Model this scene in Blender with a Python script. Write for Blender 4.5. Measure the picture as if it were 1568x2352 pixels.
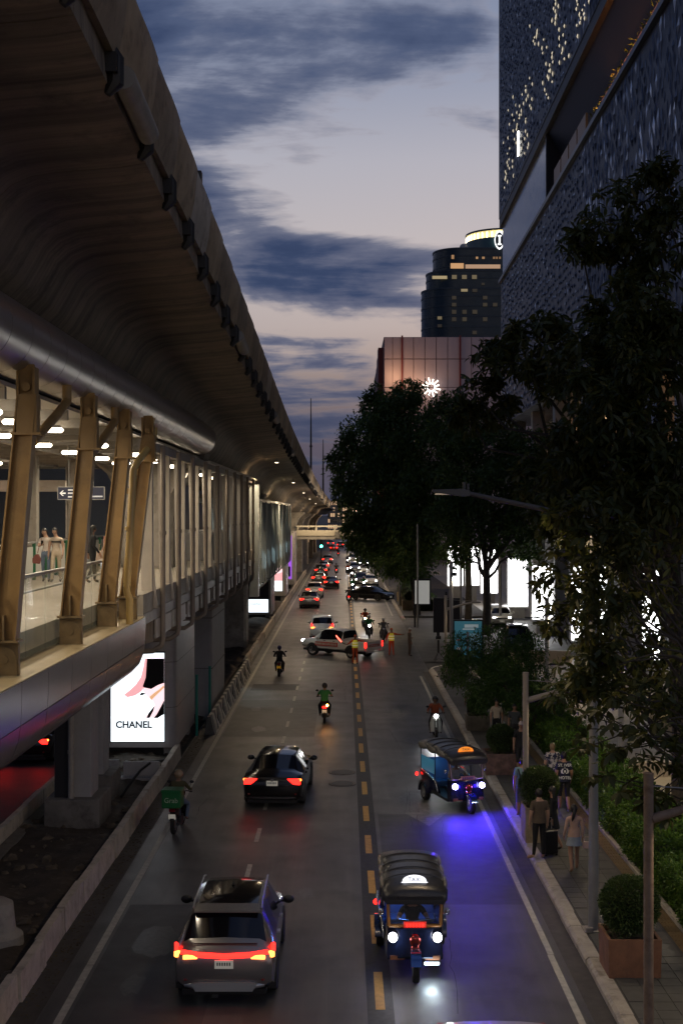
import bpy, math, random
import numpy as np
from mathutils import Vector, Matrix
for o in list(bpy.data.objects): bpy.data.objects.remove(o)
S = bpy.context.scene
COL = S.collection
R = math.radians
rnd = random.Random(7)

# ------------------------------------------------------------------ camera
cam_d = bpy.data.cameras.new('camera'); cam = bpy.data.objects.new('camera', cam_d); COL.objects.link(cam)
cam.location = (0, 0, 9.0); cam.rotation_euler = (R(90), 0, 0)
cam_d.sensor_fit = 'AUTO'; cam_d.sensor_width = 36; cam_d.lens = 45.92
cam_d.shift_x = -6/2352; cam_d.shift_y = 2/2352
cam_d.clip_start = 0.1; cam_d.clip_end = 5000
S.camera = cam
S.view_settings.view_transform = 'Standard'; S.view_settings.look = 'None'
S.view_settings.exposure = 0.36; S.view_settings.gamma = 1.0
S.render.engine = 'CYCLES'
S.cycles.use_denoising = True
S.cycles.sample_clamp_indirect = 3.0
S.cycles.max_bounces = 6; S.cycles.transparent_max_bounces = 12
S.cycles.caustics_reflective = False; S.cycles.caustics_refractive = False

# ------------------------------------------------------------------ world: dusk sky with broken cloud
W = bpy.data.worlds.new('World'); S.world = W; W.use_nodes = True
SKY_SEED = 3.3
def build_world():
    nt = W.node_tree; N = nt.nodes; L = nt.links; N.clear()
    def nd(t, **k):
        n = N.new(t)
        for a, b in k.items(): setattr(n, a, b)
        return n
    def math_(op, a, b=None, clamp=False):
        n = nd('ShaderNodeMath', operation=op, use_clamp=clamp)
        for i, v in enumerate((a, b)):
            if v is None: continue
            if isinstance(v, (int, float)): n.inputs[i].default_value = v
            else: L.new(v, n.inputs[i])
        return n.outputs[0]
    def ramp(fac, stops, interp='LINEAR'):
        n = nd('ShaderNodeValToRGB'); n.color_ramp.interpolation = interp
        e = n.color_ramp.elements
        while len(e) < len(stops): e.new(0.5)
        for el, (p, c) in zip(e, stops): el.position = p; el.color = (*c, 1) if len(c) == 3 else c
        L.new(fac, n.inputs[0]); return n.outputs[0]
    out = nd('ShaderNodeOutputWorld'); bg = nd('ShaderNodeBackground')
    tc = nd('ShaderNodeTexCoord'); sep = nd('ShaderNodeSeparateXYZ'); L.new(tc.outputs['Generated'], sep.inputs[0])
    x, y, z = sep.outputs
    zc = math_('MAXIMUM', z, 0.0)
    sky = nd('ShaderNodeTexSky', sky_type='NISHITA', sun_disc=False)
    sky.sun_elevation = R(1.5); sky.sun_rotation = R(12); sky.air_density = 1.2; sky.dust_density = 2.0; sky.ozone_density = 2.0
    base = ramp(zc, [(0.0, (.09,.095,.13)), (.06, (.12,.115,.15)), (.10, (.26,.22,.22)), (.14, (.41,.36,.36)), (.19, (.48,.44,.45)),
                     (.26, (.40,.40,.46)), (.33, (.24,.28,.39)), (.45, (.12,.16,.27)), (1.0, (.055,.075,.15))])
    mixs = nd('ShaderNodeMix', data_type='RGBA', blend_type='MIX'); mixs.inputs[0].default_value = 0.12
    skm = nd('ShaderNodeMix', data_type='RGBA', blend_type='MULTIPLY'); skm.inputs[0].default_value = 1.0
    L.new(sky.outputs[0], skm.inputs[6]); skm.inputs[7].default_value = (.09,.09,.09,1)
    L.new(base, mixs.inputs[6]); L.new(skm.outputs[2], mixs.inputs[7])
    # cloud layer: direction projected on a flat cloud deck
    zz = math_('ADD', zc, 0.17)
    u = math_('DIVIDE', x, zz); v = math_('DIVIDE', y, zz)
    def noise(us, vs, off, scale, detail, rough, dist):
        c = nd('ShaderNodeCombineXYZ'); L.new(math_('MULTIPLY', u, us), c.inputs[0]); L.new(math_('MULTIPLY', v, vs), c.inputs[1])
        c.inputs[2].default_value = off
        n = nd('ShaderNodeTexNoise'); n.inputs['Scale'].default_value = scale; n.inputs['Detail'].default_value = detail
        n.inputs['Roughness'].default_value = rough; n.inputs['Distortion'].default_value = dist
        L.new(c.outputs[0], n.inputs['Vector']); return n.outputs[0]
    n1 = noise(1.0, 1.0, SKY_SEED, 1.6, 10, .54, .25)
    n2 = noise(.5, 1.7, SKY_SEED+4.8, 2.6, 9, .62, .5)
    n = math_('ADD', math_('MULTIPLY', n1, .74), math_('MULTIPLY', n2, .26))
    # broken cover: thick low down, a clearer belt above it, thicker again overhead and to the left
    low = ramp(zc, [(0.0, (.06,)*3), (.10, (.09,)*3), (.185, (.105,)*3), (.215, (0,)*3), (1, (.05,)*3)])
    azk = ramp(zc, [(0,(.15,)*3),(.18,(.25,)*3),(.23,(.85,)*3),(.4,(.9,)*3),(1,(.3,)*3)])
    azc = math_('MINIMUM', math_('MAXIMUM', math_('MULTIPLY', math_('MULTIPLY', math_('ADD', x, 0.035), -1.0), azk), -.075), .085)
    hi = ramp(zc, [(0.0, (0,)*3), (.25, (0,)*3), (.33, (.055,)*3), (1, (.05,)*3)])
    cov = math_('ADD', math_('ADD', n, low), math_('ADD', azc, hi))
    cov = math_('ADD', cov, -.055)
    fac = ramp(cov, [(.47, (0,0,0)), (.50, (.35,)*3), (.545, (.85,)*3), (.62, (1,1,1))], 'EASE')
    ccol = ramp(cov, [(.47, (.34,.29,.30)), (.51, (.12,.135,.20)), (.56, (.045,.066,.135)), (.64, (.030,.046,.10))])
    mixc = nd('ShaderNodeMix', data_type='RGBA'); L.new(fac, mixc.inputs[0]); L.new(mixs.outputs[2], mixc.inputs[6]); L.new(ccol, mixc.inputs[7])
    # murk near the skyline
    mixh = nd('ShaderNodeMix', data_type='RGBA'); L.new(ramp(zc, [(0,(.85,)*3),(.05,(.7,)*3),(.12,(0,0,0))]), mixh.inputs[0])
    L.new(mixc.outputs[2], mixh.inputs[6]); mixh.inputs[7].default_value = (.055,.058,.092,1)
    L.new(mixh.outputs[2], bg.inputs[0]); bg.inputs[1].default_value = 0.92
    L.new(bg.outputs[0], out.inputs[0])
build_world()

# the sun is down: what is left of it comes from low ahead, very soft
sun_d = bpy.data.lights.new('sun', 'SUN'); sun = bpy.data.objects.new('sun', sun_d); COL.objects.link(sun)
sun_d.energy = 0.04; sun_d.angle = R(25); sun_d.color = (1, .8, .68)
sun.rotation_euler = (R(-86), 0, R(-12))

# ------------------------------------------------------------------ helpers
class MB:
    def __init__(s): s.v = []; s.f = []; s.m = []
    def add(s, vs, fs, mi=0):
        o = len(s.v); s.v += [tuple(map(float, p)) for p in vs]
        for f in fs: s.f.append(tuple(i+o for i in f)); s.m.append(mi)
        return s
    def box(s, c, d, mi=0, rx=0, ry=0, rz=0):
        hx, hy, hz = d[0]/2, d[1]/2, d[2]/2
        P = [Vector((a*hx, b*hy, e*hz)) for e in (-1,1) for b in (-1,1) for a in (-1,1)]
        if rx or ry or rz:
            m = Matrix.Rotation(rz,3,'Z') @ Matrix.Rotation(ry,3,'Y') @ Matrix.Rotation(rx,3,'X'); P = [m @ p for p in P]
        P = [p + Vector(c) for p in P]
        return s.add(P, [(0,2,3,1),(4,5,7,6),(0,1,5,4),(2,6,7,3),(0,4,6,2),(1,3,7,5)], mi)
    def bx(s, x0, x1, y0, y1, z0, z1, mi=0):
        return s.box(((x0+x1)/2,(y0+y1)/2,(z0+z1)/2), (abs(x1-x0),abs(y1-y0),abs(z1-z0)), mi)
    def loft(s, rings, caps=True, closed=True, mi=0):
        n = len(rings[0]); vs = [p for r in rings for p in r]; fs = []
        for i in range(len(rings)-1):
            for j in range(n if closed else n-1):
                k = (j+1) % n
                fs.append((i*n+j, i*n+k, (i+1)*n+k, (i+1)*n+j))
        if caps and closed:
            fs.append(tuple(range(n-1,-1,-1))); fs.append(tuple((len(rings)-1)*n+j for j in range(n)))
        return s.add(vs, fs, mi)
    def tube(s, pts, rad, n=8, mi=0, caps=True):
        pts = [Vector(p) for p in pts]
        if isinstance(rad, (int, float)): rad = [rad]*len(pts)
        rings = []; up = None
        for i, p in enumerate(pts):
            t = (pts[min(i+1,len(pts)-1)] - pts[max(i-1,0)]).normalized()
            if up is None: up = Vector((0,0,1)) if abs(t.z) < .9 else Vector((1,0,0))
            a = t.cross(up).normalized(); b = t.cross(a).normalized()*-1
            up = b
            rings.append([p + (a*math.cos(2*math.pi*k/n) + b*math.sin(2*math.pi*k/n))*rad[i] for k in range(n)])
        return s.loft(rings, caps, True, mi)
    def cyl(s, p0, p1, r0, r1=None, n=12, mi=0): return s.tube([p0, p1], [r0, r0 if r1 is None else r1], n, mi)
    def ell(s, c, r, nu=12, nv=8, mi=0):
        if isinstance(r, (int, float)): r = (r,r,r)
        vs = [(c[0], c[1], c[2]-r[2])]
        for i in range(1, nv):
            t = -math.pi/2 + math.pi*i/nv
            for j in range(nu):
                a = 2*math.pi*j/nu
                vs.append((c[0]+r[0]*math.cos(t)*math.cos(a), c[1]+r[1]*math.cos(t)*math.sin(a), c[2]+r[2]*math.sin(t)))
        vs.append((c[0], c[1], c[2]+r[2])); fs = []; last = len(vs)-1
        for j in range(nu):
            k = (j+1) % nu
            fs.append((0, 1+k, 1+j)); fs.append((last, last-nu+j, last-nu+k))
            for i in range(nv-2): fs.append((1+i*nu+j, 1+i*nu+k, 1+(i+1)*nu+k, 1+(i+1)*nu+j))
        return s.add(vs, fs, mi)
    def prism(s, poly, lo, hi, ax='y', mi=0):
        # poly: (a,b) points; ax 'y': (x,z) extruded along y; 'x': (y,z) along x; 'z': (x,y) along z
        def P(a, b, t): return (a,t,b) if ax == 'y' else (t,a,b) if ax == 'x' else (a,b,t)
        n = len(poly)
        vs = [P(a,b,lo) for a,b in poly] + [P(a,b,hi) for a,b in poly]
        fs = [(j,(j+1)%n,n+(j+1)%n,n+j) for j in range(n)] + [tuple(range(n-1,-1,-1)), tuple(range(n,2*n))]
        return s.add(vs, fs, mi)
    def mesh(s, name, mats, smooth=None):
        me = bpy.data.meshes.new(name); me.from_pydata(s.v, [], s.f)
        for m in (mats if isinstance(mats, (list, tuple)) else [mats]): me.materials.append(m)
        if any(s.m): me.polygons.foreach_set('material_index', s.m)
        import bmesh
        bm = bmesh.new(); bm.from_mesh(me); bmesh.ops.recalc_face_normals(bm, faces=bm.faces); bm.to_mesh(me); bm.free()
        if smooth is not None:
            me.polygons.foreach_set('use_smooth', [True]*len(me.polygons))
            if smooth < 170: me.set_sharp_from_angle(angle=R(smooth))
        me.update(); return me
    def build(s, name, mats, parent=None, loc=None, rz=0, smooth=None, bevel=0, kind=None):
        return put(name, s.mesh(name, mats, smooth), parent, loc, rz, bevel, kind)
def put(name, me, parent=None, loc=None, rz=0, bevel=0, kind=None, rot=None, sc=None):
    o = bpy.data.objects.new(name, me); COL.objects.link(o)
    if parent: o.parent = parent
    if loc is not None: o.location = loc
    if rot is not None: o.rotation_euler = rot
    elif rz: o.rotation_euler = (0,0,rz)
    if sc is not None: o.scale = sc
    if bevel:
        b = o.modifiers.new('bevel','BEVEL'); b.width = bevel; b.segments = 2; b.limit_method = 'ANGLE'; b.angle_limit = R(40)
    if kind: o['kind'] = kind
    return o
def tag(o, label, cat, group=None):
    o['label'] = label; o['category'] = cat
    if group: o['group'] = group
    return o
def thing(name, label, cat, loc=(0,0,0), rz=0, group=None):
    o = bpy.data.objects.new(name, None); COL.objects.link(o); o.location = loc; o.rotation_euler = (0,0,rz)
    o.empty_display_size = .2
    return tag(o, label, cat, group)
def copy_tree(o, parent=None):
    c = o.copy(); COL.objects.link(c); c.parent = parent
    for ch in list(o.children): copy_tree(ch, c)
    return c
def light(name, kind, parent, loc, power, color=(1,1,1), size=.2, rot=(0,0,0), spot=None, blend=.6, size_y=None):
    d = bpy.data.lights.new(name, kind); d.energy = power; d.color = color
    if kind == 'AREA':
        d.size = size
        if size_y: d.shape = 'RECTANGLE'; d.size_y = size_y
    else: d.shadow_soft_size = size
    if kind == 'SPOT': d.spot_size = R(spot or 90); d.spot_blend = blend
    o = bpy.data.objects.new(name, d); COL.objects.link(o); o.location = loc; o.rotation_euler = rot
    if parent: o.parent = parent
    return o
def text(name, body, size, mat, parent, loc, rot=(R(90),0,0), ext=.004, align='CENTER', sx=1.0, spacing=1.0, bold=0):
    c = bpy.data.curves.new('t', 'FONT'); c.body = body; c.size = size; c.extrude = ext; c.align_x = align; c.align_y = 'CENTER'; c.space_character = spacing; c.offset = bold
    c.resolution_u = 3
    t = bpy.data.objects.new('t', c); COL.objects.link(t); bpy.context.view_layer.update()
    me = bpy.data.meshes.new_from_object(t.evaluated_get(bpy.context.evaluated_depsgraph_get()))
    bpy.data.objects.remove(t); bpy.data.curves.remove(c)
    me.materials.clear(); me.materials.append(mat)
    return put(name, me, parent, loc, rot=rot, sc=(sx,1,1))
def gx(x, y, z=0.0): return (x-790)*(9-z)/(y-1178)      # picture column/row of a ground point -> metres
def gy(y, z=0.0): return (9-z)*3000/(y-1178)

# ------------------------------------------------------------------ materials
MATS = {}
def M(name, col, rough=.6, metal=0, var=0, scale=3, bump=0, bscale=40, emit=None, es=0, coat=0, alpha=1, streak=None, spec=None, dirt=None, trans=0):
    if name in MATS: return MATS[name]
    m = bpy.data.materials.new(name); m.use_nodes = True; MATS[name] = m
    nt = m.node_tree; N = nt.nodes; L = nt.links; p = N['Principled BSDF']
    p.inputs['Base Color'].default_value = (*col, 1); p.inputs['Roughness'].default_value = rough; p.inputs['Metallic'].default_value = metal
    if spec is not None: p.inputs['Specular IOR Level'].default_value = spec
    if coat: p.inputs['Coat Weight'].default_value = coat; p.inputs['Coat Roughness'].default_value = .08
    if alpha < 1: p.inputs['Alpha'].default_value = alpha
    if trans: p.inputs['Transmission Weight'].default_value = trans
    if emit: p.inputs['Emission Color'].default_value = (*emit, 1); p.inputs['Emission Strength'].default_value = es
    if var or bump or streak or dirt:
        g = N.new('ShaderNodeNewGeometry')
        def noise(sc, det, vec=None, r=.6):
            n = N.new('ShaderNodeTexNoise'); n.inputs['Scale'].default_value = sc; n.inputs['Detail'].default_value = det; n.inputs['Roughness'].default_value = r
            L.new(vec or g.outputs['Position'], n.inputs['Vector']); return n.outputs[0]
        cur = None
        if var:
            r = N.new('ShaderNodeMapRange'); L.new(noise(scale, 8), r.inputs[0]); r.inputs[1].default_value = .3; r.inputs[2].default_value = .7
            r.inputs[3].default_value = 1-var; r.inputs[4].default_value = 1+var
            mx = N.new('ShaderNodeMix'); mx.data_type = 'RGBA'; mx.blend_type = 'MULTIPLY'; mx.inputs[0].default_value = 1
            mx.inputs[6].default_value = (*col,1); L.new(r.outputs[0], mx.inputs[7]); cur = mx.outputs[2]
            rr = N.new('ShaderNodeMapRange'); L.new(noise(scale*2.3, 4), rr.inputs[0]); rr.inputs[3].default_value = max(0,rough-.15); rr.inputs[4].default_value = min(1,rough+.15)
            L.new(rr.outputs[0], p.inputs['Roughness'])
        def overlay(fac_socket, lo, hi, c2):
            nonlocal cur
            r = N.new('ShaderNodeMapRange'); L.new(fac_socket, r.inputs[0]); r.inputs[1].default_value = lo; r.inputs[2].default_value = hi
            mx = N.new('ShaderNodeMix'); mx.data_type = 'RGBA'; L.new(r.outputs[0], mx.inputs[0])
            if cur is not None: L.new(cur, mx.inputs[6])
            else: mx.inputs[6].default_value = (*col,1)
            mx.inputs[7].default_value = (*c2,1); cur = mx.outputs[2]
        if streak:      # (scale vector, second colour, lo, hi): stains drawn out along one direction
            mp = N.new('ShaderNodeVectorMath'); mp.operation = 'MULTIPLY'; L.new(g.outputs['Position'], mp.inputs[0]); mp.inputs[1].default_value = streak[0]
            overlay(noise(1.0, 9, mp.outputs[0], .68), streak[2], streak[3], streak[1])
        if dirt: overlay(noise(dirt[0], 8, None, .7), dirt[2], dirt[3], dirt[1])
        if cur is not None: L.new(cur, p.inputs['Base Color'])
        if bump:
            b = N.new('ShaderNodeBump'); b.inputs['Strength'].default_value = bump; b.inputs['Distance'].default_value = .02
            L.new(noise(bscale, 8), b.inputs['Height']); L.new(b.outputs[0], p.inputs['Normal'])
    return m
def E(name, col, s, base=None): return M(name, base or tuple(min(1,c) for c in col), .4, emit=col, es=s)
asphalt = M('asphalt', (.070,.068,.066), .44, var=.28, scale=.35, bump=.3, bscale=60, streak=((1.7,.045,1), (.105,.10,.093), .47, .66), dirt=(.8, (.042,.040,.038), .52, .72))
patch = M('asphalt_patch', (.040,.041,.042), .6, var=.2, scale=2, bump=.25, bscale=60)
conc = M('concrete', (.30,.27,.235), .8, var=.25, scale=1.3, bump=.2, bscale=25, dirt=(2.2, (.13,.11,.09), .5, .75))
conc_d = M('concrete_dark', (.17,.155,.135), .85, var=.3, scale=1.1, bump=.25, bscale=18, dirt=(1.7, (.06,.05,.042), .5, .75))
conc_white = M('painted_concrete', (.36,.35,.34), .75, var=.12, scale=1.5, dirt=(1.5, (.22,.2,.17), .55, .8))
kerbm = M('kerb_stone', (.38,.345,.295), .8, var=.22, scale=2.5, bump=.2, bscale=30, dirt=(3, (.17,.15,.12), .52, .75))
tile = M('pavement_tile', (.075,.074,.070), .7, var=.25, scale=1.7, bump=.1, bscale=50)
tact = M('tactile_tile', (.14,.092,.034), .7, var=.2, scale=4)
pave = M('pavement_base', (.065,.063,.06), .75, var=.25, scale=.8, bump=.15)
soil = M('soil', (.055,.040,.027), .95, var=.5, scale=1.6, bump=.9, bscale=9, dirt=(2.6, (.13,.105,.075), .55, .72))
whitep = M('white_road_paint', (.42,.41,.36), .6, var=.22, scale=6, dirt=(8, (.16,.15,.14), .55, .8))
yellowp = M('yellow_road_paint', (.48,.27,.06), .6, var=.22, scale=6, dirt=(8, (.16,.11,.06), .55, .8))
arrowp = M('worn_arrow_paint', (.20,.195,.175), .6, var=.3, scale=5, dirt=(6, (.08,.078,.075), .5, .75))
barrierc = M('barrier_concrete', (.50,.43,.34), .8, var=.2, scale=1.6, bump=.2, bscale=25, dirt=(2.4, (.24,.20,.15), .5, .75))
tarp = M('black_seal', (.024,.024,.025), .6, var=.2, scale=4)
steel = M('painted_steel', (.34,.31,.27), .5, var=.12, scale=3, dirt=(2.5,(.18,.14,.10),.56,.8))
cream = M('cream_painted_steel', (.31,.19,.068), .5, var=.14, scale=2, dirt=(1.8,(.19,.11,.04),.5,.8))
alu = M('aluminium_cladding', (.44,.41,.38), .34, .8)
panelm = M('fascia_panel', (.20,.178,.16), .25, .55)
dark = M('dark_metal', (.03,.03,.032), .5, .3)
black = M('black', (.008,.008,.009), .5)
rubber = M('rubber', (.014,.014,.014), .85)
chrome = M('chrome', (.6,.6,.6), .18, 1)
galv = M('galvanised_steel', (.30,.295,.285), .5, .5, var=.1, scale=6)
rusty = M('weathered_pole_paint', (.23,.165,.12), .65, .1, var=.2, scale=4, dirt=(5,(.10,.055,.03),.5,.8))
green_rail = M('green_rail', (.010,.10,.045), .5)
def glass_mat(name, col=(.8,.9,.85), alpha=.22, rough=.04):
    return M(name, col, rough, alpha=alpha, spec=.6)
glass = glass_mat('clear_glass', (.55,.62,.5), .20)
# ================================================================== ground, road, pavements
def sheet(name, x0, x1, y0, y1, z, mat, kind='structure', parent=None):
    m = MB(); m.add([(x0,y0,z),(x1,y0,z),(x1,y1,z),(x0,y1,z)], [(0,1,2,3)]); return m.build(name, mat, parent, kind=kind if not parent else None)
sheet('ground', -2500, 2500, -300, 4500, -.06, M('ground', (.06,.058,.052), .9, var=.2, scale=.05))
road = sheet('road', -6.0, 4.82, -25, 900, 0, asphalt)
oproad = sheet('opposite_road', -19, -9.35, -25, 700, 0, M('opposite_asphalt', (.06,.058,.056), .6, var=.2, scale=.4))
sheet('entrance_road', 4.8, 40, 79, 112, .004, M('entrance_asphalt', (.10,.095,.085), .6, var=.2, scale=.5, bump=.2))
plaza = sheet('plaza', 9.2, 60, -5, 79, .10, M('plaza_paving', (.34,.28,.20), .6, var=.12, scale=.6, bump=.05))
sheet('forecourt', 12.5, 60, 112, 400, .10, MATS['plaza_paving'])
pv = MB(); pv.bx(5.1, 7.18, -8, 74, -.04, .15); pv.build('pavement', pave, kind='structure')
pv2 = MB(); pv2.bx(5.1, 8.6, 112, 420, -.04, .15); pvf = pv2.build('pavement', pave, kind='structure')
pavement = bpy.data.objects['pavement']
# kerb stones, near row and far row
kr = thing('kerb', 'weathered grey kerb stones along the pavement with planters', 'kerb'); kr['kind'] = 'structure'; del kr['label'], kr['category']
kmesh = []
for k in range(3):
    m = MB(); m.prism([(4.80,-.04),(5.095,-.04),(5.095,.158),(4.86,.158),(4.80,.10)], .006, .99+.003*k, 'y'); kmesh.append(m.mesh('kerbstone', kerbm))
for i in range(74):
    o = put('kerbstone', kmesh[i % 3], kr, (rnd.uniform(-.012,.012), 10+i*.86 if i > 80 else i*1.0, rnd.uniform(-.008,.008)))
for i in range(100): put('kerbstone', kmesh[i % 3], kr, (rnd.uniform(-.01,.01), 112+i*1.0, rnd.uniform(-.006,.006)))
m = MB(); pts = []
for k in range(9):
    a = math.pi/2*k/8; pts.append((4.95+2.6*(1-math.cos(a)), 74+2.4*math.sin(a)))
m.tube([(x,y,.06) for x,y in pts], .12, 6); m.build('kerb_return', M('white_kerb_paint', (.5,.49,.45), .7, var=.3, scale=5), kr)
m = MB(); m.prism([(5.1,74),(7.18,74)]+[(x,y) for x,y in reversed(pts)], -.03, .15, 'z'); m.build('corner_paving', pave, pavement)
for i in range(7):      # red and white painted kerb at the far corner of the entrance
    m = MB(); m.bx(4.83, 5.1, 109.4+i*.45, 109.83+i*.45, 0, .16); m.build('painted_kerbstone', M('red_kerb', (.35,.08,.04), .7, var=.2) if i % 2 else MATS['white_kerb_paint'], kr)
# paving tiles close by
tm = []
for k in range(4):
    m = MB(); m.bx(-.193, .193, -.193, .193, 0, .012+.002*k); tm.append(m.mesh('tile', tile))
c = 0
for j in range(70):
    for i in range(4):
        put('tile', tm[rnd.randrange(4)], pavement, (5.33+i*.4, 18.2+j*.4, .15+rnd.uniform(-.001,.002))); c += 1
tmesh = MB(); tmesh.bx(-.145,.145,-.145,.145,0,.014)
for k in range(4): tmesh.bx(-.12+.07*k, -.09+.07*k, -.13, .13, .014, .022)
tmesh = tmesh.mesh('tactile_tile', tact)
for j in range(150): put('tactile_tile', tmesh, pavement, (6.95, 17.8+j*.3, .15))
# verge for the hedge
m = MB(); m.bx(7.18, 9.2, -8, 74, -.04, .12); m.build('verge', soil, kind='structure')
m = MB(); m.bx(7.12, 7.24, -8, 73.5, .0, .24); m.build('verge_edging', kerbm, kind='structure')
m = MB(); m.bx(8.6, 12.5, 112, 400, -.04, .12); m.build('verge', soil, kind='structure')

# markings
def dash(w, l): 
    m = MB(); m.add([(-w/2,0,0),(w/2,0,0),(w/2,l,0),(-w/2,l,0)], [(0,1,2,3)]); return m
yd = dash(.17, 1.95).mesh('yellow_dash', yellowp); wd = dash(.12, 1.55).mesh('white_dash', whitep)
sheet('black_seal_strip', .42, .90, -20, 300, .004, tarp, parent=road)
for i in range(64):
    put('yellow_dash', yd, road, (.66+rnd.uniform(-.01,.01), 16.4+i*3.62, .008))
for i in range(60): put('white_dash', wd, road, (-2.40, 20.4+i*3.83, .006))
def line(name, x, w, y0, y1, mat, step=7.3):
    y = y0
    while y < y1:
        put(name, dash(w, min(step, y1-y)-.03).mesh(name, mat), road, (x+rnd.uniform(-.012,.012), y, .006)); y += step
line('white_edge_line', -5.05, .15, -10, 260, whitep, 12); line('white_edge_line', 4.2, .13, -10, 72, whitep, 6.1); line('white_edge_line', 4.2, .13, 114, 260, whitep, 12)
# gutter strip either side
sheet('gutter', 4.42, 4.8, -20, 74, .003, M('gutter', (.060,.055,.048), .7, var=.3, scale=2.5), parent=road)
sheet('gutter', -5.95, -5.45, -20, 300, .003, MATS['gutter'], parent=road)
# arrows on the oncoming lane
def arrow(x, y, s):
    m = MB(); m.add([(-.09*s,1.6*s,0),(.09*s,1.6*s,0),(.09*s,.9*s,0),(.34*s,.9*s,0),(0,0,0),(-.34*s,.9*s,0),(-.09*s,.9*s,0)], [(0,6,5,4,3,2,1)])
    m.build('arrow_marking', arrowp, road, (x, y, .007))
arrow(gx(913,1652), gy(1652), 1.9); arrow(gx(985,1898), gy(1898), 1.9)
for (x,y) in ((785,1774),(786,1800)):   # manhole covers
    m = MB(); m.cyl((0,0,0),(0,0,.012),.46,n=28); m.cyl((0,0,.012),(0,0,.016),.36,n=24,mi=1)
    tag(m.build('manhole_cover', [conc_d, dark], None, (gx(x,y), gy(y), 0), smooth=30), 'round iron manhole cover in the asphalt, %s from the camera' % ('farther' if y == 1774 else 'nearer'), 'manhole cover')
m = MB(); m.add([(-4.75,66.2,.005),(-2.35,66.2,.005),(-2.35,68.6,.005),(-4.75,68.6,.005)], [(0,1,2,3)]); m.build('asphalt_patch', patch, road)
for (x0,x1,y0,y1) in ((-4.9,-1.2,52.5,62.8),(1.0,4.1,30,39),(-4.9,-2.5,16,30)):
    m = MB(); m.add([(x0,y0,.0035),(x1,y0,.0035),(x1,y1,.0035),(x0,y1,.0035)], [(0,1,2,3)]); m.build('asphalt_patch', M('asphalt_repair', (.061,.060,.059), .55, var=.2, scale=.7, bump=.25, bscale=60), road)

rk = random.Random(77)
for q in range(22):
    x = rk.uniform(-4.6,3.9); y = rk.uniform(20,110); m = MB(); pts = [(x,y)]; zq = .0063+.0001*q
    for s_ in range(10): x += rk.uniform(-.07,.07); y += rk.uniform(.2,.6); pts.append((x,y))
    for (p0,p1) in zip(pts,pts[1:]):
        w_ = rk.uniform(.004,.010); m.add([(p0[0]-w_,p0[1],zq),(p0[0]+w_,p0[1],zq),(p1[0]+w_,p1[1],zq),(p1[0]-w_,p1[1],zq)], [(0,1,2,3)])
    m.build('sealed_crack', tarp, road)
for q in range(14):
    x = rk.choice((-3.75,-.9,2.4))+rk.uniform(-.3,.3); y = rk.uniform(18,95); r_ = rk.uniform(.15,.5); m = MB(); n_ = 14
    m.add([(x+r_*rk.uniform(.6,1.1)*math.cos(6.283*k/n_), y+2.2*r_*rk.uniform(.6,1.1)*math.sin(6.283*k/n_), .0040+.00012*q) for k in range(n_)], [tuple(range(n_))]); m.build('oil_stain', M('oil_stain', (.038,.037,.036), .35, var=.3, scale=4), road)
# ================================================================== planted median under the viaduct
nx, ny = 28, 220
g = np.zeros((ny, nx, 3)); xs = np.linspace(-9.2, -6.1, nx); ys = np.linspace(-5, 130, ny)
rs = np.random.RandomState(3); ph = rs.rand(14, 4)
X, Y = np.meshgrid(xs, ys); Z = np.zeros_like(X)
for k in range(14): Z += .10*np.sin(X*(.6+2.4*ph[k,0])+Y*(.3+1.5*ph[k,1])+ph[k,2]*6.3)*ph[k,3]
edge = np.clip((X+9.2)/.5, 0, 1)*np.clip((-6.1-X)/.5, 0, 1)
Z = .10+np.abs(Z)*.9*edge+rs.rand(*Z.shape)*.05*edge
m = MB(); m.add(np.stack([X,Y,Z],-1).reshape(-1,3).tolist(), [(j*nx+i, j*nx+i+1, (j+1)*nx+i+1, (j+1)*nx+i) for j in range(ny-1) for i in range(nx-1)])
m.build('median_soil', soil, kind='structure', smooth=180)
def rock_mesh(seed, mat, name):
    r = random.Random(seed); m = MB(); m.ell((0,0,0), 1, 8, 6)
    m.v = [(x*(1+r.uniform(-.25,.25)), y*(1+r.uniform(-.25,.25)), z*(1+r.uniform(-.3,.2))) for x,y,z in m.v]; return m.mesh(name, mat, 40)
clods = [rock_mesh(k, soil, 'clod') for k in range(4)]
mm = MB(); rr = random.Random(5)
for i in range(420):
    cx, cy, s = rr.uniform(-8.9,-6.3), rr.uniform(14,66), rr.choice([.04,.06,.08,.12,.18])
    b = len(mm.v); mm.ell((cx,cy,.16),(s,s*rr.uniform(.7,1.3),s*.7),6,4)
    mm.v[b:] = [(x+rr.uniform(-.3,.3)*s, y+rr.uniform(-.3,.3)*s, z+rr.uniform(-.2,.2)*s) for x,y,z in mm.v[b:]]
mm.build('soil_clods', M('dry_soil', (.11,.085,.058), .95, var=.5, scale=3), kind='stuff')
mm = MB()
for i in range(900):
    cx, cy, a = rr.uniform(-5.93,-5.5), rr.uniform(16,60), rr.uniform(0,6.28); s = rr.uniform(.02,.06)
    mm.add([(cx+s*math.cos(a),cy+s*math.sin(a),.012),(cx+s*.4*math.cos(a+1.5),cy+s*.4*math.sin(a+1.5),.02),(cx-s*math.cos(a),cy-s*math.sin(a),.011),(cx-s*.4*math.cos(a+1.5),cy-s*.4*math.sin(a+1.5),.022)], [(0,1,2,3)])
mm.build('leaf_litter', M('dead_leaves', (.10,.075,.03), .8, var=.5, scale=9), kind='stuff')

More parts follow.
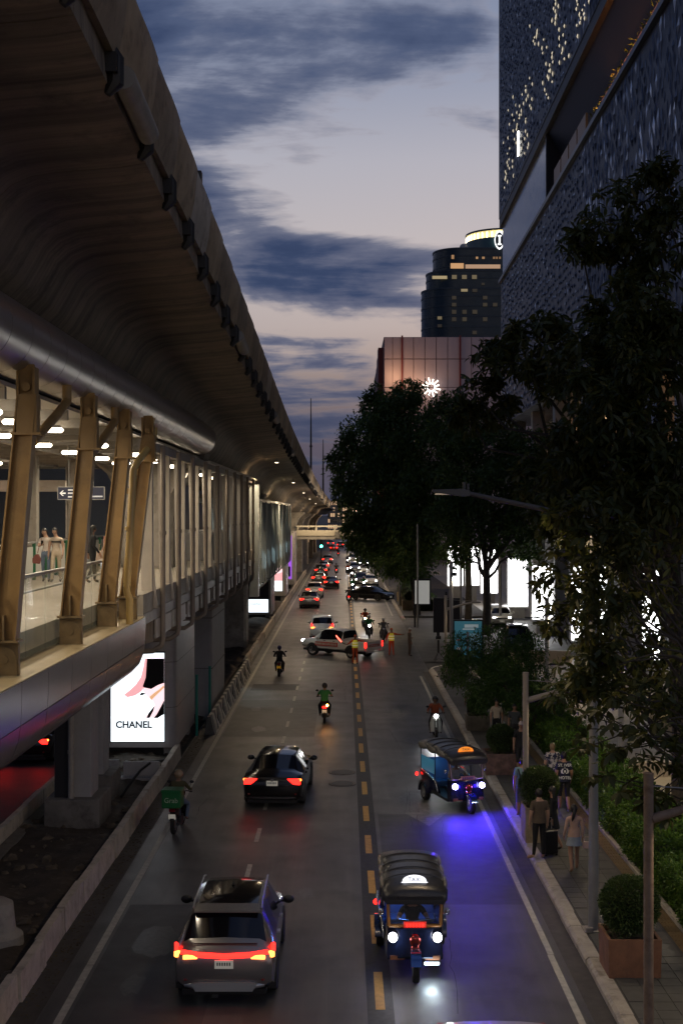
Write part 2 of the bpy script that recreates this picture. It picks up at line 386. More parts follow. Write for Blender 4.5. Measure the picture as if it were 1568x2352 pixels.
bar = thing('median_barrier', 'low pale concrete barrier of joined blocks between road and dug-up median', 'barrier')
bm_ = []
for k in range(4):
    m = MB(); m.prism([(-.11,-.03),(.12,-.03),(.10,.12),(.085,.52+.008*k),(-.085,.52+.008*k),(-.10,.12)], .008, 1.985, 'y'); bm_.append(m.mesh('concrete_block', barrierc))
for i in range(18):
    put('concrete_block', bm_[rnd.randrange(4)], bar, (-6.05+rnd.uniform(-.03,.03), 12+i*2.0, rnd.uniform(-.02,.02)), rz=rnd.uniform(-.012,.012))
bar2 = thing('far_median_barrier', 'low concrete barrier on the far edge of the median beside the red-lit road', 'barrier')
for i in range(30): put('concrete_block', bm_[rnd.randrange(4)], bar2, (-9.25+rnd.uniform(-.02,.02), 12+i*2.0, 0), rz=rnd.uniform(-.01,.01))
m = MB(); m.bx(-9.1,-8.75,12,40,-.02,.2); m.build('ledge', conc_d, bar2)
# striped jersey barrier with pleated face further on
jb = thing('striped_barrier', 'black and white striped barrier with pleated sides beside the white pier', 'barrier')
for i in range(34):
    m = MB(); y0 = 53+i*.62; off = .05*math.sin(i*1.57)
    m.prism([(-.20,-.02),(.24,-.02),(.14+off,.30),(.07,.72),(-.07,.72),(-.14,.30)], y0, y0+.60, 'y')
    m.build('striped_block', M('white_barrier_paint', (.45,.42,.36), .7, var=.25, scale=4) if i % 2 else M('black_barrier_paint', (.10,.095,.09), .7, var=.3, scale=4), jb, (-5.47,0,0))
fb = thing('roadside_wall', 'long low concrete wall at the road edge under the far viaduct', 'barrier')
for i in range(60):
    put('concrete_block', bm_[rnd.randrange(4)], fb, (-5.75+rnd.uniform(-.02,.02), 75.2+i*2.0, 0))

# concrete footings and supports of the footbridge in the median
def support(name, label, x0, x1, y0, y1, ztop, fx0, fx1, fy0, fy1, fh, mat=conc_white):
    t = thing(name, label, 'support column', ((x0+x1)/2,(y0+y1)/2,0))
    cx, cy = (x0+x1)/2, (y0+y1)/2
    m = MB(); m.bx(x0-cx, x1-cx, y0-cy, y1-cy, fh-.02, ztop); m.build('shaft', mat, t, bevel=.03)
    m = MB(); m.bx(fx0-cx, fx1-cx, fy0-cy, fy1-cy, -.1, fh); m.build('footing', conc_d, t, bevel=.03)
    return t
t = support('bridge_column', 'footbridge support column with downpipe on a square footing, nearest in the median', -8.2, -7.15, 37.0, 38.1, 5.3, -8.4, -6.85, 36.6, 38.5, .95)
m = MB(); m.bx(-.50,-.02,-.62,-.56,.95,5.2); m.build('recess_panel', dark, t)
m = MB(); m.cyl((-.02,-.68,.1),(-.02,-.68,5.3),.085); m.cyl((-.02,-.68,2.2),(-.02,-.68,2.3),.1); m.build('downpipe', steel, t, smooth=40)
support('bridge_column', 'footbridge support column on a square footing between the downpipe column and the bright screen', -8.0, -7.4, 40.2, 41.2, 5.4, -8.15, -7.1, 40.0, 41.6, .95)
m = MB(); m.tube([(0,0,-.1),(0,0,.35),(0,0,.45),(0,0,1.0),(0,0,1.08)], [.60,.56,.42,.36,.22], 20)
tag(m.build('concrete_stump', conc, None, (-7.15,26.8,0), smooth=40), 'rounded conical concrete stump in the dug-up soil at the bottom', 'bollard')
for k,(x,y) in enumerate(((-6.75,43.6),(-8.15,43.9))):
    m = MB(); m.bx(-.6,.6,-.06,.06,0,.55); m.bx(-.66,.66,-.5,-.02,0,.10); m.bx(-.6,-.52,.02,.5,0,.5)
    tag(m.build('kerb_unit', conc_white, None, (x,y,.15), rz=.04, bevel=.015), 'L-shaped precast concrete block lying in the soil, %s' % ('next to the barrier' if k == 0 else 'beside the column footing'), 'concrete block')
m = MB(); m.tube([(-6.9,40.5,.2),(-6.75,41.5,.45),(-6.62,42.6,.62),(-6.45,43.7,.66),(-6.3,45.0,.45),(-6.2,46.5,.3)], .045, 8)
tag(m.build('black_hose', rubber, None, smooth=60), 'black hose snaking over the concrete block and barrier end', 'hose')
for k,(x,y,h) in enumerate(((gx(452,1695),gy(1695),2.4),(gx(482,1660),gy(1660),2.3))):
    m = MB(); m.cyl((0,0,0),(0,0,h),.055); m.cyl((0,0,h),(0,0,h+.03),.065)
    tag(m.build('green_post', M('green_post_paint', (.02,.25,.19), .5), None, (x,y,.1), smooth=40), 'thin green steel post by the pier, %s' % ('nearer the bright screen' if k == 0 else 'nearer the striped barrier'), 'post')

# ================================================================== viaduct
ZP = [(-20,8.3),(0,7.75),(18,7.0),(30,6.45),(44,5.85),(60,5.25),(72,4.85),(100,4.25),(140,3.72),(180,3.32),(300,2.85),(500,2.6)]
def zp(y): return 9+float(np.interp(y, [a for a,_ in ZP], [b for _,b in ZP]))
def xe(y): return -3.0-float(np.interp(y, [0,100,200,500],[0,.15,.35,.6]))
prof = [(0,-1.1),(.03,-1.62),(-.35,-1.68),(-1.3,-1.76),(-1.7,-1.82),(-2.0,-1.95),(-2.2,-2.14),(-2.34,-2.4),(-2.55,-2.75),(-2.9,-3.1),(-3.15,-3.25),(-3.5,-3.3)]
full = prof + [(-9-a, b) for a,b in reversed(prof)] + [(-9,-1.1),(-4.5,-1.0)]
viac = M('viaduct_concrete', (.25,.20,.145), .75, var=.22, scale=.55, bump=.3, bscale=9,
         streak=((.05,2.2,.07), (.060,.046,.033), .42, .70), dirt=(1.2,(.055,.043,.032),.52,.78))
via = thing('viaduct', 'stained concrete box-girder viaduct curving along above the walkway', 'viaduct')
def girder(y0, y1, n):
    m = MB(); rings = []
    for i in range(n+1):
        y = y0+(y1-y0)*i/n; rings.append([(xe(y)+a, y, zp(y)+b) for a,b in full])
    m.loft(rings); return m
y = -12.0; L_ = 2.65
while y < 110: girder(y, y+2*L_-.025, 3).build('girder_segment', viac, via, smooth=32); y += 2*L_
girder(y, 500, 60).build('far_girder', viac, via, smooth=32)
pan_m = [M('parapet_panel_%d' % k, c, .6, var=.22, scale=1.4, dirt=(2,(.06,.045,.032),.5,.75)) for k,c in enumerate(((.34,.26,.165),(.24,.19,.13),(.40,.36,.30)))]
brk = M('bracket_paint', (.016,.015,.015), .55)
i = 0; y = -9.9
while y < 330:
    x, z = xe(y), zp(y); zn = zp(y+L_); xn = xe(y+L_)
    m = MB(); r = []
    nn = 5 if y < 100 else 2
    for k in range(nn+1):
        t = k/nn; yy = y+(L_+.18)*t; xx = x+(xn-x)*t; z0 = z+(zn-z)*t; bul = .05*math.sin(math.pi*min(1,t*1.0))+.11*t
        r.append([(xx+.015,yy,z0-1.24),(xx+.06+bul*.5,yy,z0-1.26),(xx+.10+bul,yy,z0-.80),(xx+.14+bul*1.2,yy,z0-.2),(xx+.10+bul*.6,yy,z0+.02+.10*(1-t)),(xx+.0,yy,z0+.0+.10*(1-t))])
    m.loft(r); m.build('parapet_panel', pan_m[2] if i % 9 == 4 else pan_m[i % 2], via, smooth=35)
    if y < 150:
        m = MB(); m.tube([(x+.06,y,z-1.12),(x+.12,y+.02,z-1.28),(x+.11,y+.02,z-1.60),(x+.02,y,z-1.74)], [.06,.11,.12,.05], 8); m.bx(x-.02,x+.17,y-.17,y+.17,z-1.5,z-1.25)
        m.build('bracket', brk, via, smooth=40)
    if i % 7 == 3 and y < 200:
        m = MB(); m.cyl((x+.17,y+.3,z-1.42),(x+.17,y+L_-.2,zn-1.42),.16,n=14); m.build('cable_box', M('grey_cable_box', (.26,.24,.21), .6, var=.15), via, smooth=40)
    y += L_; i += 1
m = MB(); m.box((xe(26)+.12,26.3,zp(26)+.12),(.12,.25,.22)); m.build('signal_box', black, via)
for k,(dx,y,h,nm) in enumerate(((714,170,12.5,'tall'),(742,200,9.0,'shorter'))):
    m = MB(); X0=(dx-790)*y/3000; m.tube([(0,0,0),(0,0,h*.5),(0,0,h)],[.16,.12,.05],8); m.cyl((0,0,h*.5-.1),(0,0,h*.5+.1),.2)
    tag(m.build('antenna_mast', dark, None, (X0, y, zp(y)-1.0), smooth=40), '%s thin dark mast rising from the far end of the viaduct' % nm, 'mast')

# piers
def pier(y, label, w=2.3, d=2.2, mat=conc, xc=-7.5):
    t = thing('viaduct_pier', label, 'pier', (xc, y, 0)); ztop = zp(y)-3.32
    m = MB(); rings = []
    for z, a in ((-.1,0),(ztop-2.6,0),(ztop-1.6,.12),(ztop-.8,.5),(ztop-.25,1.15),(ztop,1.25)):
        hx = w/2+a; hy = d/2; c = .18
        rings.append([(-hx+c,-hy,z),(hx-c,-hy,z),(hx,-hy+c,z),(hx,hy-c,z),(hx-c,hy,z),(-hx+c,hy,z),(-hx,hy-c,z),(-hx,-hy+c,z)])
    m.loft(rings); m.build('shaft', mat, t, smooth=25)
    return t
pier(86, 'concrete viaduct pier with flared head behind the louvred walkway'); pier(50.6, 'concrete viaduct pier with flared head rising from the jewellery advert pillar', w=2.0)
for k, y in enumerate((172, 200, 232, 264, 300)): pier(y, '%s of the small viaduct piers beyond the far footbridge' % ('first','second','third','fourth','farthest')[k])
t = thing('clad_pier', 'big white-clad viaduct pier standing beside the striped barrier', 'pier', (-6.7,60,0))
m = MB(); m.bx(-1.1,.95,-3,3,-.1,8.2); m.build('cladding', conc_white, t, bevel=.12)
for z in (2.2,4.4): 
    m = MB(); m.bx(-1.12,.97,-3.02,3.02,z,z+.03); m.build('joint_band', conc_d, t)

# ================================================================== advertising pillars
def ad_pillar(label, x0, x1, y0, y1, z1, parts):
    t = thing('advertising_pillar', label, 'advertising pillar', ((x0+x1)/2, y0, 0)); cx = (x0+x1)/2
    m = MB(); c = .28; pr = [(x0-cx,0),(x1-cx-c,0),(x1-cx-c*.3,c*.3),(x1-cx,c),(x1-cx,y1-y0),(x0-cx,y1-y0)]
    m.prism(pr, .45, z1, 'z'); m.build('casing', M('pillar_casing', (.40,.375,.36), .4, .2, var=.08), t, smooth=50)
    for z in (1.9,3.55,5.2):
        m = MB(); m.prism([(a*1.002,b-.004) for a,b in pr], z, z+.02, 'z'); m.build('panel_joint', conc_d, t)
    m = MB(); m.bx(x0-cx+.3,x1-cx-.55,.4,y1-y0-.3,-.1,.46); m.build('plinth', black, t)
    m = MB(); m.bx(x1-cx-.5,x1-cx-.12,.25,.9,-.1,.46); m.bx(x1-cx-.5,x1-cx-.12,y1-y0-1,y1-y0-.3,-.1,.46); m.build('foot', conc_white, t)
    parts(t, cx); return t
scr_w = E('screen_white', (.86,.95,1.0), 1.25); pink = E('screen_pink', (.85,.40,.42), .85); pinkl = E('screen_pale_pink', (.95,.66,.70), 1.0); scr_k = M('screen_black', (.012,.008,.008), .3)
ink = M('screen_ink', (.03,.05,.10), .4); inkl = E('screen_light_ink', (.60,.66,.70), .5); gold = E('screen_gold', (.75,.42,.22), .8)
def flat(poly, mat, t, y, name):
    m = MB(); m.prism(poly, y, y+.006, 'y'); return m.build(name, mat, t)
def chanel(t, cx):
    x0, x1 = -8.48-cx, -6.54-cx; zb, zt = .67, 3.9
    m = MB(); m.bx(x0-.04,x1+.03,-.03,.02,zb-.03,zt+.05); m.build('screen_frame', dark, t)
    s = flat([(x0,zb),(x1,zb),(x1,zt),(x0,zt)], scr_w, t, -.042, 'screen')
    def px(u, v): return (x0+(x1-x0)*(u-45)/(672-45), zb+(1075-v)/(1075-120)*3.03)
    k = .0
    def F(pts, mat, layer): flat([px(u,v) for u,v in pts], mat, s, -.05-.002*layer, 'advert_shape')
    F([(445,120),(672,120),(672,450),(560,430),(440,460),(400,500),(330,545),(240,566),(200,535),(260,490),(340,420),(400,330),(430,210)], pink, 1)
    F([(410,470),(560,430),(672,400),(672,640),(560,803),(430,803),(520,720),(560,660),(540,610),(480,560),(420,490)], pinkl, 2)
    F([(470,120),(672,120),(672,400),(600,425),(520,470),(440,455),(420,440),(455,340),(465,200)], scr_k, 3)
    F([(672,600),(672,760),(640,775),(600,803),(550,803),(585,760),(640,660)], scr_k, 3); F([(560,660),(545,720),(500,803),(465,803),(490,745)], scr_k, 3)
    F([(500,560),(560,510),(620,470),(668,425),(672,455),(620,505),(560,560),(520,600)], gold, 4)
    F([(380,545),(405,510),(455,520),(420,540)], scr_k, 4)
    F([(46,803),(672,803),(672,1074),(46,1074)], scr_w, 5)
    def T(body, size, u, v, mat, sp=1.1, bold=0): 
        a, b = px(u, v); text('lettering', body, size, mat, s, (a, -.068, b), spacing=sp, bold=bold)
    T('CHANEL', .34, 315, 882, ink, 1.0, .012); T('COCO CRUSH', .10, 315, 762, M('screen_grey_ink', (.12,.14,.16), .4, emit=(.3,.33,.36), es=.5), 1.3); T('FINE JEWELLERY', .165, 315, 975, inkl, 1.12)
ad_pillar('clad pillar with a bright jewellery advert screen beside the median', -8.9, -6.1, 47.6, 53.3, 6.9, chanel)
def chanel2(t, cx):
    x0, x1 = -8.5-cx, -6.35-cx
    m = MB(); m.bx(x0-.04,x1+.04,-.03,.02,.62,4.1); m.build('screen_frame', dark, t)
    s = flat([(x0,.66),(x1,.66),(x1,1.75),(x0,1.75)], scr_w, t, -.042, 'screen')
    flat([(x0,1.76),(x1,1.76),(x1,4.0),(x0,4.0)], scr_k, s, -.043, 'advert_shape')
    flat([(x0+.9,2.7),(x0+1.5,2.75),(x0+1.9,3.1),(x0+1.2,3.05),(x0+.8,3.1)], scr_w, s, -.051, 'advert_shape')
    text('lettering', 'CHANEL', .36, ink, s, (cx*0+.0+(x0+x1)/2, -.056, 1.35), spacing=1.05)
ad_pillar('clad pillar with a black and white advert screen half hidden by the walkway', -8.9, -6.1, 109.5, 115, 6.2, chanel2)
def purple(t, cx):
    x0, x1 = -7.6-cx, -6.35-cx
    m = MB(); m.bx(x0-.04,x1+.04,-.03,.02,.9,4.9); m.build('screen_frame', dark, t)
    s = flat([(x0,.95),(x1,.95),(x1,2.0),(x0,2.0)], scr_w, t, -.042, 'screen'); flat([(x0,2.01),(x1,2.01),(x1,4.8),(x0,4.8)], pink, s, -.043, 'advert_shape')
    flat([(x0+.2,2.6),(x1,2.9),(x1,3.6),(x0+.3,3.3)], pinkl, s, -.051, 'advert_shape')
ad_pillar('clad pillar with a pink and white advert screen farther down the median', -8.9, -6.0, 134.5, 141, 6.0, purple)
def violet(t, cx):
    x0, x1 = -7.4-cx, -6.1-cx
    m = MB(); m.bx(x0-.05,x1+.05,-.03,.02,.9,6.6); m.build('screen_frame', M('white_frame', (.6,.6,.58), .5), t)
    s = flat([(x0+.15,1.1),(x1-.15,1.1),(x1-.15,6.3),(x0+.15,6.3)], E('screen_violet', (.28,.08,.62), .9), t, -.042, 'screen')
    flat([(x0+.3,1.4),(x1-.3,1.4),(x1-.3,2.6),(x0+.3,2.6)], scr_k, s, -.051, 'advert_shape')
ad_pillar('farthest clad pillar with a tall violet screen in a white frame', -8.9, -5.85, 156, 161, 6.8, violet)

# ================================================================== covered walkway beside the viaduct
wk = thing('skywalk', 'covered elevated walkway with silver tube eave, slanted columns and louvre fins', 'walkway')
m = MB(); m.bx(-9.9,-5.62,10,33.2,6.55,6.92); m.bx(-9.9,-5.1,33.2,75,6.3,6.92); m.bx(-14.5,-9.9,10,60,6.3,6.92); m.build('deck', M('deck_concrete', (.34,.30,.24), .6, var=.15), wk)
m = MB(); m.bx(-5.66,-4.92,10,32.4,6.28,6.43); m.build('ledge', M('beige_ledge', (.46,.36,.20), .45, var=.12, scale=1.5), wk)
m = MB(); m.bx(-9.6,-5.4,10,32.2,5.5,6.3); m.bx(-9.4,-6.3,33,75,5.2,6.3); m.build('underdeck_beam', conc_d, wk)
# fascia panels, two rows, rolled under at the bottom
def fas(yy0, yy1, row):
    if row == 0: pr = [(-4.90,6.42),(-4.905,6.05),(-4.92,5.76)]
    else: pr = [(-4.92,5.745),(-4.96,5.5),(-5.05,5.27),(-5.25,5.06),(-5.6,4.90),(-6.2,4.78),(-7.6,4.72)]
    m = MB(); th = .03
    rings = [[(x,yy0,z) for x,z in pr], [(x,yy1,z) for x,z in pr]]
    m.loft(rings, closed=False, caps=False)
    m.loft([[(x-th,yy0,z) for x,z in pr], [(x-th,yy1,z) for x,z in pr]], closed=False, caps=False)
    n = len(pr)
    for q in (0, n): m.f += [(j+q, j+1+q, 2*n+j+1+q, 2*n+j+q) for j in range(n-1)]; m.m += [0]*(n-1)
    return m
joints = [10.9,12.7,14.5,16.3,18.1,19.9,21.7,23.6,25.4,27.2,29.0,30.75,32.3]
for a,b in zip(joints, joints[1:]):
    for row in (0,1): fas(a+.012, b-.012, row).build('fascia_panel', panelm, wk, smooth=40)
m = MB(); m.prism([(-4.96,6.40),(-4.96,5.5),(-5.1,5.25),(-5.6,4.95),(-6.2,4.83),(-7.5,4.8),(-7.5,6.4)], 10.9, 32.2, 'y'); m.build('fascia_backing', dark, wk)
# tube eave
tsec = M('tube_gap', (.03,.03,.03), .6)
m = MB(); m.cyl((-5.40,10,11.78),(-5.40,48.9,11.78),.57,n=24); m.build('eave_core', tsec, wk, smooth=40)
y = 10.2
while y < 48.5:
    m = MB(); m.cyl((-5.40,y+.016,11.78),(-5.40,min(y+1.25,49)-.016,11.78),.60,n=40); m.build('eave_tube_section', alu, wk, smooth=50); y += 1.25
# roof with cross beams
m = MB(); m.bx(-14.5,-5.45,10,58,11.05,11.12); m.bx(-6.2,-5.0,49,75,10.86,10.95); m.build('ceiling', M('ceiling_panel', (.62,.58,.52), .30, .55), wk)
y = 14.0
while y < 57:
    m = MB(); m.bx(-14.4,-5.5,y,y+.12,10.85,11.05); m.build('ceiling_beam', steel, wk)
    for k in range(4):
        m2 = MB(); xx = -6+k*-2.1; m2.tube([(xx,y+.06,10.95),(xx-1.0,y+1.2,10.93),(xx-2.0,y+2.4,10.95)], .05, 6); m2.build('roof_brace', steel, wk)
    y += 2.4
m = MB()
for k in range(5): m.bx(-14.4,-5.5,0,0,0,0) if False else None
m.bx(-8.95,-8.8,10,57.5,10.82,10.96); m.bx(-11.6,-11.45,10,57.5,10.82,10.96); m.build('roof_rail', steel, wk)
# slanted I-section columns standing on the ledge
def icol(y, xb, xt, zb=6.43, zt=10.85, mat=cream, ly=0):
    t = M  # noqa
    m = MB()
    def sec(z, f, w=.17, d=.13):
        x = xb+(xt-xb)*f
        return x
    for (o0, o1, d0, d1, mi) in ((-.19,-.16,-.14,.14,0),(.16,.19,-.14,.14,0),(-.16,.16,-.018,.018,0)):
        w0, w1 = 1.0, .80
        m.add([(xb+o0*w0,y+d0,zb+.55),(xb+o1*w0,y+d0,zb+.55),(xb+o1*w0,y+d1,zb+.55),(xb+o0*w0,y+d1,zb+.55),
               (xt+o0*w1,y+ly+d0,zt),(xt+o1*w1,y+ly+d0,zt),(xt+o1*w1,y+ly+d1,zt),(xt+o0*w1,y+ly+d1,zt)],
              [(0,3,2,1),(4,5,6,7),(0,1,5,4),(1,2,6,5),(2,3,7,6),(3,0,4,7)])
    c = m.build('slanted_column', mat, wk)
    m = MB(); m.bx(xb-.24,xb+.24,y-.17,y+.17,zb+.52,zb+.56); m.bx(xb-.22,xb+.22,y-.05,y+.05,zb,zb+.5); m.cyl((xb,y-.11,zb+.26),(xb,y+.11,zb+.26),.07)
    m.prism([(xb+.20*math.cos(a),zb+.24+.22*math.sin(a)) for a in [math.pi*k/8 for k in range(9)]]+[(xb-.2,zb),(xb+.2,zb)], y-.09, y-.06, 'y'); m.bx(xb-.015,xb+.015,y-.15,y-.02,zb+.56,zb+.95)
    m.build('pin_base', M('brown_pin_base', (.24,.165,.075), .55, var=.2, scale=5), c)
    m = MB(); m.bx(xt-.23,xt+.23,y+ly-.15,y+ly+.15,zt-.62,zt-.58); m.bx(xt-.16,xt+.16,y+ly-.12,y+ly+.12,zt-.58,zt+.02); m.bx(xt-.155,xt-.12,y+ly-.14,y+ly+.14,zt+.02,zt+.45); m.bx(xt+.10,xt+.135,y+ly-.14,y+ly+.14,zt+.02,zt+.45); m.bx(xt-.12,xt+.10,y+ly-.04,y+ly+.04,zt+.02,zt+.5); m.cyl((xt-.01,y+ly-.12,zt+.14),(xt-.01,y+ly-.03,zt+.14),.07)
    m.build('top_bracket', cream, c)
for (yb, xb, xt) in ((15.2,-5.33,-5.0),(20.7,-5.36,-5.0),(25.6,-5.34,-4.98),(29.6,-5.36,-4.96),(31.6,-5.22,-4.72)): icol(yb, xb, xt)
for (y, xb) in ((21.2,-5.0),(26.1,-5.0)):   # struts under the tube
    m = MB(); m.tube([(-5.05,y,10.15),(-5.0,y+1.7,10.75),(-4.98,y+2.3,11.0),(-4.98,y+2.3,11.3)], .085, 10); m.build('strut_pipe', cream, wk, smooth=50)
m = MB(); m.tube([(-4.95,30.2,6.43),(-4.95,30.2,7.0),(-5.02,30.2,7.2),(-4.86,30.2,10.0),(-4.8,30.4,10.2),(-4.72,32.3,10.75),(-4.72,32.5,11.1)], [.085]*7, 12); m.cyl((-4.95,30.2,8.6),(-4.95,30.2,8.68),.11); m.build('downpipe', M('yellow_pipe_paint', (.60,.42,.15), .4), wk, smooth=50)
# glass balustrade
y = 11.0
while y < 31.8:
    m = MB(); m.bx(-5.61,-5.59,y+.01,y+1.49,6.44,7.86); m.build('glass_panel', glass, wk); y += 1.5
m = MB(); m.bx(-5.64,-5.56,11,32,7.86,7.91); m.build('handrail', galv, wk)
m = MB(); m.tube([(-5.8,11,7.55),(-5.8,32,7.55)], .025, 6); m.build('inner_handrail', galv, wk, smooth=60)
# rear railing with green posts, behind the walkers
m = MB(); m.tube([(-9.6,12,8.08),(-9.6,74,8.08)], .035, 8); m.bx(-9.63,-9.57,12,74,7.0,7.06); m.build('rail', galv, wk, smooth=60)
pm = MB(); pm.bx(-.05,.05,-.035,.035,6.92,8.06); pm = pm.mesh('rail_post', green_rail)
y = 12.6
while y < 74: put('rail_post', pm, wk, (-9.6,y,0)); y += 1.55
pl = M('frosted_panel', (.55,.55,.52), .5)
y = 12.7
while y < 74:
    m = MB(); m.bx(-9.63,-9.61,y+.08,y+1.36,7.10,7.95); m.build('rail_panel', pl, wk); y += 1.55
# louvre section
finm = M('fin_paint', (.50,.45,.385), .5, var=.08, scale=2)
pipem = M('pipe_paint', (.30,.25,.20), .5, var=.1, scale=3)
ys = [35.05,38.5,42.2,46.2,50.6,54.7,58.7,62.7,66.7,70.7]
m = MB(); m.bx(-5.30,-5.12,33.6,74.5,10.66,10.92); m.build('eave_beam', steel, wk)
m = MB(); m.bx(-5.28,-5.06,33.0,74.5,6.15,6.42); m.build('edge_beam', steel, wk)
for y in ys:
    m = MB(); m.prism([(-5.50,10.68),(-5.14,10.68),(-5.14,8.0),(-5.0,6.45),(-5.42,6.45)], y, y+.05, 'y'); m.bx(-5.16,-5.13,y-.09,y+.12,6.45,10.66); m.build('louvre_fin', finm, wk)
    m = MB(); m.tube([(-4.98,y+.9,10.85),(-4.98,y+.9,5.55),(-5.02,y+.9,5.35),(-5.25,y+.9,5.2),(-6.2,y+.9,5.15)], .075, 10); m.cyl((-4.98,y+.9,8.4),(-4.98,y+.9,8.5),.1); m.build('downpipe', pipem, wk, smooth=50)
    m = MB(); m.prism([(-5.12,6.15),(-5.12,5.55),(-6.3,5.2),(-6.3,6.15)], y-.06, y+.06, 'y'); m.build('deck_bracket', pipem, wk)
    m = MB(); m.prism([(-5.45,10.66),(-5.16,10.66),(-5.16,10.3)], y-.03, y+.01, 'y'); m.build('gusset', finm, wk)
    m = MB(); m.bx(-5.09,-5.05,y+.1,y+3.2,5.62,6.12); m.build('edge_panel', finm, wk)
# second louvre section, lower and cooler
wk2 = thing('lower_skywalk', 'lower grey-blue louvred walkway section beyond the beige fins', 'walkway')
cool = M('cool_fin_paint', (.34,.39,.40), .4, var=.08); coolp = M('cool_panel', (.50,.57,.58), .4)
m = MB(); m.bx(-9.0,-5.3,76,124,5.2,5.6); m.build('deck', conc_d, wk2)
m = MB(); m.bx(-9.0,-5.1,76,124,9.65,9.85); m.build('roof', cool, wk2)
m = MB(); m.bx(-5.4,-4.9,74.6,75.6,4.2,10.6); m.build('corner_post', cool, wk2)
for k in range(9):
    y = 77.5+k*5.4
    m = MB(); m.prism([(-5.55,9.65),(-5.15,9.65),(-5.15,8.4),(-4.95,7.2),(-5.05,4.6),(-5.5,4.6)], y, y+.06, 'y'); m.build('louvre_fin', cool, wk2)
    m = MB(); m.tube([(-5.0,y+1,9.7),(-5.0,y+1,4.6),(-5.3,y+1,4.3)], .07, 8); m.build('downpipe', cool, wk2, smooth=50)
    m = MB(); m.bx(-5.62,-5.58,y+.1,y+5.3,7.2,9.6); m.build('light_panel', coolp, wk2)
    m = MB(); m.bx(-5.4,-5.32,y+.1,y+5.3,4.7,5.9); m.build('edge_panel', conc_d, wk2)
# tubes of light under the walkway roof
lampm = E('fluorescent_diffuser', (1,.86,.66), 9)
def fixture(x, y, z, label, power=None, group='fluorescent lights under the walkway roof', L=.55, col=(1,.84,.62)):
    t = thing('ceiling_light', label, 'light', (x,y,z), 0, group)
    m = MB(); m.tube([(-L/2-.04,0,0),(-L/2,0,0),(L/2,.10,0),(L/2+.04,.1,0)], [.02,.055,.055,.02], 8); m.build('diffuser', lampm, t, smooth=60)
    m = MB(); m.bx(-L/2,L/2,-.04,.1,.05,.10); m.build('housing', steel, t)
    if power: light('lamp', 'AREA', t, (0,0,-.1), power, col, L, (0,0,0), size_y=.2)
ordn = ('first','second','third','fourth','fifth','sixth','seventh','eighth','ninth','tenth')
for x in (-8.0, -12.6):
    k = 0
    for y in (17.5, 21.7, 25.9, 30.1, 34.3, 38.5, 42.7, 46.9, 51.1):
        if x < -10 and y < 30: continue
        fixture(x, y, 10.78, '%s white tube light from the camera in the %s row under the walkway roof' % (ordn[k], 'middle' if x > -10 else 'inner'), 72 if x > -10 else 48); k += 1
for k, y in enumerate((15.5, 18, 20.5, 23, 25.5, 28)): fixture(-6.35, y, 10.78, '%s tube light from the camera close behind the silver tube eave' % ordn[k], 22)
for k, y in enumerate((31, 36, 40.5, 45, 50, 55, 60, 65)): fixture(-5.85, y, 10.6, '%s small tube light from the camera along the louvre fins' % ordn[k], 16, L=.4)
for k, y in enumerate((82, 92, 102, 112)): fixture(-7.2, y, 9.4, '%s cool tube light from the camera inside the lower walkway' % ordn[k], 160, 'lights of the lower walkway', col=(.75,.95,1))
# hanging direction sign
s = thing('hanging_sign', 'navy hanging sign with white left arrow under the walkway roof', 'sign', (-7.35,36.6,9.55))
m = MB(); m.bx(-.64,.64,-.05,.05,-.17,.17); m.build('board', M('navy_board', (.012,.016,.05), .4), s)
m = MB(); m.bx(-.66,.66,-.055,.055,.165,.185); m.bx(-.66,.66,-.055,.055,-.185,-.165); m.bx(-.66,-.64,-.055,.055,-.18,.18); m.bx(.64,.66,-.055,.055,-.18,.18); m.build('frame', galv, s)
for hx_ in (-.35,.33):
    m = MB(); m.cyl((hx_,0,.18),(hx_,0,1.35),.015); m.build('hanger', galv, s)
wl = E('sign_white', (.9,.9,.9), .25)
m = MB(); m.prism([(-.60,0),(-.52,.075),(-.48,.075),(-.54,.018),(-.43,.018),(-.43,-.018),(-.54,-.018),(-.48,-.075),(-.52,-.075)], -.058, -.053, 'y'); m.build('arrow', wl, s)
m = MB()
for (a,b,z) in ((-.36,-.05,.09),(-.36,-.12,0),(-.36,-.1,-.1),(.0,.25,.1),(.05,.6,-.09)):
    x = a
    while x < b: m.bx(x,x+.018,-.057,-.053,z-.02,z+.02); x += .028
m.build('lettering', wl, s)
# inner structure seen through the columns
for k,(x,y) in enumerate(((-11.5,41),(-10.6,44),(-10.3,50),(-12.4,36),(-13.6,42))):
    m = MB(); m.bx(-.28,.28,-.05,.05,6.92,10.9); m.bx(-.3,-.26,-.2,.2,6.92,10.9); m.bx(.26,.3,-.2,.2,6.92,10.9); m.build('inner_column', steel, wk, (x,y,0))
for y in (34,46):
    m = MB(); m.bx(-14.4,-9.8,y,y+.25,9.75,10.15); m.build('cross_beam', steel, wk)
m = MB(); m.bx(-.25,.25,-.04,.04,-1.3,1.3); tag(m.build('glow_panel', E('peach_light', (1,.55,.32), 1.3), None, (-12.0,44.5,8.6)), 'upright glowing peach light panel behind the walkway columns', 'light panel')
s = thing('emergency_light', 'beige twin-head emergency light box on the walkway column', 'lamp', (-7.0,44.9*.94,9.7))
m = MB(); m.bx(-.16,.16,-.05,.05,-.09,.09); m.build('box', cream, s); m = MB(); m.ell((-.08,0,.13),.05,8,6); m.ell((.08,0,.13),.05,8,6); m.build('lamp_head', dark, s, smooth=60)

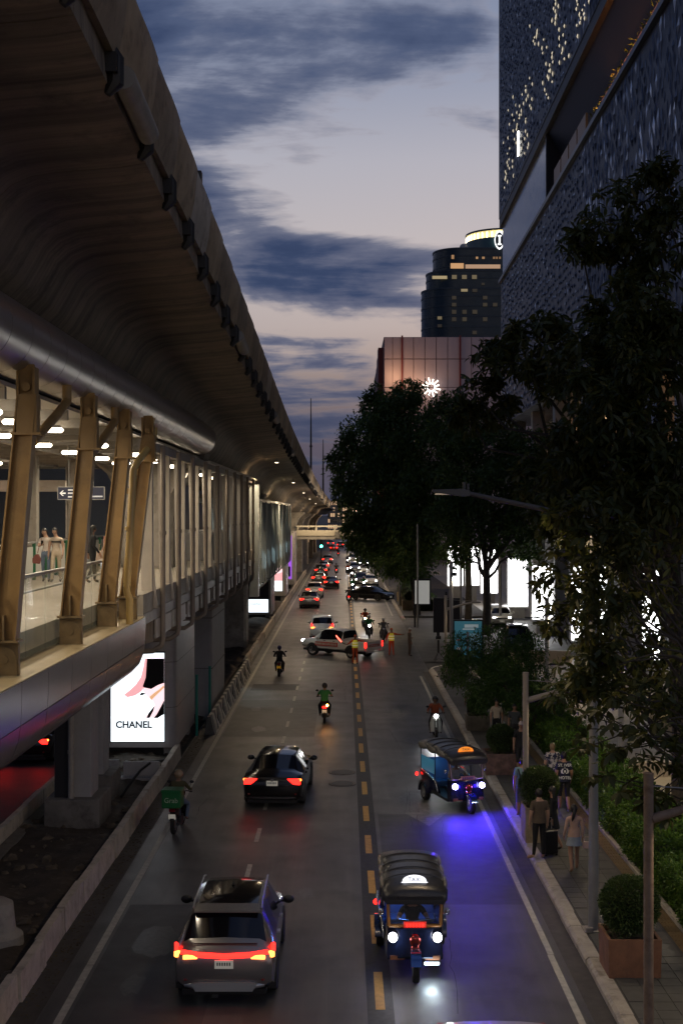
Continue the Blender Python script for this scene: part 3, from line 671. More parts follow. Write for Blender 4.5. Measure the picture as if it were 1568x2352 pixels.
# ================================================================== far footbridge across the road
fbz = thing('far_footbridge', 'lit concrete footbridge crossing the road in the distance', 'footbridge', (0,170,0))
m = MB(); m.bx(-6.2,9,0,3,5.55,6.0); m.build('beam', conc, fbz)
m = MB(); m.bx(-6.2,9,-.15,.1,6.02,6.75); m.build('fascia', M('lit_fascia', (.40,.35,.27), .6), fbz)
m = MB(); m.bx(-6.2,9,-.12,.05,7.15,7.35)
for k in range(7): m.bx(-6.1+k*2.4,-5.9+k*2.4,-.1,.02,6.75,7.15)
m.build('parapet_rail', M('lit_rail', (.42,.38,.30), .6), fbz)
m = MB(); m.bx(-1.2,-.6,-.3,0,5.7,6.6); m.build('lamp_box', conc_d, fbz)
for k, x in enumerate((-5.4,-3.4,-1.7)):
    light('deck_light', 'AREA', fbz, (x,-2.2,7.6), 34, (1,.78,.5), .6, (R(60),0,0))
m = MB(); m.bx(7.4,8.6,.2,2.8,0,5.6); m.build('leg', conc, fbz)
# traffic light under it
t = thing('traffic_light', 'small green traffic light under the far footbridge', 'traffic light', (-3.1,178,0))
m = MB(); m.cyl((0,0,0),(0,0,4.7),.07); m.build('pole', dark, t); m = MB(); m.bx(-.2,.2,-.15,.15,4.2,5.3); m.build('head', black, t)
m = MB(); m.cyl((0,-.2,4.45),(0,-.15,4.45),.19); m.build('green_lens', E('green_signal', (.1,1,.7), 7), t)
# buildings and lights at the far end of the street
def block(name, label, x0, x1, y0, y1, h, mat, floors, cols, lit, seed, litm):
    t = thing(name, label, 'building', ((x0+x1)/2,y0,0)); cx=(x0+x1)/2; r = random.Random(seed)
    m = MB(); m.bx(x0-cx,x1-cx,0,y1-y0,-.05,h); m.build('wall', mat, t)
    w = (x1-x0)/cols; fh = h/floors
    ms = MB(); ms.bx(-w*.36,w*.36,-.06,.0,fh*.2,fh*.8); pm_ = ms.mesh('window', M('dark_window', (.02,.025,.03), .15)); pl_ = ms.mesh('lit_window', litm)
    for j in range(floors):
        for i in range(cols): put('window', pl_ if r.random() < lit else pm_, t, (x0-cx+w*(i+.5), 0, j*fh))
    return t
block('far_block', 'pale lit shop block closing the view beyond the far footbridge', -30, -6.8, 260, 290, 16, M('far_wall', (.22,.19,.16), .8, var=.1), 6, 16, .4, 4, E('warm_window', (1,.62,.34), .45))
block('far_block', 'low lit block at the very end of the street under the viaduct', -6.5, 7, 520, 540, 14, MATS['far_wall'], 6, 14, .4, 8, E('warm_window', (1,.62,.34), .45))
block('roadside_block', 'dark block on the far side of the opposite road behind the walkway', -40, -20, 60, 110, 22, M('dark_wall', (.10,.095,.09), .8, var=.1), 6, 8, .25, 5, E('dim_window', (1,.75,.5), .5))
block('roadside_block', 'second dark block behind the walkway with shop lights', -42, -21, 112, 200, 18, MATS['dark_wall'], 5, 8, .35, 6, E('cool_window', (.7,.9,1), .8))
# ================================================================== leaves
def leafmat(name, c1, c2, tr=.35):
    m = bpy.data.materials.new(name); m.use_nodes = True; nt = m.node_tree; N = nt.nodes; L = nt.links
    p = N['Principled BSDF']; out = N['Material Output']; g = N.new('ShaderNodeNewGeometry')
    rp = N.new('ShaderNodeValToRGB'); L.new(g.outputs['Random Per Island'], rp.inputs[0])
    rp.color_ramp.elements[0].color = (*c1,1); rp.color_ramp.elements[1].color = (*c2,1)
    e = rp.color_ramp.elements.new(.9); e.color = tuple(c2)+(1,); rp.color_ramp.elements[-1].color = (c2[0]*1.5, c2[1]*1.15, c2[2]*.8, 1)
    L.new(rp.outputs[0], p.inputs['Base Color']); p.inputs['Roughness'].default_value = .48
    t = N.new('ShaderNodeBsdfTranslucent'); L.new(rp.outputs[0], t.inputs[0]); mx = N.new('ShaderNodeMixShader'); mx.inputs[0].default_value = tr
    L.new(p.outputs[0], mx.inputs[1]); L.new(t.outputs[0], mx.inputs[2]); L.new(mx.outputs[0], out.inputs[0]); return m
lf_near = leafmat('broad_leaf', (.040,.055,.013), (.090,.092,.019), .4); lf_mid = leafmat('street_tree_leaf', (.05,.095,.024), (.10,.155,.036), .4)
lf_fea = leafmat('feathery_leaf', (.035,.085,.016), (.075,.145,.026)); lf_hedge = leafmat('hedge_leaf', (.035,.095,.012), (.11,.20,.024)); lf_ball = leafmat('clipped_leaf', (.035,.07,.02), (.075,.12,.032))
bark = M('bark', (.055,.045,.036), .9, var=.35, scale=6, bump=.6, bscale=20)
def unit(a): return a/np.maximum(np.linalg.norm(a, axis=-1, keepdims=True), 1e-9)
def leafmesh(name, p, d, l, w, mat, rs, bend=.25, simple=False):
    n = len(p); d = unit(d); up = np.tile([0,0,1.], (n,1)) + rs.normal(0,.45,(n,3))
    s = unit(np.cross(d, up)); nn = np.cross(s, d)
    l = np.broadcast_to(l, (n,))[:,None]; w = np.broadcast_to(w, (n,))[:,None]
    if simple:
        V = np.stack([p, p+d*l*.5+s*w*.5+nn*l*.05, p+d*l-nn*l*bend*.5, p+d*l*.5-s*w*.5+nn*l*.05], 1); k = 4
    else:
        V = np.stack([p, p+d*l*.38+s*w*.42+nn*l*.04, p+d*l*.72+s*w*.5-nn*l*bend*.2, p+d*l-nn*l*bend, p+d*l*.72-s*w*.5-nn*l*bend*.2, p+d*l*.38-s*w*.42+nn*l*.04], 1); k = 6
    me = bpy.data.meshes.new(name); V = V.reshape(-1,3)
    me.vertices.add(len(V)); me.vertices.foreach_set('co', V.astype('f').ravel())
    me.loops.add(n*k); me.loops.foreach_set('vertex_index', np.arange(n*k, dtype='i'))
    me.polygons.add(n); me.polygons.foreach_set('loop_start', (np.arange(n)*k).astype('i')); me.polygons.foreach_set('loop_total', np.full(n,k,'i'))
    me.update(calc_edges=True); me.materials.append(mat); return me
def clump_points(cl, dens, rs, fill=.55):
    P = []; D = []
    for (c, r) in cl:
        r = np.array(r if isinstance(r,(tuple,list)) else (r,r,r)); a = 4*math.pi*np.mean(r)**2
        n = max(20, int(dens*a)); v = unit(rs.normal(0,1,(n,3))); rad = fill+(1-fill)*rs.rand(n,1)**.6; rad += rs.normal(0,.13,(n,1))
        P.append(np.array(c)+v*rad*r); D.append(v)
    return np.concatenate(P), np.concatenate(D)
def DP(x, y, d): return ((x-790)*d/3000, d, 9-(y-1178)*d/3000)
def limb(m, a, b, r0, r1, rs, n=5, sag=.0):
    a, b = np.array(a,float), np.array(b,float); L = np.linalg.norm(b-a); pts = []
    for i in range(n+1):
        t = i/n; p = a+(b-a)*t; p[2] += sag*L*math.sin(math.pi*t)*.5
        if 0 < i < n: p += rs.normal(0,L*.035,3)
        pts.append(tuple(p))
    m.tube(pts, [r0+(r1-r0)*i/n for i in range(n+1)], 7)
def tree(label, base, trunk_top, rt, clumps, dens, mat, leaf=(.3,.12), whorl=0, seed=1, group='street trees on the right pavement', simple=True, fork=None, droop=.2, tufts=0):
    rs = np.random.RandomState(seed)
    core = list(clumps)
    for (c_, r_) in core:
        for q in range(tufts):
            v_ = unit(rs.normal(0,1,3)+[0,-.2,.35]); clumps = clumps+[(tuple(np.array(c_)+v_*r_*rs.uniform(1.0,1.3)), r_*rs.uniform(.22,.42))]
    t = thing('street_tree', label, 'tree', base, 0, group); B = np.array(base)
    m = MB()
    m.tube([tuple(np.array(q)-B) for q in (base, tuple((np.array(base)*.6+np.array(trunk_top)*.4)+[.08,.05,0]), trunk_top)], [rt*1.25, rt, rt*.8], 10)
    for (c, r) in core:
        rr = r if isinstance(r,(int,float)) else min(r)
        tt = np.array(trunk_top); tt = B+(tt-B)*rs.uniform(.75,1.0)
        limb(m, tt-B, np.array(c)-B, rt*.42, rt*.08, rs, sag=.12)
        for k in range(3):
            e = np.array(c)+unit(rs.normal(0,1,3))*rr*.8; limb(m, np.array(c)-B, e-B, rt*.10, rt*.03, rs, n=3)
    m.build('trunk', bark, t, smooth=50)
    P, D = clump_points(clumps, dens, rs)
    n = len(P)
    if whorl:
        k = whorl; ax = unit(D+rs.normal(0,.5,(n,3))+[0,0,.35]); 
        q = unit(np.cross(ax, rs.normal(0,1,(n,3)))); q2 = np.cross(ax, q); PP = []; DD = []
        for i in range(k):
            a = 2*math.pi*i/k+rs.rand(n,1)*.5; d = q*np.cos(a)+q2*np.sin(a)+ax*rs.uniform(.05,.5,(n,1))-np.array([0,0,droop]); PP.append(P+rs.normal(0,.01,(n,3))); DD.append(d)
        P = np.concatenate(PP); D = np.concatenate(DD); n = len(P)
    else: D = unit(D*.6+rs.normal(0,.8,(n,3))-[0,0,droop])
    L = leaf[0]*rs.uniform(.65,1.25,n); Wd = leaf[1]*rs.uniform(.7,1.2,n)
    put('crown', leafmesh('crown', P-B, D, L, Wd, mat, rs, simple=simple), t); return t
def CL(lst, d=None): return [(DP(a[0],a[1],d or a[3]), a[2]*(d or a[3])/3000) for a in lst]

# near broad-leaved tree on the verge, its boughs hanging over the pavement
near = [(1400,500,62,37),(1490,455,72,37),(1330,555,38,37),(1545,540,72,36),(1465,565,55,37),
        (1490,670,62,36),(1360,760,55,36),(1260,790,75,38),(1190,815,55,39),(1130,825,38,40),(1500,740,90,35),(1420,800,90,35),(1550,830,90,34),(1330,850,80,36),(1240,855,55,38),(1470,890,90,34),
        (1380,930,80,34),(1090,905,38,40),(1140,935,42,40),(1080,960,40,41),(1400,1000,95,33),(1500,1010,100,33),(1560,1080,90,32),(1310,1060,75,34),(1240,1100,60,36),(1430,1110,100,33),(1330,1150,85,34),(1510,1190,100,32),(1400,1210,90,32),(1290,1210,55,34)]
tree('big broad-leaved tree nearest on the verge, boughs filling the right edge', (9.7,37.5,.1), (9.3,37,7.5), .26, CL(near), 5.2, lf_near, (.36,.10), whorl=7, seed=4, simple=False, droop=.35, tufts=2)
low = [(1300,1300,50,33),(1250,1330,40,33),(1370,1330,70,32),(1450,1300,80,31),(1540,1330,90,31),(1400,1400,60,31),(1330,1400,40,31),(1480,1380,50,31),(1560,1430,80,30),(1520,1500,60,30),(1440,1560,45,29),(1390,1490,70,30),(1330,1520,55,30),(1460,1470,50,30),(1270,1420,40,31),(1550,1560,60,29),(1300,1590,45,29),(1390,1580,55,29),(1490,1600,45,28)]
cover = [(1290,1180,38,25.6),(1350,1170,45,25.4),(1410,1210,45,25.2),(1330,1240,42,25.4),(1390,1290,45,25.2),(1350,1340,36,25.2),(1400,1380,40,25),(1350,1440,36,25),(1390,1500,36,25),(1345,1530,34,25),(1375,1580,30,25),(1440,1250,50,25)]
tree('slim leafy tree hiding the upper lamp pole beside the pavement', (7.6,25.2,.1), (7.3,25.2,6.0), .08, CL(cover), 3.2, lf_near, (.28,.085), whorl=7, seed=19, simple=False, droop=.35)
tree('lower leafy tree in front of the bright screens beside the hedge', (8.9,31.5,.1), (8.6,31,3.2), .14, CL(low), 1.25, lf_near, (.30,.09), whorl=7, seed=9, simple=False, droop=.35)
# hanging twigs with whorled leaves close to the camera
def twig_tree():
    rs = np.random.RandomState(21); base = np.array([7.9,23.0,.1]); t = thing('street_tree', 'young tree with sparse whorled leaves hanging before the brown pole', 'tree', tuple(base), 0, 'street trees on the right pavement')
    m = MB(); m.tube([(0,0,0),(.06,.05,2.2),(-.02,0,4.4),(.1,.1,6.0)], [.10,.085,.06,.03], 8)
    P = []
    tips = [(1345,1720,23),(1365,1790,23),(1395,1670,23),(1420,1730,23),(1445,1665,23),(1460,1740,22.5),(1480,1690,22.5),(1500,1750,22.5),(1525,1700,22.5),(1545,1760,22.5),(1560,1690,22.5),(1440,1800,22.5),(1490,1810,22.5),(1530,1830,22.5),(1515,1880,22.3),(1480,1850,22.3),(1555,1850,22.3),(1410,1610,23.5),(1460,1610,23.5),(1520,1630,23.3),(1555,1620,23.3),(1340,1640,24),(1385,1740,23),(1505,1660,22.8),(1562,1780,22.5),(1375,1640,24),(1345,1680,24)]
    for k,(x,y,d) in enumerate(tips):
        p = np.array(DP(x,y,d))-base; hub = np.array([.05,.05,5.6-2.6*rs.rand()])+np.array([p[0]*.25,p[1]*.25,0])
        m.tube([tuple(hub), tuple((hub+p)/2+[0,0,.15]), tuple(p+rs.normal(0,.03,3)+[0,0,.05]), tuple(p)], [.02,.014,.010,.006], 5); P.append(p)
        for q in range(2): P.append(p+rs.normal(0,.13,3))
    m.build('trunk', bark, t, smooth=50)
    PP=[]; DD=[]
    for p in P:
        ax = unit(np.array([rs.normal(0,.5),rs.normal(0,.5),.6])); q = unit(np.cross(ax,[.3,.8,.1])); q2 = np.cross(ax,q); k = rs.randint(6,10)
        for i in range(k):
            a = 2*math.pi*i/k+rs.rand()*.4; PP.append(p); DD.append(q*math.cos(a)+q2*math.sin(a)+ax*.15-np.array([0,0,.35]))
    PP=np.array(PP); DD=np.array(DD); put('crown', leafmesh('crown', PP, DD, .24*rs.uniform(.7,1.2,len(PP)), .085*rs.uniform(.8,1.2,len(PP)), lf_near, rs, bend=.3), t)
twig_tree()
# dark street trees in the middle distance
ta = [(1140,1040,70,96),(1200,1090,75,94),(1150,1140,80,96),(1215,1180,60,93),(1110,1210,55,96),(1170,1230,50,95),(1060,1000,60,98),(1070,1090,70,98),(1240,1040,55,92),(1250,1130,50,92),(1050,1180,60,98),(1210,1260,30,93),(1040,1270,34,99)]
tree('dark street tree with forked trunk in front of the white screens', (10.3,95,.1), (10.35,95.2,5.2), .30, CL(ta), 26, lf_mid, (.44,.17), seed=11, tufts=4)
tb = [(1008,970,42,108),(985,1040,80,108),(1010,1130,80,107),(960,1150,70,108),(1000,1220,65,107),(950,1250,55,108),(1020,960,45,107),(935,1000,70,110),(1040,930,28,108)]
tree('tall dark street tree with straight trunk beside the forked one', (10.25,108,.1), (10.2,108,7.0), .26, CL(tb), 26, lf_mid, (.44,.17), seed=12, tufts=4)
tc = [(938,900,30,112),(920,945,45,112),(870,945,40,113),(850,930,22,113),(835,1000,50,114),(895,1040,80,112),(795,1030,28,114),(775,1062,24,115),(820,1085,55,114),(880,1130,75,112),(800,1120,32,115),(830,1180,48,114),(900,1210,65,112),(840,1240,42,113),(890,1280,45,112),(930,1295,40,111),(815,1225,28,114)]
tree('large dark street tree spreading over the oncoming traffic', (6.3,113,.1), (5.6,113,5.5), .28, CL(tc), 26, lf_mid, (.44,.17), seed=13, droop=.5, tufts=5)
for k,(x,y,h,s) in enumerate(((6.9,150,8,14),(6.7,185,8.5,15),(6.6,225,8,16),(7.4,275,9,18))):
    rs0 = np.random.RandomState(40+k); cl = [((x+rs0.uniform(-2.4,2.4), y+rs0.uniform(-2.5,2.5), h*.55+rs0.uniform(-1.6,3.4)), rs0.uniform(1.2,2.2)) for _ in range(12)]
    tree('%s street tree in the row receding behind the large dark one' % ('first','second','third','farthest')[k], (x,y,.1), (x,y,3.6), .2, cl, 16, lf_mid, (.5,.25), seed=s)
td = [(1060,1495,42,53),(1130,1480,45,53),(1180,1520,55,52),(1095,1550,52,52),(1040,1545,30,53),(1160,1590,48,51),(1215,1490,38,52),(1225,1560,45,51),(1290,1600,35,49),(1320,1570,35,49),(1110,1600,40,51),(1195,1620,36,50)]
tree('small feathery bright green tree leaning over the pavement', (7.45,50,.1), (7.2,50.5,1.7), .10, CL(td), 170, lf_fea, (.17,.055), seed=15, droop=.35)
# clipped hedge along the verge
def hedge(label, x0, x1, y0, y1, h, seed, n):
    t = thing('hedge', label, 'hedge', ((x0+x1)/2,(y0+y1)/2,.1)); c = np.array([(x0+x1)/2,(y0+y1)/2,.1]); rs = np.random.RandomState(seed)
    m = MB(); m.bx(x0-c[0]+.12,x1-c[0]-.12,y0-c[1]+.1,y1-c[1]-.1,0,h-.12); m.build('twigs', M('hedge_core', (.012,.018,.006), .9), t)
    u = rs.rand(n); P = np.stack([rs.uniform(x0,x1,n), rs.uniform(y0,y1,n), h+rs.normal(0,.05,n)+.07*np.sin(rs.rand(n)*0+0)],1)
    s = u < .38; P[s,0] = x0+rs.normal(0,.05,s.sum()); P[s,2] = rs.uniform(.02,h,s.sum())
    s = u > .93; P[s,1] = y0+rs.normal(0,.05,s.sum()); P[s,2] = rs.uniform(.02,h,s.sum())
    P[:,2] += .10*np.sin(P[:,1]*1.7)*np.sin(P[:,0]*2.3+1)+.05*np.sin(P[:,1]*5.1+P[:,0]*4); P[:,0] += .06*np.sin(P[:,1]*2.2+P[:,2]*3)
    D = rs.normal(0,.7,(n,3))+[-.25,-.2,.55]; P[:,2] += .1
    put('foliage', leafmesh('foliage', P-c, D, .10*rs.uniform(.6,1.4,n), .05*rs.uniform(.7,1.3,n), lf_hedge, rs, simple=True), t)
hedge('long clipped green hedge between pavement and beige plaza, nearest stretch', 7.3, 9.05, 20.5, 44, .95, 3, 42000)
hedge('far stretch of green hedge behind the small feathery tree', 7.4, 9.05, 45, 72, 1.0, 4, 26000)
hedge('clipped hedge along the pavement beyond the side entrance', 6.4, 8.4, 118, 150, 1.2, 5, 9000)

# clipped ball bushes in planters
def planter(label, blabel, x, y, w, h, br, bz, seed, mat, n=9000, square=True):
    t = thing('planter', label, 'planter', (x,y,.15)); m = MB(); hw = w/2
    m.loft([[(-hw,-hw,0),(hw,-hw,0),(hw,hw,0),(-hw,hw,0)],[(-hw*1.04,-hw*1.04,h),(hw*1.04,-hw*1.04,h),(hw*1.04,hw*1.04,h),(-hw*1.04,hw*1.04,h)]], caps=False)
    m.loft([[(-hw*1.04,-hw*1.04,h),(hw*1.04,-hw*1.04,h),(hw*1.04,hw*1.04,h),(-hw*1.04,hw*1.04,h)],[(-hw*.9,-hw*.9,h),(hw*.9,-hw*.9,h),(hw*.9,hw*.9,h),(-hw*.9,hw*.9,h)],[(-hw*.9,-hw*.9,h-.1),(hw*.9,-hw*.9,h-.1),(hw*.9,hw*.9,h-.1),(-hw*.9,hw*.9,h-.1)]], caps=False)
    m.build('box', mat, t, bevel=.012)
    m = MB(); m.bx(-hw*.9,hw*.9,-hw*.9,hw*.9,h-.14,h-.1); m.build('earth', soil, t)
    b = thing('topiary_bush', blabel, 'bush', (x,y,.15+h-.1)); rs = np.random.RandomState(seed)
    m = MB()
    for k in range(5): m.tube([(rs.uniform(-.12,.12),rs.uniform(-.12,.12),-.02),(rs.uniform(-.1,.1),rs.uniform(-.1,.1),.25),(rs.uniform(-.25,.25),rs.uniform(-.25,.25),bz-.15-h)], [.03,.022,.012], 6)
    m.ell((0,0,bz-h-.05),(br*.82,br*.82,br*.78),14,10,1); m.build('stems', [bark, MATS['hedge_core']], b, smooth=60)
    v = unit(rs.normal(0,1,(n,3))); v = v[v[:,2] > -.93]; n2 = len(v)
    lump = 1+.035*np.sin(v[:,0]*7+seed)*np.sin(v[:,1]*6+v[:,2]*5)+.05*rs.normal(0,.6,n2)
    P = v*(br*np.array([1,1,.93]))*lump[:,None]*(.9+.1*rs.rand(n2,1)); P[:,2] += bz-h-.05
    s = P[:,2] < bz-h-.05-br*.55; P[s] += rs.normal(0,.06,(s.sum(),3))
    put('foliage', leafmesh('foliage', P, v+rs.normal(0,.55,(n2,3))+[0,0,.2], .055*rs.uniform(.6,1.4,n2), .028*rs.uniform(.7,1.3,n2), lf_ball, rs, simple=True), b)
terra = M('terracotta', (.20,.095,.055), .75, var=.25, scale=3, bump=.15, dirt=(2.5,(.10,.06,.04),.5,.8))
sandst = M('sandstone_planter', (.30,.24,.16), .8, var=.25, scale=3, bump=.2, dirt=(2,(.16,.12,.08),.5,.8))
planter('square terracotta planter nearest on the pavement', 'round clipped bush in the terracotta planter', 5.52, 25.3, .98, .74, .56, 1.42, 1, terra, 11000)
planter('tall sandstone planter behind the man in the brown shirt', 'large round clipped bush in the tall sandstone planter beside the couple', 5.28, 35.4, .85, .95, .53, 1.62, 2, sandst, 9000)
planter('worn reddish planter beside the blue-lit three-wheeler', 'round clipped bush in the worn planter beside the blue-lit three-wheeler', 5.35, 44.6, 1.15, .72, .48, 1.32, 3, M('worn_planter', (.17,.10,.085), .85, var=.4, scale=5, dirt=(3.5,(.06,.045,.04),.45,.7)), 7000)
planter('small grey planter farther back along the kerb', 'small dark clipped bush under the feathery tree', 5.45, 53.5, .9, .6, .42, 1.15, 4, conc_d, 5000)
planter('far planter at the pavement corner before the side entrance', 'dark clipped bush at the pavement corner under the feathery tree', 5.9, 69.5, .9, .6, .55, 1.2, 5, conc_d, 4000)
for k,(x,y) in enumerate(((5.9,119),(5.9,124.5),(5.9,131))):
    planter('%s rough planter along the kerb beyond the side entrance' % ('first','second','third')[k], 'bush in the %s rough planter beyond the side entrance' % ('first','second','third')[k], x, y, 1.2, .9, .6, 1.5, 6+k, sandst, 2500)

# ================================================================== lamps
lens_w = E('lamp_lens', (1,.80,.55), 6)
def road_lamp(y, label, power, col=(1,.74,.46), x=5.28, reach=3.3, lens=lens_w, spill=1.0):
    t = thing('street_lamp', label, 'street lamp', (x,y,.15), 0, 'tall street lamps along the right kerb')
    m = MB(); m.tube([(0,0,0),(0,0,3),(0,0,8.75)], [.115,.10,.075], 12); m.build('pole', galv, t, smooth=50)
    m = MB(); m.bx(-.22,.22,-.22,.22,0,.03); m.bx(-.2,-.05,-.25,-.15,.03,.12); m.build('base_plate', conc, t)
    m = MB(); m.tube([(0,0,8.7),(-1.4,0,9.0),(-2.7,0,9.27)], [.06,.055,.05], 8); m.build('arm', M('arm_paint', (.075,.065,.06), .6), t, smooth=50)
    m = MB(); m.loft([[(-2.62,-.09,9.20),(-2.62,.09,9.20),(-2.62,.09,9.33),(-2.62,-.09,9.33)],[(-2.82,-.14,9.20),(-2.82,.14,9.20),(-2.82,.14,9.36),(-2.82,-.14,9.36)],[(-3.42,-.13,9.29),(-3.42,.13,9.29),(-3.42,.13,9.34),(-3.42,-.13,9.34)]]); m.cyl((-2.74,0,9.34),(-2.74,0,9.5),.035); m.cyl((-2.66,0,9.34),(-2.66,0,9.47),.03); m.build('head', M('road_lamp_head', (.09,.085,.08), .6), t, bevel=.01)
    m = MB(); m.bx(-3.35,-2.86,-.11,.11,9.235,9.262); m.build('lens', lens, t)
    if power and y == 27.7: light('lamp', 'SPOT', t, (-3.1,0,9.21), power, col, .15, (0,0,0), 176, .25)
    elif power: light('lamp', 'POINT', t, (-3.1,0,8.8), power, col, .18)
    return t
dim = E('lamp_lens_dim', (1,.80,.55), .12)
road_lamp(27.7, 'tall street lamp nearest, its long arm reaching over the road before the dark trees', 520, lens=dim)
road_lamp(-4, 'tall street lamp behind the viewpoint lighting the near road', 480)
for y, p, nm in ((124,700,'second tall street lamp, buried in the large dark tree'),(156,900,'third tall street lamp far along the row of trees'),(190,900,'fourth tall street lamp far along the row of trees'),(230,1200,'fifth tall street lamp near the end of the row'),(300,1800,'farthest tall street lamp at the end of the street')): road_lamp(y, nm, p)
for k,(x,y,z,p) in enumerate(((-3.7,73.5,zp(73.5)-1.98,1100),(-3.75,99,zp(99)-1.98,1350),(-3.8,126,zp(126)-1.98,1200),(-3.9,152,zp(152)-1.98,1200),(-3.95,186,zp(186)-1.98,1200))):
    t = thing('floodlight', '%s warm floodlight fixed under the viaduct edge, counted from the camera' % ('first','second','third','fourth','fifth')[k], 'floodlight', (x,y,z), 0, 'floodlights under the viaduct edge')
    m = MB(); m.bx(-.22,.02,-.12,.12,0,.07); m.build('housing', dark, t); m = MB(); m.bx(-.18,.0,-.09,.09,-.02,0); m.build('lens', lens_w, t)
    m = MB(); m.bx(-.13,-.07,-.03,.03,.06,.32); m.build('bracket', galv, t)
    light('lamp', 'SPOT', t, (-.09,0,-.06), p, (1,.74,.46), .12, (0,0,0), 160, .5)
def short_lamp(x, y, label, mat, h=4.45):
    t = thing('pavement_lamp', label, 'street lamp', (x,y,.15), 0, 'short lamps with arms over the pavement')
    m = MB(); m.cyl((0,0,0),(0,0,h),.083,n=14); m.cyl((0,0,h),(0,0,h+.02),.088,n=14); m.cyl((0,0,h-1.05),(0,0,h-1.02),.09,n=14); m.build('pole', mat, t, smooth=50)
    m = MB(); m.tube([(.06,0,h-.75),(.5,0,h-.62),(1.0,0,h-.47),(1.6,0,h-.36)], [.085,.075,.06,.05], 8); m.build('arm', mat, t, smooth=50)
    m = MB(); m.bx(1.45,1.95,-.1,.1,h-.40,h-.32); m.build('head', M('lamp_head_paint', (.25,.235,.215), .5), t, bevel=.01)
    m = MB(); m.tube([(.06,0,h-.2),(1.5,0,h-.3)], .012, 5); m.build('stay_wire', galv, t)
    light('lamp', 'SPOT', t, (1.7,0,h-.42), 150, (1,.76,.48), .1, (0,0,0), 165, .5)
    return t
short_lamp(4.98, 35.9, 'short grey lamp post with a raised arm beside the large clipped bush', M('grey_post_paint', (.30,.265,.24), .55, var=.1))
short_lamp(5.12, 22.0, 'rusty brown lamp post in front at the edge of the picture', rusty)
short_lamp(5.68, 73.2, 'short grey post with an arm in front of the blue poster', MATS['grey_post_paint'], 4.2)
for k,(x,y,h) in enumerate(((9.15,43.2,5.0),(9.3,60,5.0),(5.75,70.3,6.3),(12.3,103,8.5),(9.1,102,9.0),(9.35,30.5,4.8))):  # last post is an unseen extra, added to brighten the near hedge
    t = thing('light_post', ('pale post behind the hedge with a small floodlight','second pale post behind the hedge, half hidden by leaves','tall pale post at the pavement corner beside the blue poster','tall pale post in front of the white screens','tall grey post beside the straight tree trunk','added pale post to light the nearest hedge, hidden in leaves')[k], 'post', (x,y,.1))
    m = MB(); m.cyl((0,0,0),(0,0,h),.10,n=14); m.build('pole', M('pale_post', (.36,.34,.33), .5, var=.1), t, smooth=50)
    m = MB(); m.bx(.1,.3,-.15,.05,h-.8,h-.6); m.build('floodlight', dark, t)
    light('lamp', 'SPOT', t, (.2,-.05,h-.82), (330,300,90,260,160,330)[k], (1,.86,.62), .08, (0,0,0), 150, .6)

# ================================================================== boards and posters near the side entrance
t = thing('poster_case', 'backlit blue poster case in a dark frame at the pavement corner', 'poster case', (6.72,71,.15))
m = MB(); m.bx(-.82,.82,-.1,.1,.75,3.05); m.build('frame', black, t)
m = MB(); m.bx(-.74,.74,-.112,-.1,.83,2.97); s_ = m.build('poster', E('poster_blue', (.05,.20,.27), .22, (.05,.16,.22)), t)
for (x0,x1,z0,z1,c) in ((-.2,.55,2.62,2.8,(.5,.6,.65)),(-.3,.4,2.5,2.58,(.5,.6,.65)),(.1,.66,1.5,2.3,(.24,.42,.5)),(-.64,-.45,1.9,2.0,(.6,.3,.3)),(-.62,-.4,1.4,1.55,(.55,.5,.5)),(-.1,.05,.9,2.4,(.10,.10,.12))):
    m = MB(); m.bx(x0,x1,-.118,-.113,z0,z1); m.build('poster_print', E('poster_print_%d' % int(c[0]*100+c[1]*7), c, .15), s_)
for q_ in (-.6,.6):
    m = MB(); m.bx(q_-.1,q_+.1,-.08,.08,0,.76); m.build('stand', dark, t)
t = thing('white_board', 'blank off-white lightbox board on a post at the far pavement', 'sign board', (gx(968,1440,.15),101,.15)); 
m = MB(); m.bx(-.68,.68,-.12,.12,1.7,3.75); m.build('case', black, t); m = MB(); m.bx(-.55,.57,-.135,-.12,1.82,3.62); m.build('face', E('lightbox_face', (.55,.54,.5), .32, (.5,.5,.47)), t)
m = MB(); m.cyl((-.35,-.2,0),(-.35,-.2,8),.075); m.build('pole', galv, t, smooth=40); m = MB(); m.bx(-.62,-.48,-.06,.06,0,1.8); m.build('post', dark, t)
t = thing('dark_board', 'large unlit dark board seen from behind on the far pavement', 'sign board', (7.35,94,.12))
m = MB(); m.bx(-.95,.95,-.12,.12,.28,2.75); m.build('case', M('dark_board', (.018,.016,.020), .5), t); m = MB(); m.bx(-.1,.05,-.06,.06,2.75,3.2); m.build('vent', black, t); 
for q_ in (-.6,.6):
    m = MB(); m.bx(q_-.1,q_+.1,-.1,.1,0,.28); m.build('stand', dark, t)
t = thing('tripod_stand', 'black wheeled stand with a small display at the entrance corner', 'stand', (gx(1006,1518,.15),gy(1518,.15),.15))
m = MB(); m.bx(-.06,.06,-.04,.04,.5,1.25); m.build('column', black, t); m = MB(); m.box((0,0,1.4),(.3,.08,.2),rx=.5); m.build('display', dark, t)
for a in (0,2.1,4.2):
    m = MB(); m.tube([(0,0,.55),(.4*math.cos(a),.4*math.sin(a),.06)],.018,6); m.tube([(0,0,.12),(.4*math.cos(a),.4*math.sin(a),.06)],.014,6); m.cyl((.4*math.cos(a)-.02,.4*math.sin(a),.05),(.4*math.cos(a)+.02,.4*math.sin(a),.05),.05,n=8); m.build('leg', black, t)
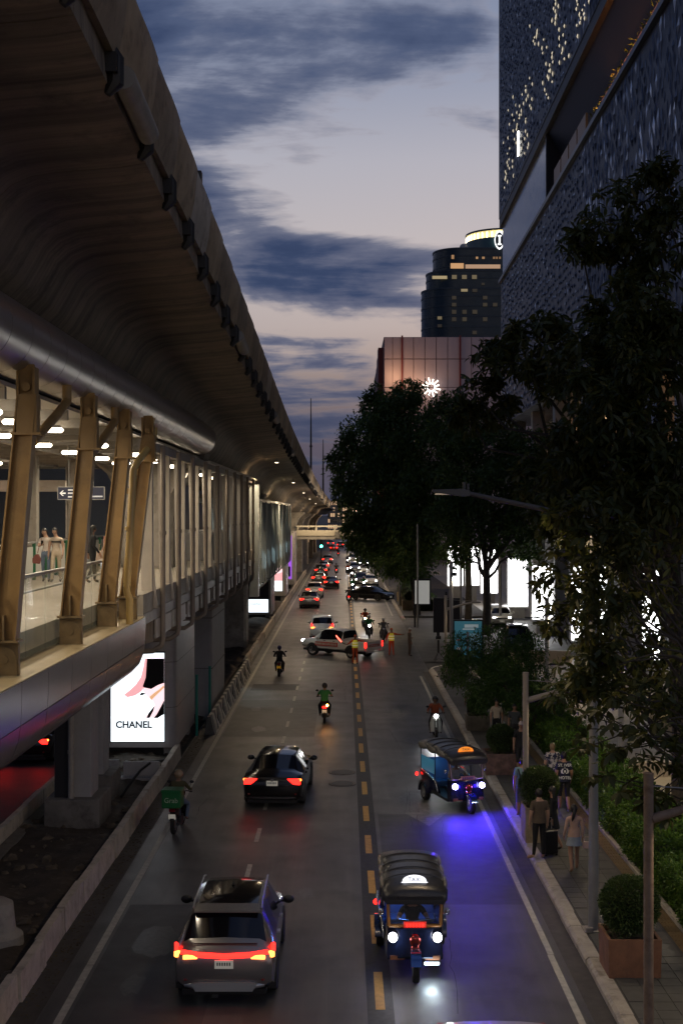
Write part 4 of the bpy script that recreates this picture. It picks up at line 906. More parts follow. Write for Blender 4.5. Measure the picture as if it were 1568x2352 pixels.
# plaza wall, stair and railing at the right edge
t = thing('plaza_stair', 'beige stair wall with upright metal railing behind the hanging leaves', 'stair', (13.2,52,.1))
beige = M('beige_stone', (.40,.33,.24), .65, var=.1, scale=1.5)
m = MB(); m.prism([(0,0),(7,0),(7,3.2),(6,3.2),(0,.3)], 0, 12, 'y'); m.build('flank', beige, t)
bmsh = MB(); bmsh.cyl((0,0,0),(0,0,1.05),.018,n=6); bmsh = bmsh.mesh('baluster', galv)
for k in range(44): put('baluster', bmsh, t, (.3+k*.15, .15, .42+k*.15*.48))
m = MB(); m.tube([(.3,.15,1.47),(6.8,.15,4.6)], .03, 6); m.build('handrail', galv, t)
m = MB(); m.bx(9.4,13,44,44.3,.1,.6); tag(m.build('low_wall', beige), 'low beige wall crossing the plaza behind the hedge', 'wall')
m = MB(); m.bx(9.1,13.5,78,78.3,.0,.75); tag(m.build('entrance_wall', beige), 'low beige wall beside the side entrance', 'wall')

# ================================================================== department store on the right
store = thing('department_store', 'dark shingled department store with a recessed lit band, filling the upper right', 'building', (14,30,0))
def fx(y): return 13.04+.0157*y
def facade(z0, z1, y0, y1, off=0, th=1.2, name='facade_wall', mat=None, n=6):
    m = MB(); r = []
    for i in range(n+1):
        y = y0+(y1-y0)*i/n; x = fx(y)+off; r.append([(x,y,z0),(x,y,z1),(x+th,y,z1),(x+th,y,z0)])
    m.loft(r); m.v = [(a-14,b-30,c) for a,b,c in m.v]; return m.build(name, mat, store)
cladm = M('dark_shingle_backing', (.030,.036,.058), .45, .4, var=.2, scale=.4)
facade(17.3, 31.1, 30, 125, 0, 30, mat=cladm); facade(37.2, 84, 26, 125.6, -.15, 30, 'upper_facade_wall', cladm)
facade(31.1, 37.2, 30, 124.5, 3.2, 26, 'recess_wall', M('recess_wall', (.028,.028,.034), .5))
facade(30.95, 31.25, 30, 125.2, -.25, .5, 'coping', M('coping', (.06,.065,.075), .35, .5)); facade(36.4, 37.2, 28, 125.6, -.1, 3.6, 'soffit_edge', M('soffit', (.035,.033,.035), .5))
glz = M('recess_glass', (.10,.14,.22), .12, .3, var=.1, scale=.8)
facade(31.25, 36.4, 95, 125, .15, .15, 'curtain_glass', glz); facade(31.25, 36.4, 94.6, 95, .1, 3, 'mullion', dark)
def slope(z0, z1, o0, o1, y0, y1, name, mat, th=.15, n=6):
    m = MB(); r = []
    for i in range(n+1):
        y = y0+(y1-y0)*i/n; x = fx(y); r.append([(x+o0,y,z0),(x+o1,y,z1),(x+o1+th,y,z1),(x+o0+th,y,z0)])
    m.loft(r); m.v = [(a-14,b-30,c) for a,b,c in m.v]; return m.build(name, mat, store)
slope(33.3, 36.5, 2.2, .2, 30, 94.6, 'sloping_soffit', M('slope_panel', (.055,.058,.07), .4, .3))
orange = E('soffit_glow', (1,.26,.05), .16, (.4,.16,.06))  # orange lamplight on the soffit painted in as colour and emission
facade(33.1, 33.3, 58, 77, .9, 2.0, 'glow_soffit', orange)
facade(31.2, 33.1, 58, 77, 3.0, .2, 'glow_back_wall', E('back_wall_glow', (.9,.22,.05), .07, (.3,.12,.05)))  # back wall also carries the orange lamplight as emission
wwin = M('store_window', (.02,.02,.022), .4, emit=(1,.55,.28), es=.012)
for k in range(4): facade(31.4, 33.2, 79+k*3.4, 82+k*3.4, .30, .15, 'band_window', wwin)
for k in range(9): facade(31.3, 33.2, 58.5+k*2.1, 58.7+k*2.1, 1.4, .2, 'band_post', M('band_post', (.06,.035,.025), .6))
rs_ = np.random.RandomState(17)
for k in range(9):
    y = rs_.uniform(58,92); m = MB(); m.ell((fx(y)+.6-14,y-30,rs_.uniform(31.8,33.0)),.09,8,6); m.build('band_lamp', E('band_lamp', (1,.5,.22), 5), store, smooth=60)
for y in (60,65,70,75): light('terrace_lamp', 'POINT', store, (fx(y)+.5-14,y-30,32.0), 110, (1,.34,.10), .15)
# planting on the terrace
n = 2600; P = np.stack([np.zeros(n),rs_.uniform(58,77,n),31.3+rs_.rand(n)**2*1.3],1); P[:,0] = fx(P[:,1])+.3+rs_.rand(n)*1.2; P -= [14,30,0]
put('terrace_planting', leafmesh('terrace_planting', P, rs_.normal(0,1,(n,3))+[0,0,.5], .32, .12, lf_mid, rs_, simple=True), store)
# shingles: folded aluminium scales
def shingle(lit=False):
    m = MB(); w, h, o = .17, .15, .06
    m.add([(0,-w,0),(-o,0,-h*.2),(0,w,0),(0,0,h),(0,0,-h*1.3)], [(0,1,3),(1,2,3),(0,4,1),(1,4,2)]); return m
shm = M('shingle_metal', (.10,.115,.16), .34, .9); shl = E('glint_shingle', (1,.86,.60), .6)  # second material glows to imitate warm glints on the scales
_n = shm.node_tree; _g = _n.nodes.new('ShaderNodeNewGeometry'); _r = _n.nodes.new('ShaderNodeValToRGB'); _n.links.new(_g.outputs['Random Per Island'], _r.inputs[0]); _n.links.new(_r.outputs[0], _n.nodes['Principled BSDF'].inputs['Base Color'])
_r.color_ramp.elements[0].color = (.05,.06,.09,1); _r.color_ramp.elements[1].color = (.75,.78,.85,1); _e = _r.color_ramp.elements.new(.72); _e.color = (.12,.14,.19,1)  # random pale scales paint glints into the base colour
sme = shingle().mesh('shingle', shm); slm = shingle().mesh('glint_shingle', shl)
base_v = np.array(shingle().v); base_f = shingle().f
cells = []
for (z0, z1) in ((17.6,30.8),(37.6,62)):
    zi = 0; z = z0
    while z < z1:
        y = 46+(.43 if zi % 2 else 0)
        while y < 124.6: cells.append((y, z)); y += .86
        z += .56; zi += 1
rs = np.random.RandomState(31); cells = np.array(cells); keep = rs.rand(len(cells)) < .93; cells = cells[keep]
score = cells[:,0]*1.0
order = np.argsort(score); nearest = order[:300]; rest = order[300:]
def xpos(y, z): return fx(y)-.01-(.15 if z > 37 else 0)
for i in nearest:
    y, z = cells[i]; put('shingle', sme, store, (xpos(y,z)-14,y-30,z), rot=(rs.uniform(-.25,.25),rs.uniform(-.12,.12),rs.uniform(-.2,.2)), sc=(1,rs.uniform(.5,.9),rs.uniform(1.6,2.8)))
V = []; 
for i in rest:
    y, z = cells[i]; a, b = rs.uniform(-.3,.3), rs.uniform(.7,1.3); q = base_v*[rs.uniform(.6,1.5),rs.uniform(.5,1.0),b*(2.4 if y < 78 else 1.2)]; ca, sa = math.cos(a), math.sin(a)
    q = np.stack([q[:,0], q[:,1]*ca-q[:,2]*sa, q[:,1]*sa+q[:,2]*ca],1); V.append(q+[xpos(y,z)-14,y-30+rs.normal(0,.10),z+rs.normal(0,.07)])
mm = MB(); mm.v = [tuple(p) for q in V for p in q.tolist()]; mm.f = [tuple(i+5*k for i in f) for k in range(len(V)) for f in base_f]; mm.m = [0]*len(mm.f)
mm.build('shingles', shm, store, kind='stuff')
# glints put in as glowing scales, in broken chains
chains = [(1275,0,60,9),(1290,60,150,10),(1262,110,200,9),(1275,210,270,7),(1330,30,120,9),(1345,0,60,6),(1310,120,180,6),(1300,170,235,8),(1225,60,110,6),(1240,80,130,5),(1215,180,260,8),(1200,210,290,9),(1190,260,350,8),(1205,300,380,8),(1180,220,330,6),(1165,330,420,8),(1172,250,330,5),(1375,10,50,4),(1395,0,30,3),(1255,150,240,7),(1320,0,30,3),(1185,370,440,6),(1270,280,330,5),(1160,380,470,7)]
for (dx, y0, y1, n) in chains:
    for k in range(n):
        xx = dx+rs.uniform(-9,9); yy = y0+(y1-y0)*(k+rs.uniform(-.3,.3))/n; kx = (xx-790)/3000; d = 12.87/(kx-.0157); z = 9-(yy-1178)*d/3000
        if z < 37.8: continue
        put('glint_shingle', slm, store, (xpos(d,z)-.04-14,d-30,z), rot=(rs.uniform(-.3,.3),0,0), sc=(1,rs.uniform(.6,1.1),rs.uniform(.6,1.3)))
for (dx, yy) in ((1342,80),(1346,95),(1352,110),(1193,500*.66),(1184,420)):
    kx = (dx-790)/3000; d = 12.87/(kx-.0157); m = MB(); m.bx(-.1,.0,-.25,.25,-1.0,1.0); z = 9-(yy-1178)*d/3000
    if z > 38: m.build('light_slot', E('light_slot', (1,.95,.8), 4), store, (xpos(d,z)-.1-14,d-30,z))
# podium below the overhang
pod = M('podium_wall', (.075,.075,.08), .6, var=.15)
facade(0, 17.3, 34, 122, 3.6, 20, 'podium_wall', pod); facade(9.6, 10.4, 34, 124, .5, 3.6, 'canopy', M('canopy', (.20,.20,.20), .5))
for k in range(16): facade(12.2, 16.6, 36+k*5.4, 40.8+k*5.4, 3.5, .12, 'podium_window', glz if k % 3 else M('brown_window', (.14,.085,.05), .4, emit=(.5,.25,.1), es=.10))
for k in range(7): facade(15.4, 16.2, 88+k*2.3, 89.3+k*2.3, 3.35, .1, 'lit_window', E('small_warm_window', (1,.6,.3), .9))
for k in range(7):
    y = 45+k*12.5; m = MB(); m.bx(-.5,.5,-.5,.5,0,17.3); m.build('column', conc_white, store, (fx(y)+1.2-14,y-30,0))
# bright screens standing at street level
scr = E('daylight_screen', (1,1,1), 4.0)
for k,(x0,x1,yt,yb,d,lab) in enumerate(((1028,1062,1243,1345,133,'half hidden by leaves at the far end of the row'),(1070,1099,1255,1344,129,'between the straight and forked tree trunks'),(1104,1142,1263,1362,126,'split by the forked tree trunk'),(1166,1211,1281,1393,110,'standing clear beside the grey post'),(1222,1288,1300,1422,96,'right of the clear one, behind thin leaves'),(1312,1392,1302,1470,83,'behind the lower leafy tree'),(1432,1514,1312,1516,72,'nearest, seen in scraps through the leaves'))):
    a = DP(x0,yb,d); b = DP(x1,yt,d); t = thing('bright_screen', 'glaring white screen %s' % lab, 'screen', ((a[0]+b[0])/2,d,.1), 0, 'white screens in front of the store'); w = (b[0]-a[0])/2
    m = MB(); m.bx(-w-.08,w+.08,.02,.5,a[2]-.12-.1,b[2]+.1-.1); m.build('housing', M('white_frame', (.6,.6,.58), .5), t)
    m = MB(); m.bx(-w,w,-.01,.018,a[2]-.1,b[2]-.1); m.build('display', scr, t)
    m = MB(); m.bx(-w*.7,w*.7,.05,.45,0,a[2]-.2); m.build('foot', conc_white, t)
    if k == 3:
        for q in range(5):
            m = MB(); m.bx(.12+q*.12,.15+q*.12,-.016,-.011,2.6-.1*(q % 2),3.5+.1*(q % 3)); m.build('screen_mark', M('screen_mark', (.5,.42,.3), .5, emit=(1,.85,.6), es=.75), t)

# ================================================================== pink department store further on
pk = thing('pink_store', 'pale pink panelled store with a glowing starburst sign behind the trees', 'building', (7,230,0))
pcl = M('pink_panel', (.50,.37,.37), .5, .1, var=.05, scale=.2); pred = M('red_fin', (.17,.018,.014), .5)
m = MB(); m.bx(0,60,.25,76,-.05,40.0); m.build('wall', M('pink_backing', (.22,.14,.14), .7), pk)
xsx = [0,2.9,6.5]; xs2 = [-.0,3.05,6.5]
cols = [(0.1,3.0)]
x = 3.0; edges = [.05]
pw = 2.02*1.985
edges = [.05,1.53,3.2,5.2,7.2,9.2,11.2,13.4]+[13.4+2.0*k for k in range(1,12)]
rows = [40.0, 36.1, 31.1, 27.3, 22, 17, 12, 7, 2]
for j in range(len(rows)-1):
    for i in range(len(edges)-1):
        m = MB(); m.bx(edges[i]+.06,edges[i+1]-.06,0,.22,rows[j+1]+.07,rows[j]-.07); m.build('pink_panel', pcl, pk)
for i in (2, 7, 12, 17):
    m = MB(); m.bx(edges[i]-.14,edges[i]+.14,-.35,.1,-.05,40.2); m.build('red_fin', pred, pk)
for k in range(9):
    m = MB(); m.bx(-.9+.05*k,-.02,4+k*8,4+k*8+5,-.05,38.6-k*.9); m.build('side_fin', pred, pk)
m = MB()
t = thing('starburst_sign', 'glowing white starburst emblem high on the pink store', 'sign', (15.2,228.6,31.0)); sgm = E('starburst', (1,.96,.86), 2.2)
for k in range(12):
    a = 2*math.pi*k/12+.26; r0, r1 = .55, 1.35+.25*(k % 2); m = MB(); m.tube([(r0*math.cos(a),0,r0*math.sin(a)),(r1*math.cos(a),0,r1*math.sin(a))],.11,8); m.ell((r1*math.cos(a),0,r1*math.sin(a)),.13,8,6); m.build('ray', sgm, t, smooth=60)
light('sign_glow', 'POINT', t, (-2.6,-2.2,.9), 230, (1,.62,.34), .5); light('sign_glow', 'POINT', t, (-6.5,-2.2,2.0), 330, (1,.62,.34), .5)
m = MB()
for (x,y,w,hh) in ((1010,545,0,0),): pass

# ================================================================== hotel tower with stepped rounded ends
ht = thing('hotel_tower', 'dark glass hotel tower with stepped rounded corner and glowing crown ring', 'building', (0,400,0)); Hs = 400/3000
hg = M('hotel_glass', (.012,.024,.032), .25, .2, var=.3, scale=.15); hgs = M('hotel_spandrel', (.02,.032,.042), .4)
def hx(x): return (x-790)*Hs
def hz(y): return 9+(1178-y)*Hs
def roundslab(x0, z0, z1, r, mat, name, grow=0):
    m = MB(); ry = 9
    pts = [(x0+r-(r+grow)*math.sin(math.pi*k/20), ry-(ry+grow)*math.cos(math.pi*k/20)) for k in range(21)]
    pts += [(hx(1250), 2*ry+grow), (hx(1250), -grow)]
    m.prism(pts, z0, z1, 'z'); return m.build(name, mat, ht, smooth=35)
tiers = [(971,0,664),(982,664,623),(998,623,572)]
for (x0, yb, yt) in tiers:
    zb = 0 if yb == 0 else hz(yb); roundslab(hx(x0), zb, hz(yt), 8, hg, 'tier_glass'); roundslab(hx(x0), hz(yt), hz(yt)+.5, 8, hgs, 'roof_edge', .15)
    z = hz(yt)-2.2
    while z > (max(zb, 60)): roundslab(hx(x0), z, z+.45, 8, hgs, 'floor_band', .12); z -= 3.15
m = MB(); cx = hx(1160); r = cx-hx(1076)
m.tube([(cx,r,hz(572)),(cx,r,hz(543))], [r,r], 40); m.build('crown_drum', M('drum_glass', (.05,.10,.11), .3, .1, var=.2, scale=.2), ht, smooth=40)
m = MB(); m.tube([(cx,r,hz(545)),(cx,r,hz(527))], [r*.93,r*.97], 40); m.build('crown_ring', E('crown_glow', (1,.80,.36), .55), ht, smooth=40)
m = MB(); m.tube([(cx,r,hz(527)),(cx,r,hz(526)+.4)], [r*1.0,r*1.0], 40); m.build('crown_cap', hgs, ht, smooth=40)
for k in range(22):
    a = math.pi+math.pi*k/21; m = MB(); m.bx(-.12,.12,-.15,.15,hz(545),hz(530)); m.build('crown_lamp', E('crown_lamp', (1,.93,.7), 3), ht, (cx+r*.98*math.cos(a), r+r*.98*math.sin(a), 0))
wm_ = E('logo_white', (1,1,1), 1.2); lx = hx(1146); lz = hz(552)
m = MB(); pr = [(2.0*math.sin(t)*(.62),2.75*math.cos(t)) for t in [2*math.pi*k/24 for k in range(24)]]
def almond(s): return [(lx+s*1.55*math.copysign(abs(math.sin(t))**1.3,math.sin(t)), lz+s*2.9*math.cos(t)) for t in [2*math.pi*k/28 for k in range(28)]]
ang = math.asin(max(-1,min(1,(lx-cx)/r))); fy = r-r*math.cos(ang)-.6
m.prism(almond(1.0), fy, fy+.2, 'y'); em = m.build('emblem', wm_, ht); m = MB(); m.prism(almond(.82), fy-.06, fy-.02, 'y'); m.build('emblem_field', dark, em)
m = MB(); m.bx(lx-.28,lx+.28,fy-.14,fy-.08,lz-1.5,lz+1.5); m.bx(lx-.62,lx+.62,fy-.141,fy-.081,lz+1.1,lz+1.5); m.bx(lx-.62,lx+.62,fy-.141,fy-.081,lz-1.5,lz-1.1); m.build('emblem_letter', wm_, em)
for (x0,x1,y0,y1,s_,kk) in ((1034,1064,605,617,2,0),(1068,1148,608,617,1.5,1),(1036,1042,586,595,1.2,0),(1092,1097,590,595,1.5,0),(1106,1112,590,595,1.2,0),(1131,1136,590,595,.8,0),(1138,1142,590,595,.8,0),(1145,1149,590,595,.8,0),(992,1026,634,641,1.3,2),
        (1037,1048,632,641,.5,2),(1060,1071,632,641,.5,2),(1083,1094,632,641,.5,2),(1058,1073,664,670,.9,2),(1004,1014,727,734,.5,2),(1037,1047,680,688,.10,2),(1037,1047,696,704,.10,2),(1037,1047,712,721,.10,2),(1037,1047,729,738,.08,2),(1061,1071,712,721,.10,2),(1061,1071,729,738,.14,2),(1084,1095,712,721,.12,2),(1084,1095,664,671,.08,2),(1108,1118,680,688,.10,2),(1108,1118,696,704,.12,2),(1108,1118,729,738,.10,2),(1131,1141,696,704,.10,2),(1084,1094,760,768,.08,2),(1004,1014,745,752,.05,2),(1105,1112,650,655,.08,2)):
    m = MB(); ox = {0:998,1:998,2:971}[kk]; m.bx(hx(x0),hx(x1),-.35,-.2,hz(y1),hz(y0)); c = ((1,.55,.25),(1,.62,.38),(1,.78,.42))[kk]
    m.build('lit_window', E('hotel_lit_%d_%d' % (kk, int(s_*100)), c, s_*.22, (.08,.06,.05)), ht)
m = MB(); m.ell((hx(1067),4,hz(563)),(1.3,.25,1.3),14,10); m.build('satellite_dish', M('dish', (.35,.34,.34), .6), ht, smooth=50)
# ================================================================== vehicles
tint = M('tinted_glass', (.006,.006,.008), .07, spec=.7)
red_l = E('tail_light_red', (1,.012,.008), 5.0, (.3,0,0)); red_b = E('brake_light_amber', (1,.20,.03), 7.0, (.4,.05,0)); red_d = M('reflector_red', (.22,.01,.01), .3)
head_l = E('head_light', (1,.97,.92), 30); head_off = M('head_light_off', (.35,.36,.38), .15, .2)
plate_m = M('plate', (.55,.53,.48), .5, emit=(.9,.85,.7), es=.12); plate_ink = M('plate_ink', (.05,.05,.06), .6)
plastic = M('black_plastic', (.018,.018,.019), .55); silver_trim = M('silver_trim', (.42,.43,.44), .35, .7)
def paint(name, c, metal=.3, rough=.28): return M('paint_'+name, c, rough, metal, coat=.8)
WHEELS = {}
def wheel_meshes(r, w):
    k = (r, w)
    if k in WHEELS: return WHEELS[k]
    m = MB(); n = 22; rings = []
    for (x, rr) in ((-w/2,r*.62),(-w/2,r*.92),(-w*.36,r),(w*.36,r),(w/2,r*.92),(w/2,r*.62)):
        rings.append([(x, rr*math.cos(2*math.pi*k/n), rr*math.sin(2*math.pi*k/n)) for k in range(n)])
    m.loft(rings, caps=False); ty = m.mesh('tyre', rubber, 40)
    m = MB(); m.cyl((-w*.42,0,0),(w*.42,0,0),r*.30,n=14)
    rings = [[(x, rr*math.cos(2*math.pi*k/n), rr*math.sin(2*math.pi*k/n)) for k in range(n)] for (x,rr) in ((-w*.46,r*.64),(-w*.42,r*.58),(w*.42,r*.58),(w*.46,r*.64))]
    m.loft(rings, caps=False)
    for q in range(5):
        a = 2*math.pi*q/5; m.box((w*.40,r*.42*math.cos(a),r*.42*math.sin(a)),(w*.08,r*.40,r*.13),rx=a); m.box((-w*.40,r*.42*math.cos(a),r*.42*math.sin(a)),(w*.08,r*.40,r*.13),rx=a)
    ri = m.mesh('rim', silver_trim, 40); WHEELS[k] = (ty, ri); return WHEELS[k]
def add_wheel(t, x, y, r, w, steer=0):
    ty, ri = wheel_meshes(r, w); o = put('wheel', ty, t, (x,y,r), rz=steer); put('rim', ri, o)
SPEC = {
 'suv': dict(st=[(0,.50,.78,.84,.78,.70),(.06,.34,.92,1.00,.88,.80),(.22,.26,1.02,1.16,.925,.76),(.62,.22,1.06,1.54,.935,.66),(.80,.22,1.06,1.585,.935,.665),(1.35,.22,1.04,1.62,.935,.67),(1.45,.22,1.04,1.62,.935,.67),(2.30,.22,1.0,1.615,.935,.665),(2.38,.22,1.0,1.61,.935,.66),(2.95,.22,.99,1.52,.935,.635),(3.15,.22,.985,1.43,.93,.62),(3.62,.23,1.0,1.06,.915,.72),(4.1,.26,.90,.93,.87,.6),(4.36,.34,.70,.74,.76,.5),(4.43,.45,.6,.62,.66,.4)], pill=(3,5,7,9), rear=2, front=10, wb=(.86,3.55), r=.345, ww=.225),
 'mpv': dict(st=[(0,.55,.80,.86,.78,.70),(.05,.36,.98,1.05,.86,.78),(.14,.28,1.08,1.22,.875,.72),(.42,.24,1.10,1.62,.88,.64),(.60,.22,1.10,1.68,.88,.645),(1.2,.22,1.08,1.72,.88,.65),(1.3,.22,1.08,1.72,.88,.65),(2.3,.22,1.04,1.71,.88,.65),(2.38,.22,1.04,1.70,.88,.64),(3.0,.22,1.02,1.58,.88,.61),(3.2,.22,1.02,1.48,.88,.60),(3.75,.24,1.02,1.07,.87,.7),(4.2,.28,.94,.96,.83,.6),(4.42,.36,.74,.78,.74,.5),(4.48,.48,.62,.64,.64,.4)], pill=(3,5,7,9), rear=2, front=10, wb=(.82,3.6), r=.33, ww=.21),
 'sedan': dict(st=[(0,.50,.74,.78,.76,.68),(.05,.34,.90,.96,.86,.76),(.18,.26,.97,1.03,.905,.76),(.62,.20,.98,1.06,.92,.72),(.75,.20,.98,1.10,.92,.71),(1.45,.20,.97,1.40,.92,.585),(1.60,.20,.97,1.425,.92,.59),(1.95,.20,.96,1.45,.92,.60),(2.05,.20,.96,1.455,.92,.60),(2.75,.20,.94,1.44,.92,.60),(2.83,.20,.94,1.435,.92,.595),(3.1,.20,.93,1.37,.92,.58),(3.25,.20,.93,1.29,.915,.57),(3.85,.21,.94,.985,.90,.68),(4.45,.24,.84,.87,.86,.58),(4.75,.32,.66,.69,.76,.48),(4.84,.42,.56,.58,.66,.4)], pill=(5,7,9,11), rear=4, front=12, wb=(.98,3.82), r=.33, ww=.22),
 'cab': dict(st=[(1.85,.42,1.12,1.18,.90,.70),(1.90,.42,1.12,1.62,.905,.64),(2.05,.42,1.12,1.70,.905,.65),(2.65,.42,1.08,1.75,.91,.66),(2.75,.42,1.08,1.75,.91,.66),(3.35,.42,1.06,1.72,.91,.65),(3.45,.42,1.06,1.68,.91,.64),(3.65,.42,1.06,1.58,.91,.62),(4.15,.44,1.08,1.14,.90,.72),(4.9,.48,1.0,1.03,.87,.62),(5.15,.52,.86,.88,.80,.52),(5.25,.58,.72,.74,.70,.45)], pill=(1,3,5), rear=0, front=7, wb=(1.15,4.2), r=.37, ww=.25)}
def ring(s):
    y, zb, zt, zr, w, wr = s; cab = zr-zt > .09
    h = [(0,zb),(w*.82,zb),(w*.97,zb+.10),(w,zb+(zt-zb)*.58),(w*.965,zt)]
    if cab: h += [(wr,zr-.06),(wr*.84,zr-.005),(0,zr+.02)]
    else: h += [(w*.82,zt+(zr-zt)*.55),(w*.5,zr),(0,zr+.012)]
    return [(x,y,z) for x,z in h]+[(-x,y,z) for x,z in h[6:0:-1]]
def body(t, sp, pm, clip=None, glassy=True):
    st = sp['st']; R_ = [ring(s) for s in st]; n = 14
    groups = {}
    def addf(key, q): groups.setdefault(key, []).append(q)
    for i in range(len(st)-1):
        c0 = st[i][3]-st[i][2] > .2; c1 = st[i+1][3]-st[i+1][2] > .2
        for j in range(14):
            k = (j+1) % n; q = [R_[i][j],R_[i][k],R_[i+1][k],R_[i+1][j]]
            side = j == 4 or j == 9; top = j in (5,6,7,8)
            if side and c0 and c1 and i not in sp['pill']: addf(('side_window', i, j), q)
            elif side and (c0 != c1): addf(('quarter_glass', i, j), q) if False else addf(('body',), q)
            elif top and i >= sp['rear'] and i <= sp['rear'] and not c0 or (top and sp['rear'] <= i and not c0 and c1): addf(('rear_window',), q)
            elif top and c0 and not c1: addf(('windscreen',), q)
            elif side and i in sp['pill'] and glassy and c0 and c1: addf(('pillar', i, j), q)
            elif j in (6,7) and c0 and c1 and sp.get('glassroof') : addf(('glass_roof',), q)
            else: addf(('body',), q)
    groups.setdefault(('body',), []); 
    out = {}
    for key, qs in groups.items():
        m = MB()
        idx = {}; 
        for q in qs:
            f = []
            for p in q:
                kk = tuple(round(c,4) for c in p)
                if kk not in idx: idx[kk] = len(m.v); m.v.append(kk)
                f.append(idx[kk])
            f2 = [a for a,b in zip(f, f[1:]+f[:1]) if a != b]
            if len(f2) > 2: m.f.append(tuple(f2)); m.m.append(0)
        if key[0] == 'body':
            for e in (R_[0], R_[-1]):
                f = []
                for p in e:
                    kk = tuple(round(c,4) for c in p)
                    if kk not in idx: idx[kk] = len(m.v); m.v.append(kk)
                    f.append(idx[kk])
                m.f.append(tuple(dict.fromkeys(f))); m.m.append(0)
        mat = {'body': pm, 'pillar': M('pillar_black', (.01,.01,.011), .2, coat=.5)}.get(key[0], tint)
        out[key] = m.build(key[0], mat, t, smooth=42)
    return out
def mirror(t, x, y, z, pm):
    for s in (-1,1):
        m = MB(); m.ell((s*(x+.13),y,z),(.12,.07,.085),10,7); m.box((s*(x+.03),y,z-.03),(.12,.05,.04)); m.build('wing_mirror', pm, t, smooth=50)
def lamp_pair(t, name, x, y, z, sx, sy, sz, mat, rz=.25):
    for s in (-1,1):
        m = MB(); m.box((s*x,y,z),(sx,sy,sz),rz=-s*rz); m.build(name, mat, t, bevel=.012)
def plate(t, y, z, front=False, mat=None):
    m = MB(); m.bx(-.17,.17,y-.012,y+.012,z-.075,z+.075); p = m.build('number_plate', mat or plate_m, t)
    m = MB(); yy = y+(.015 if front else -.015)
    for k in range(6): m.bx(-.13+.045*k,-.105+.045*k,yy-.002,yy+.002,z-.02,z+.04)
    m.build('plate_print', plate_ink, p)
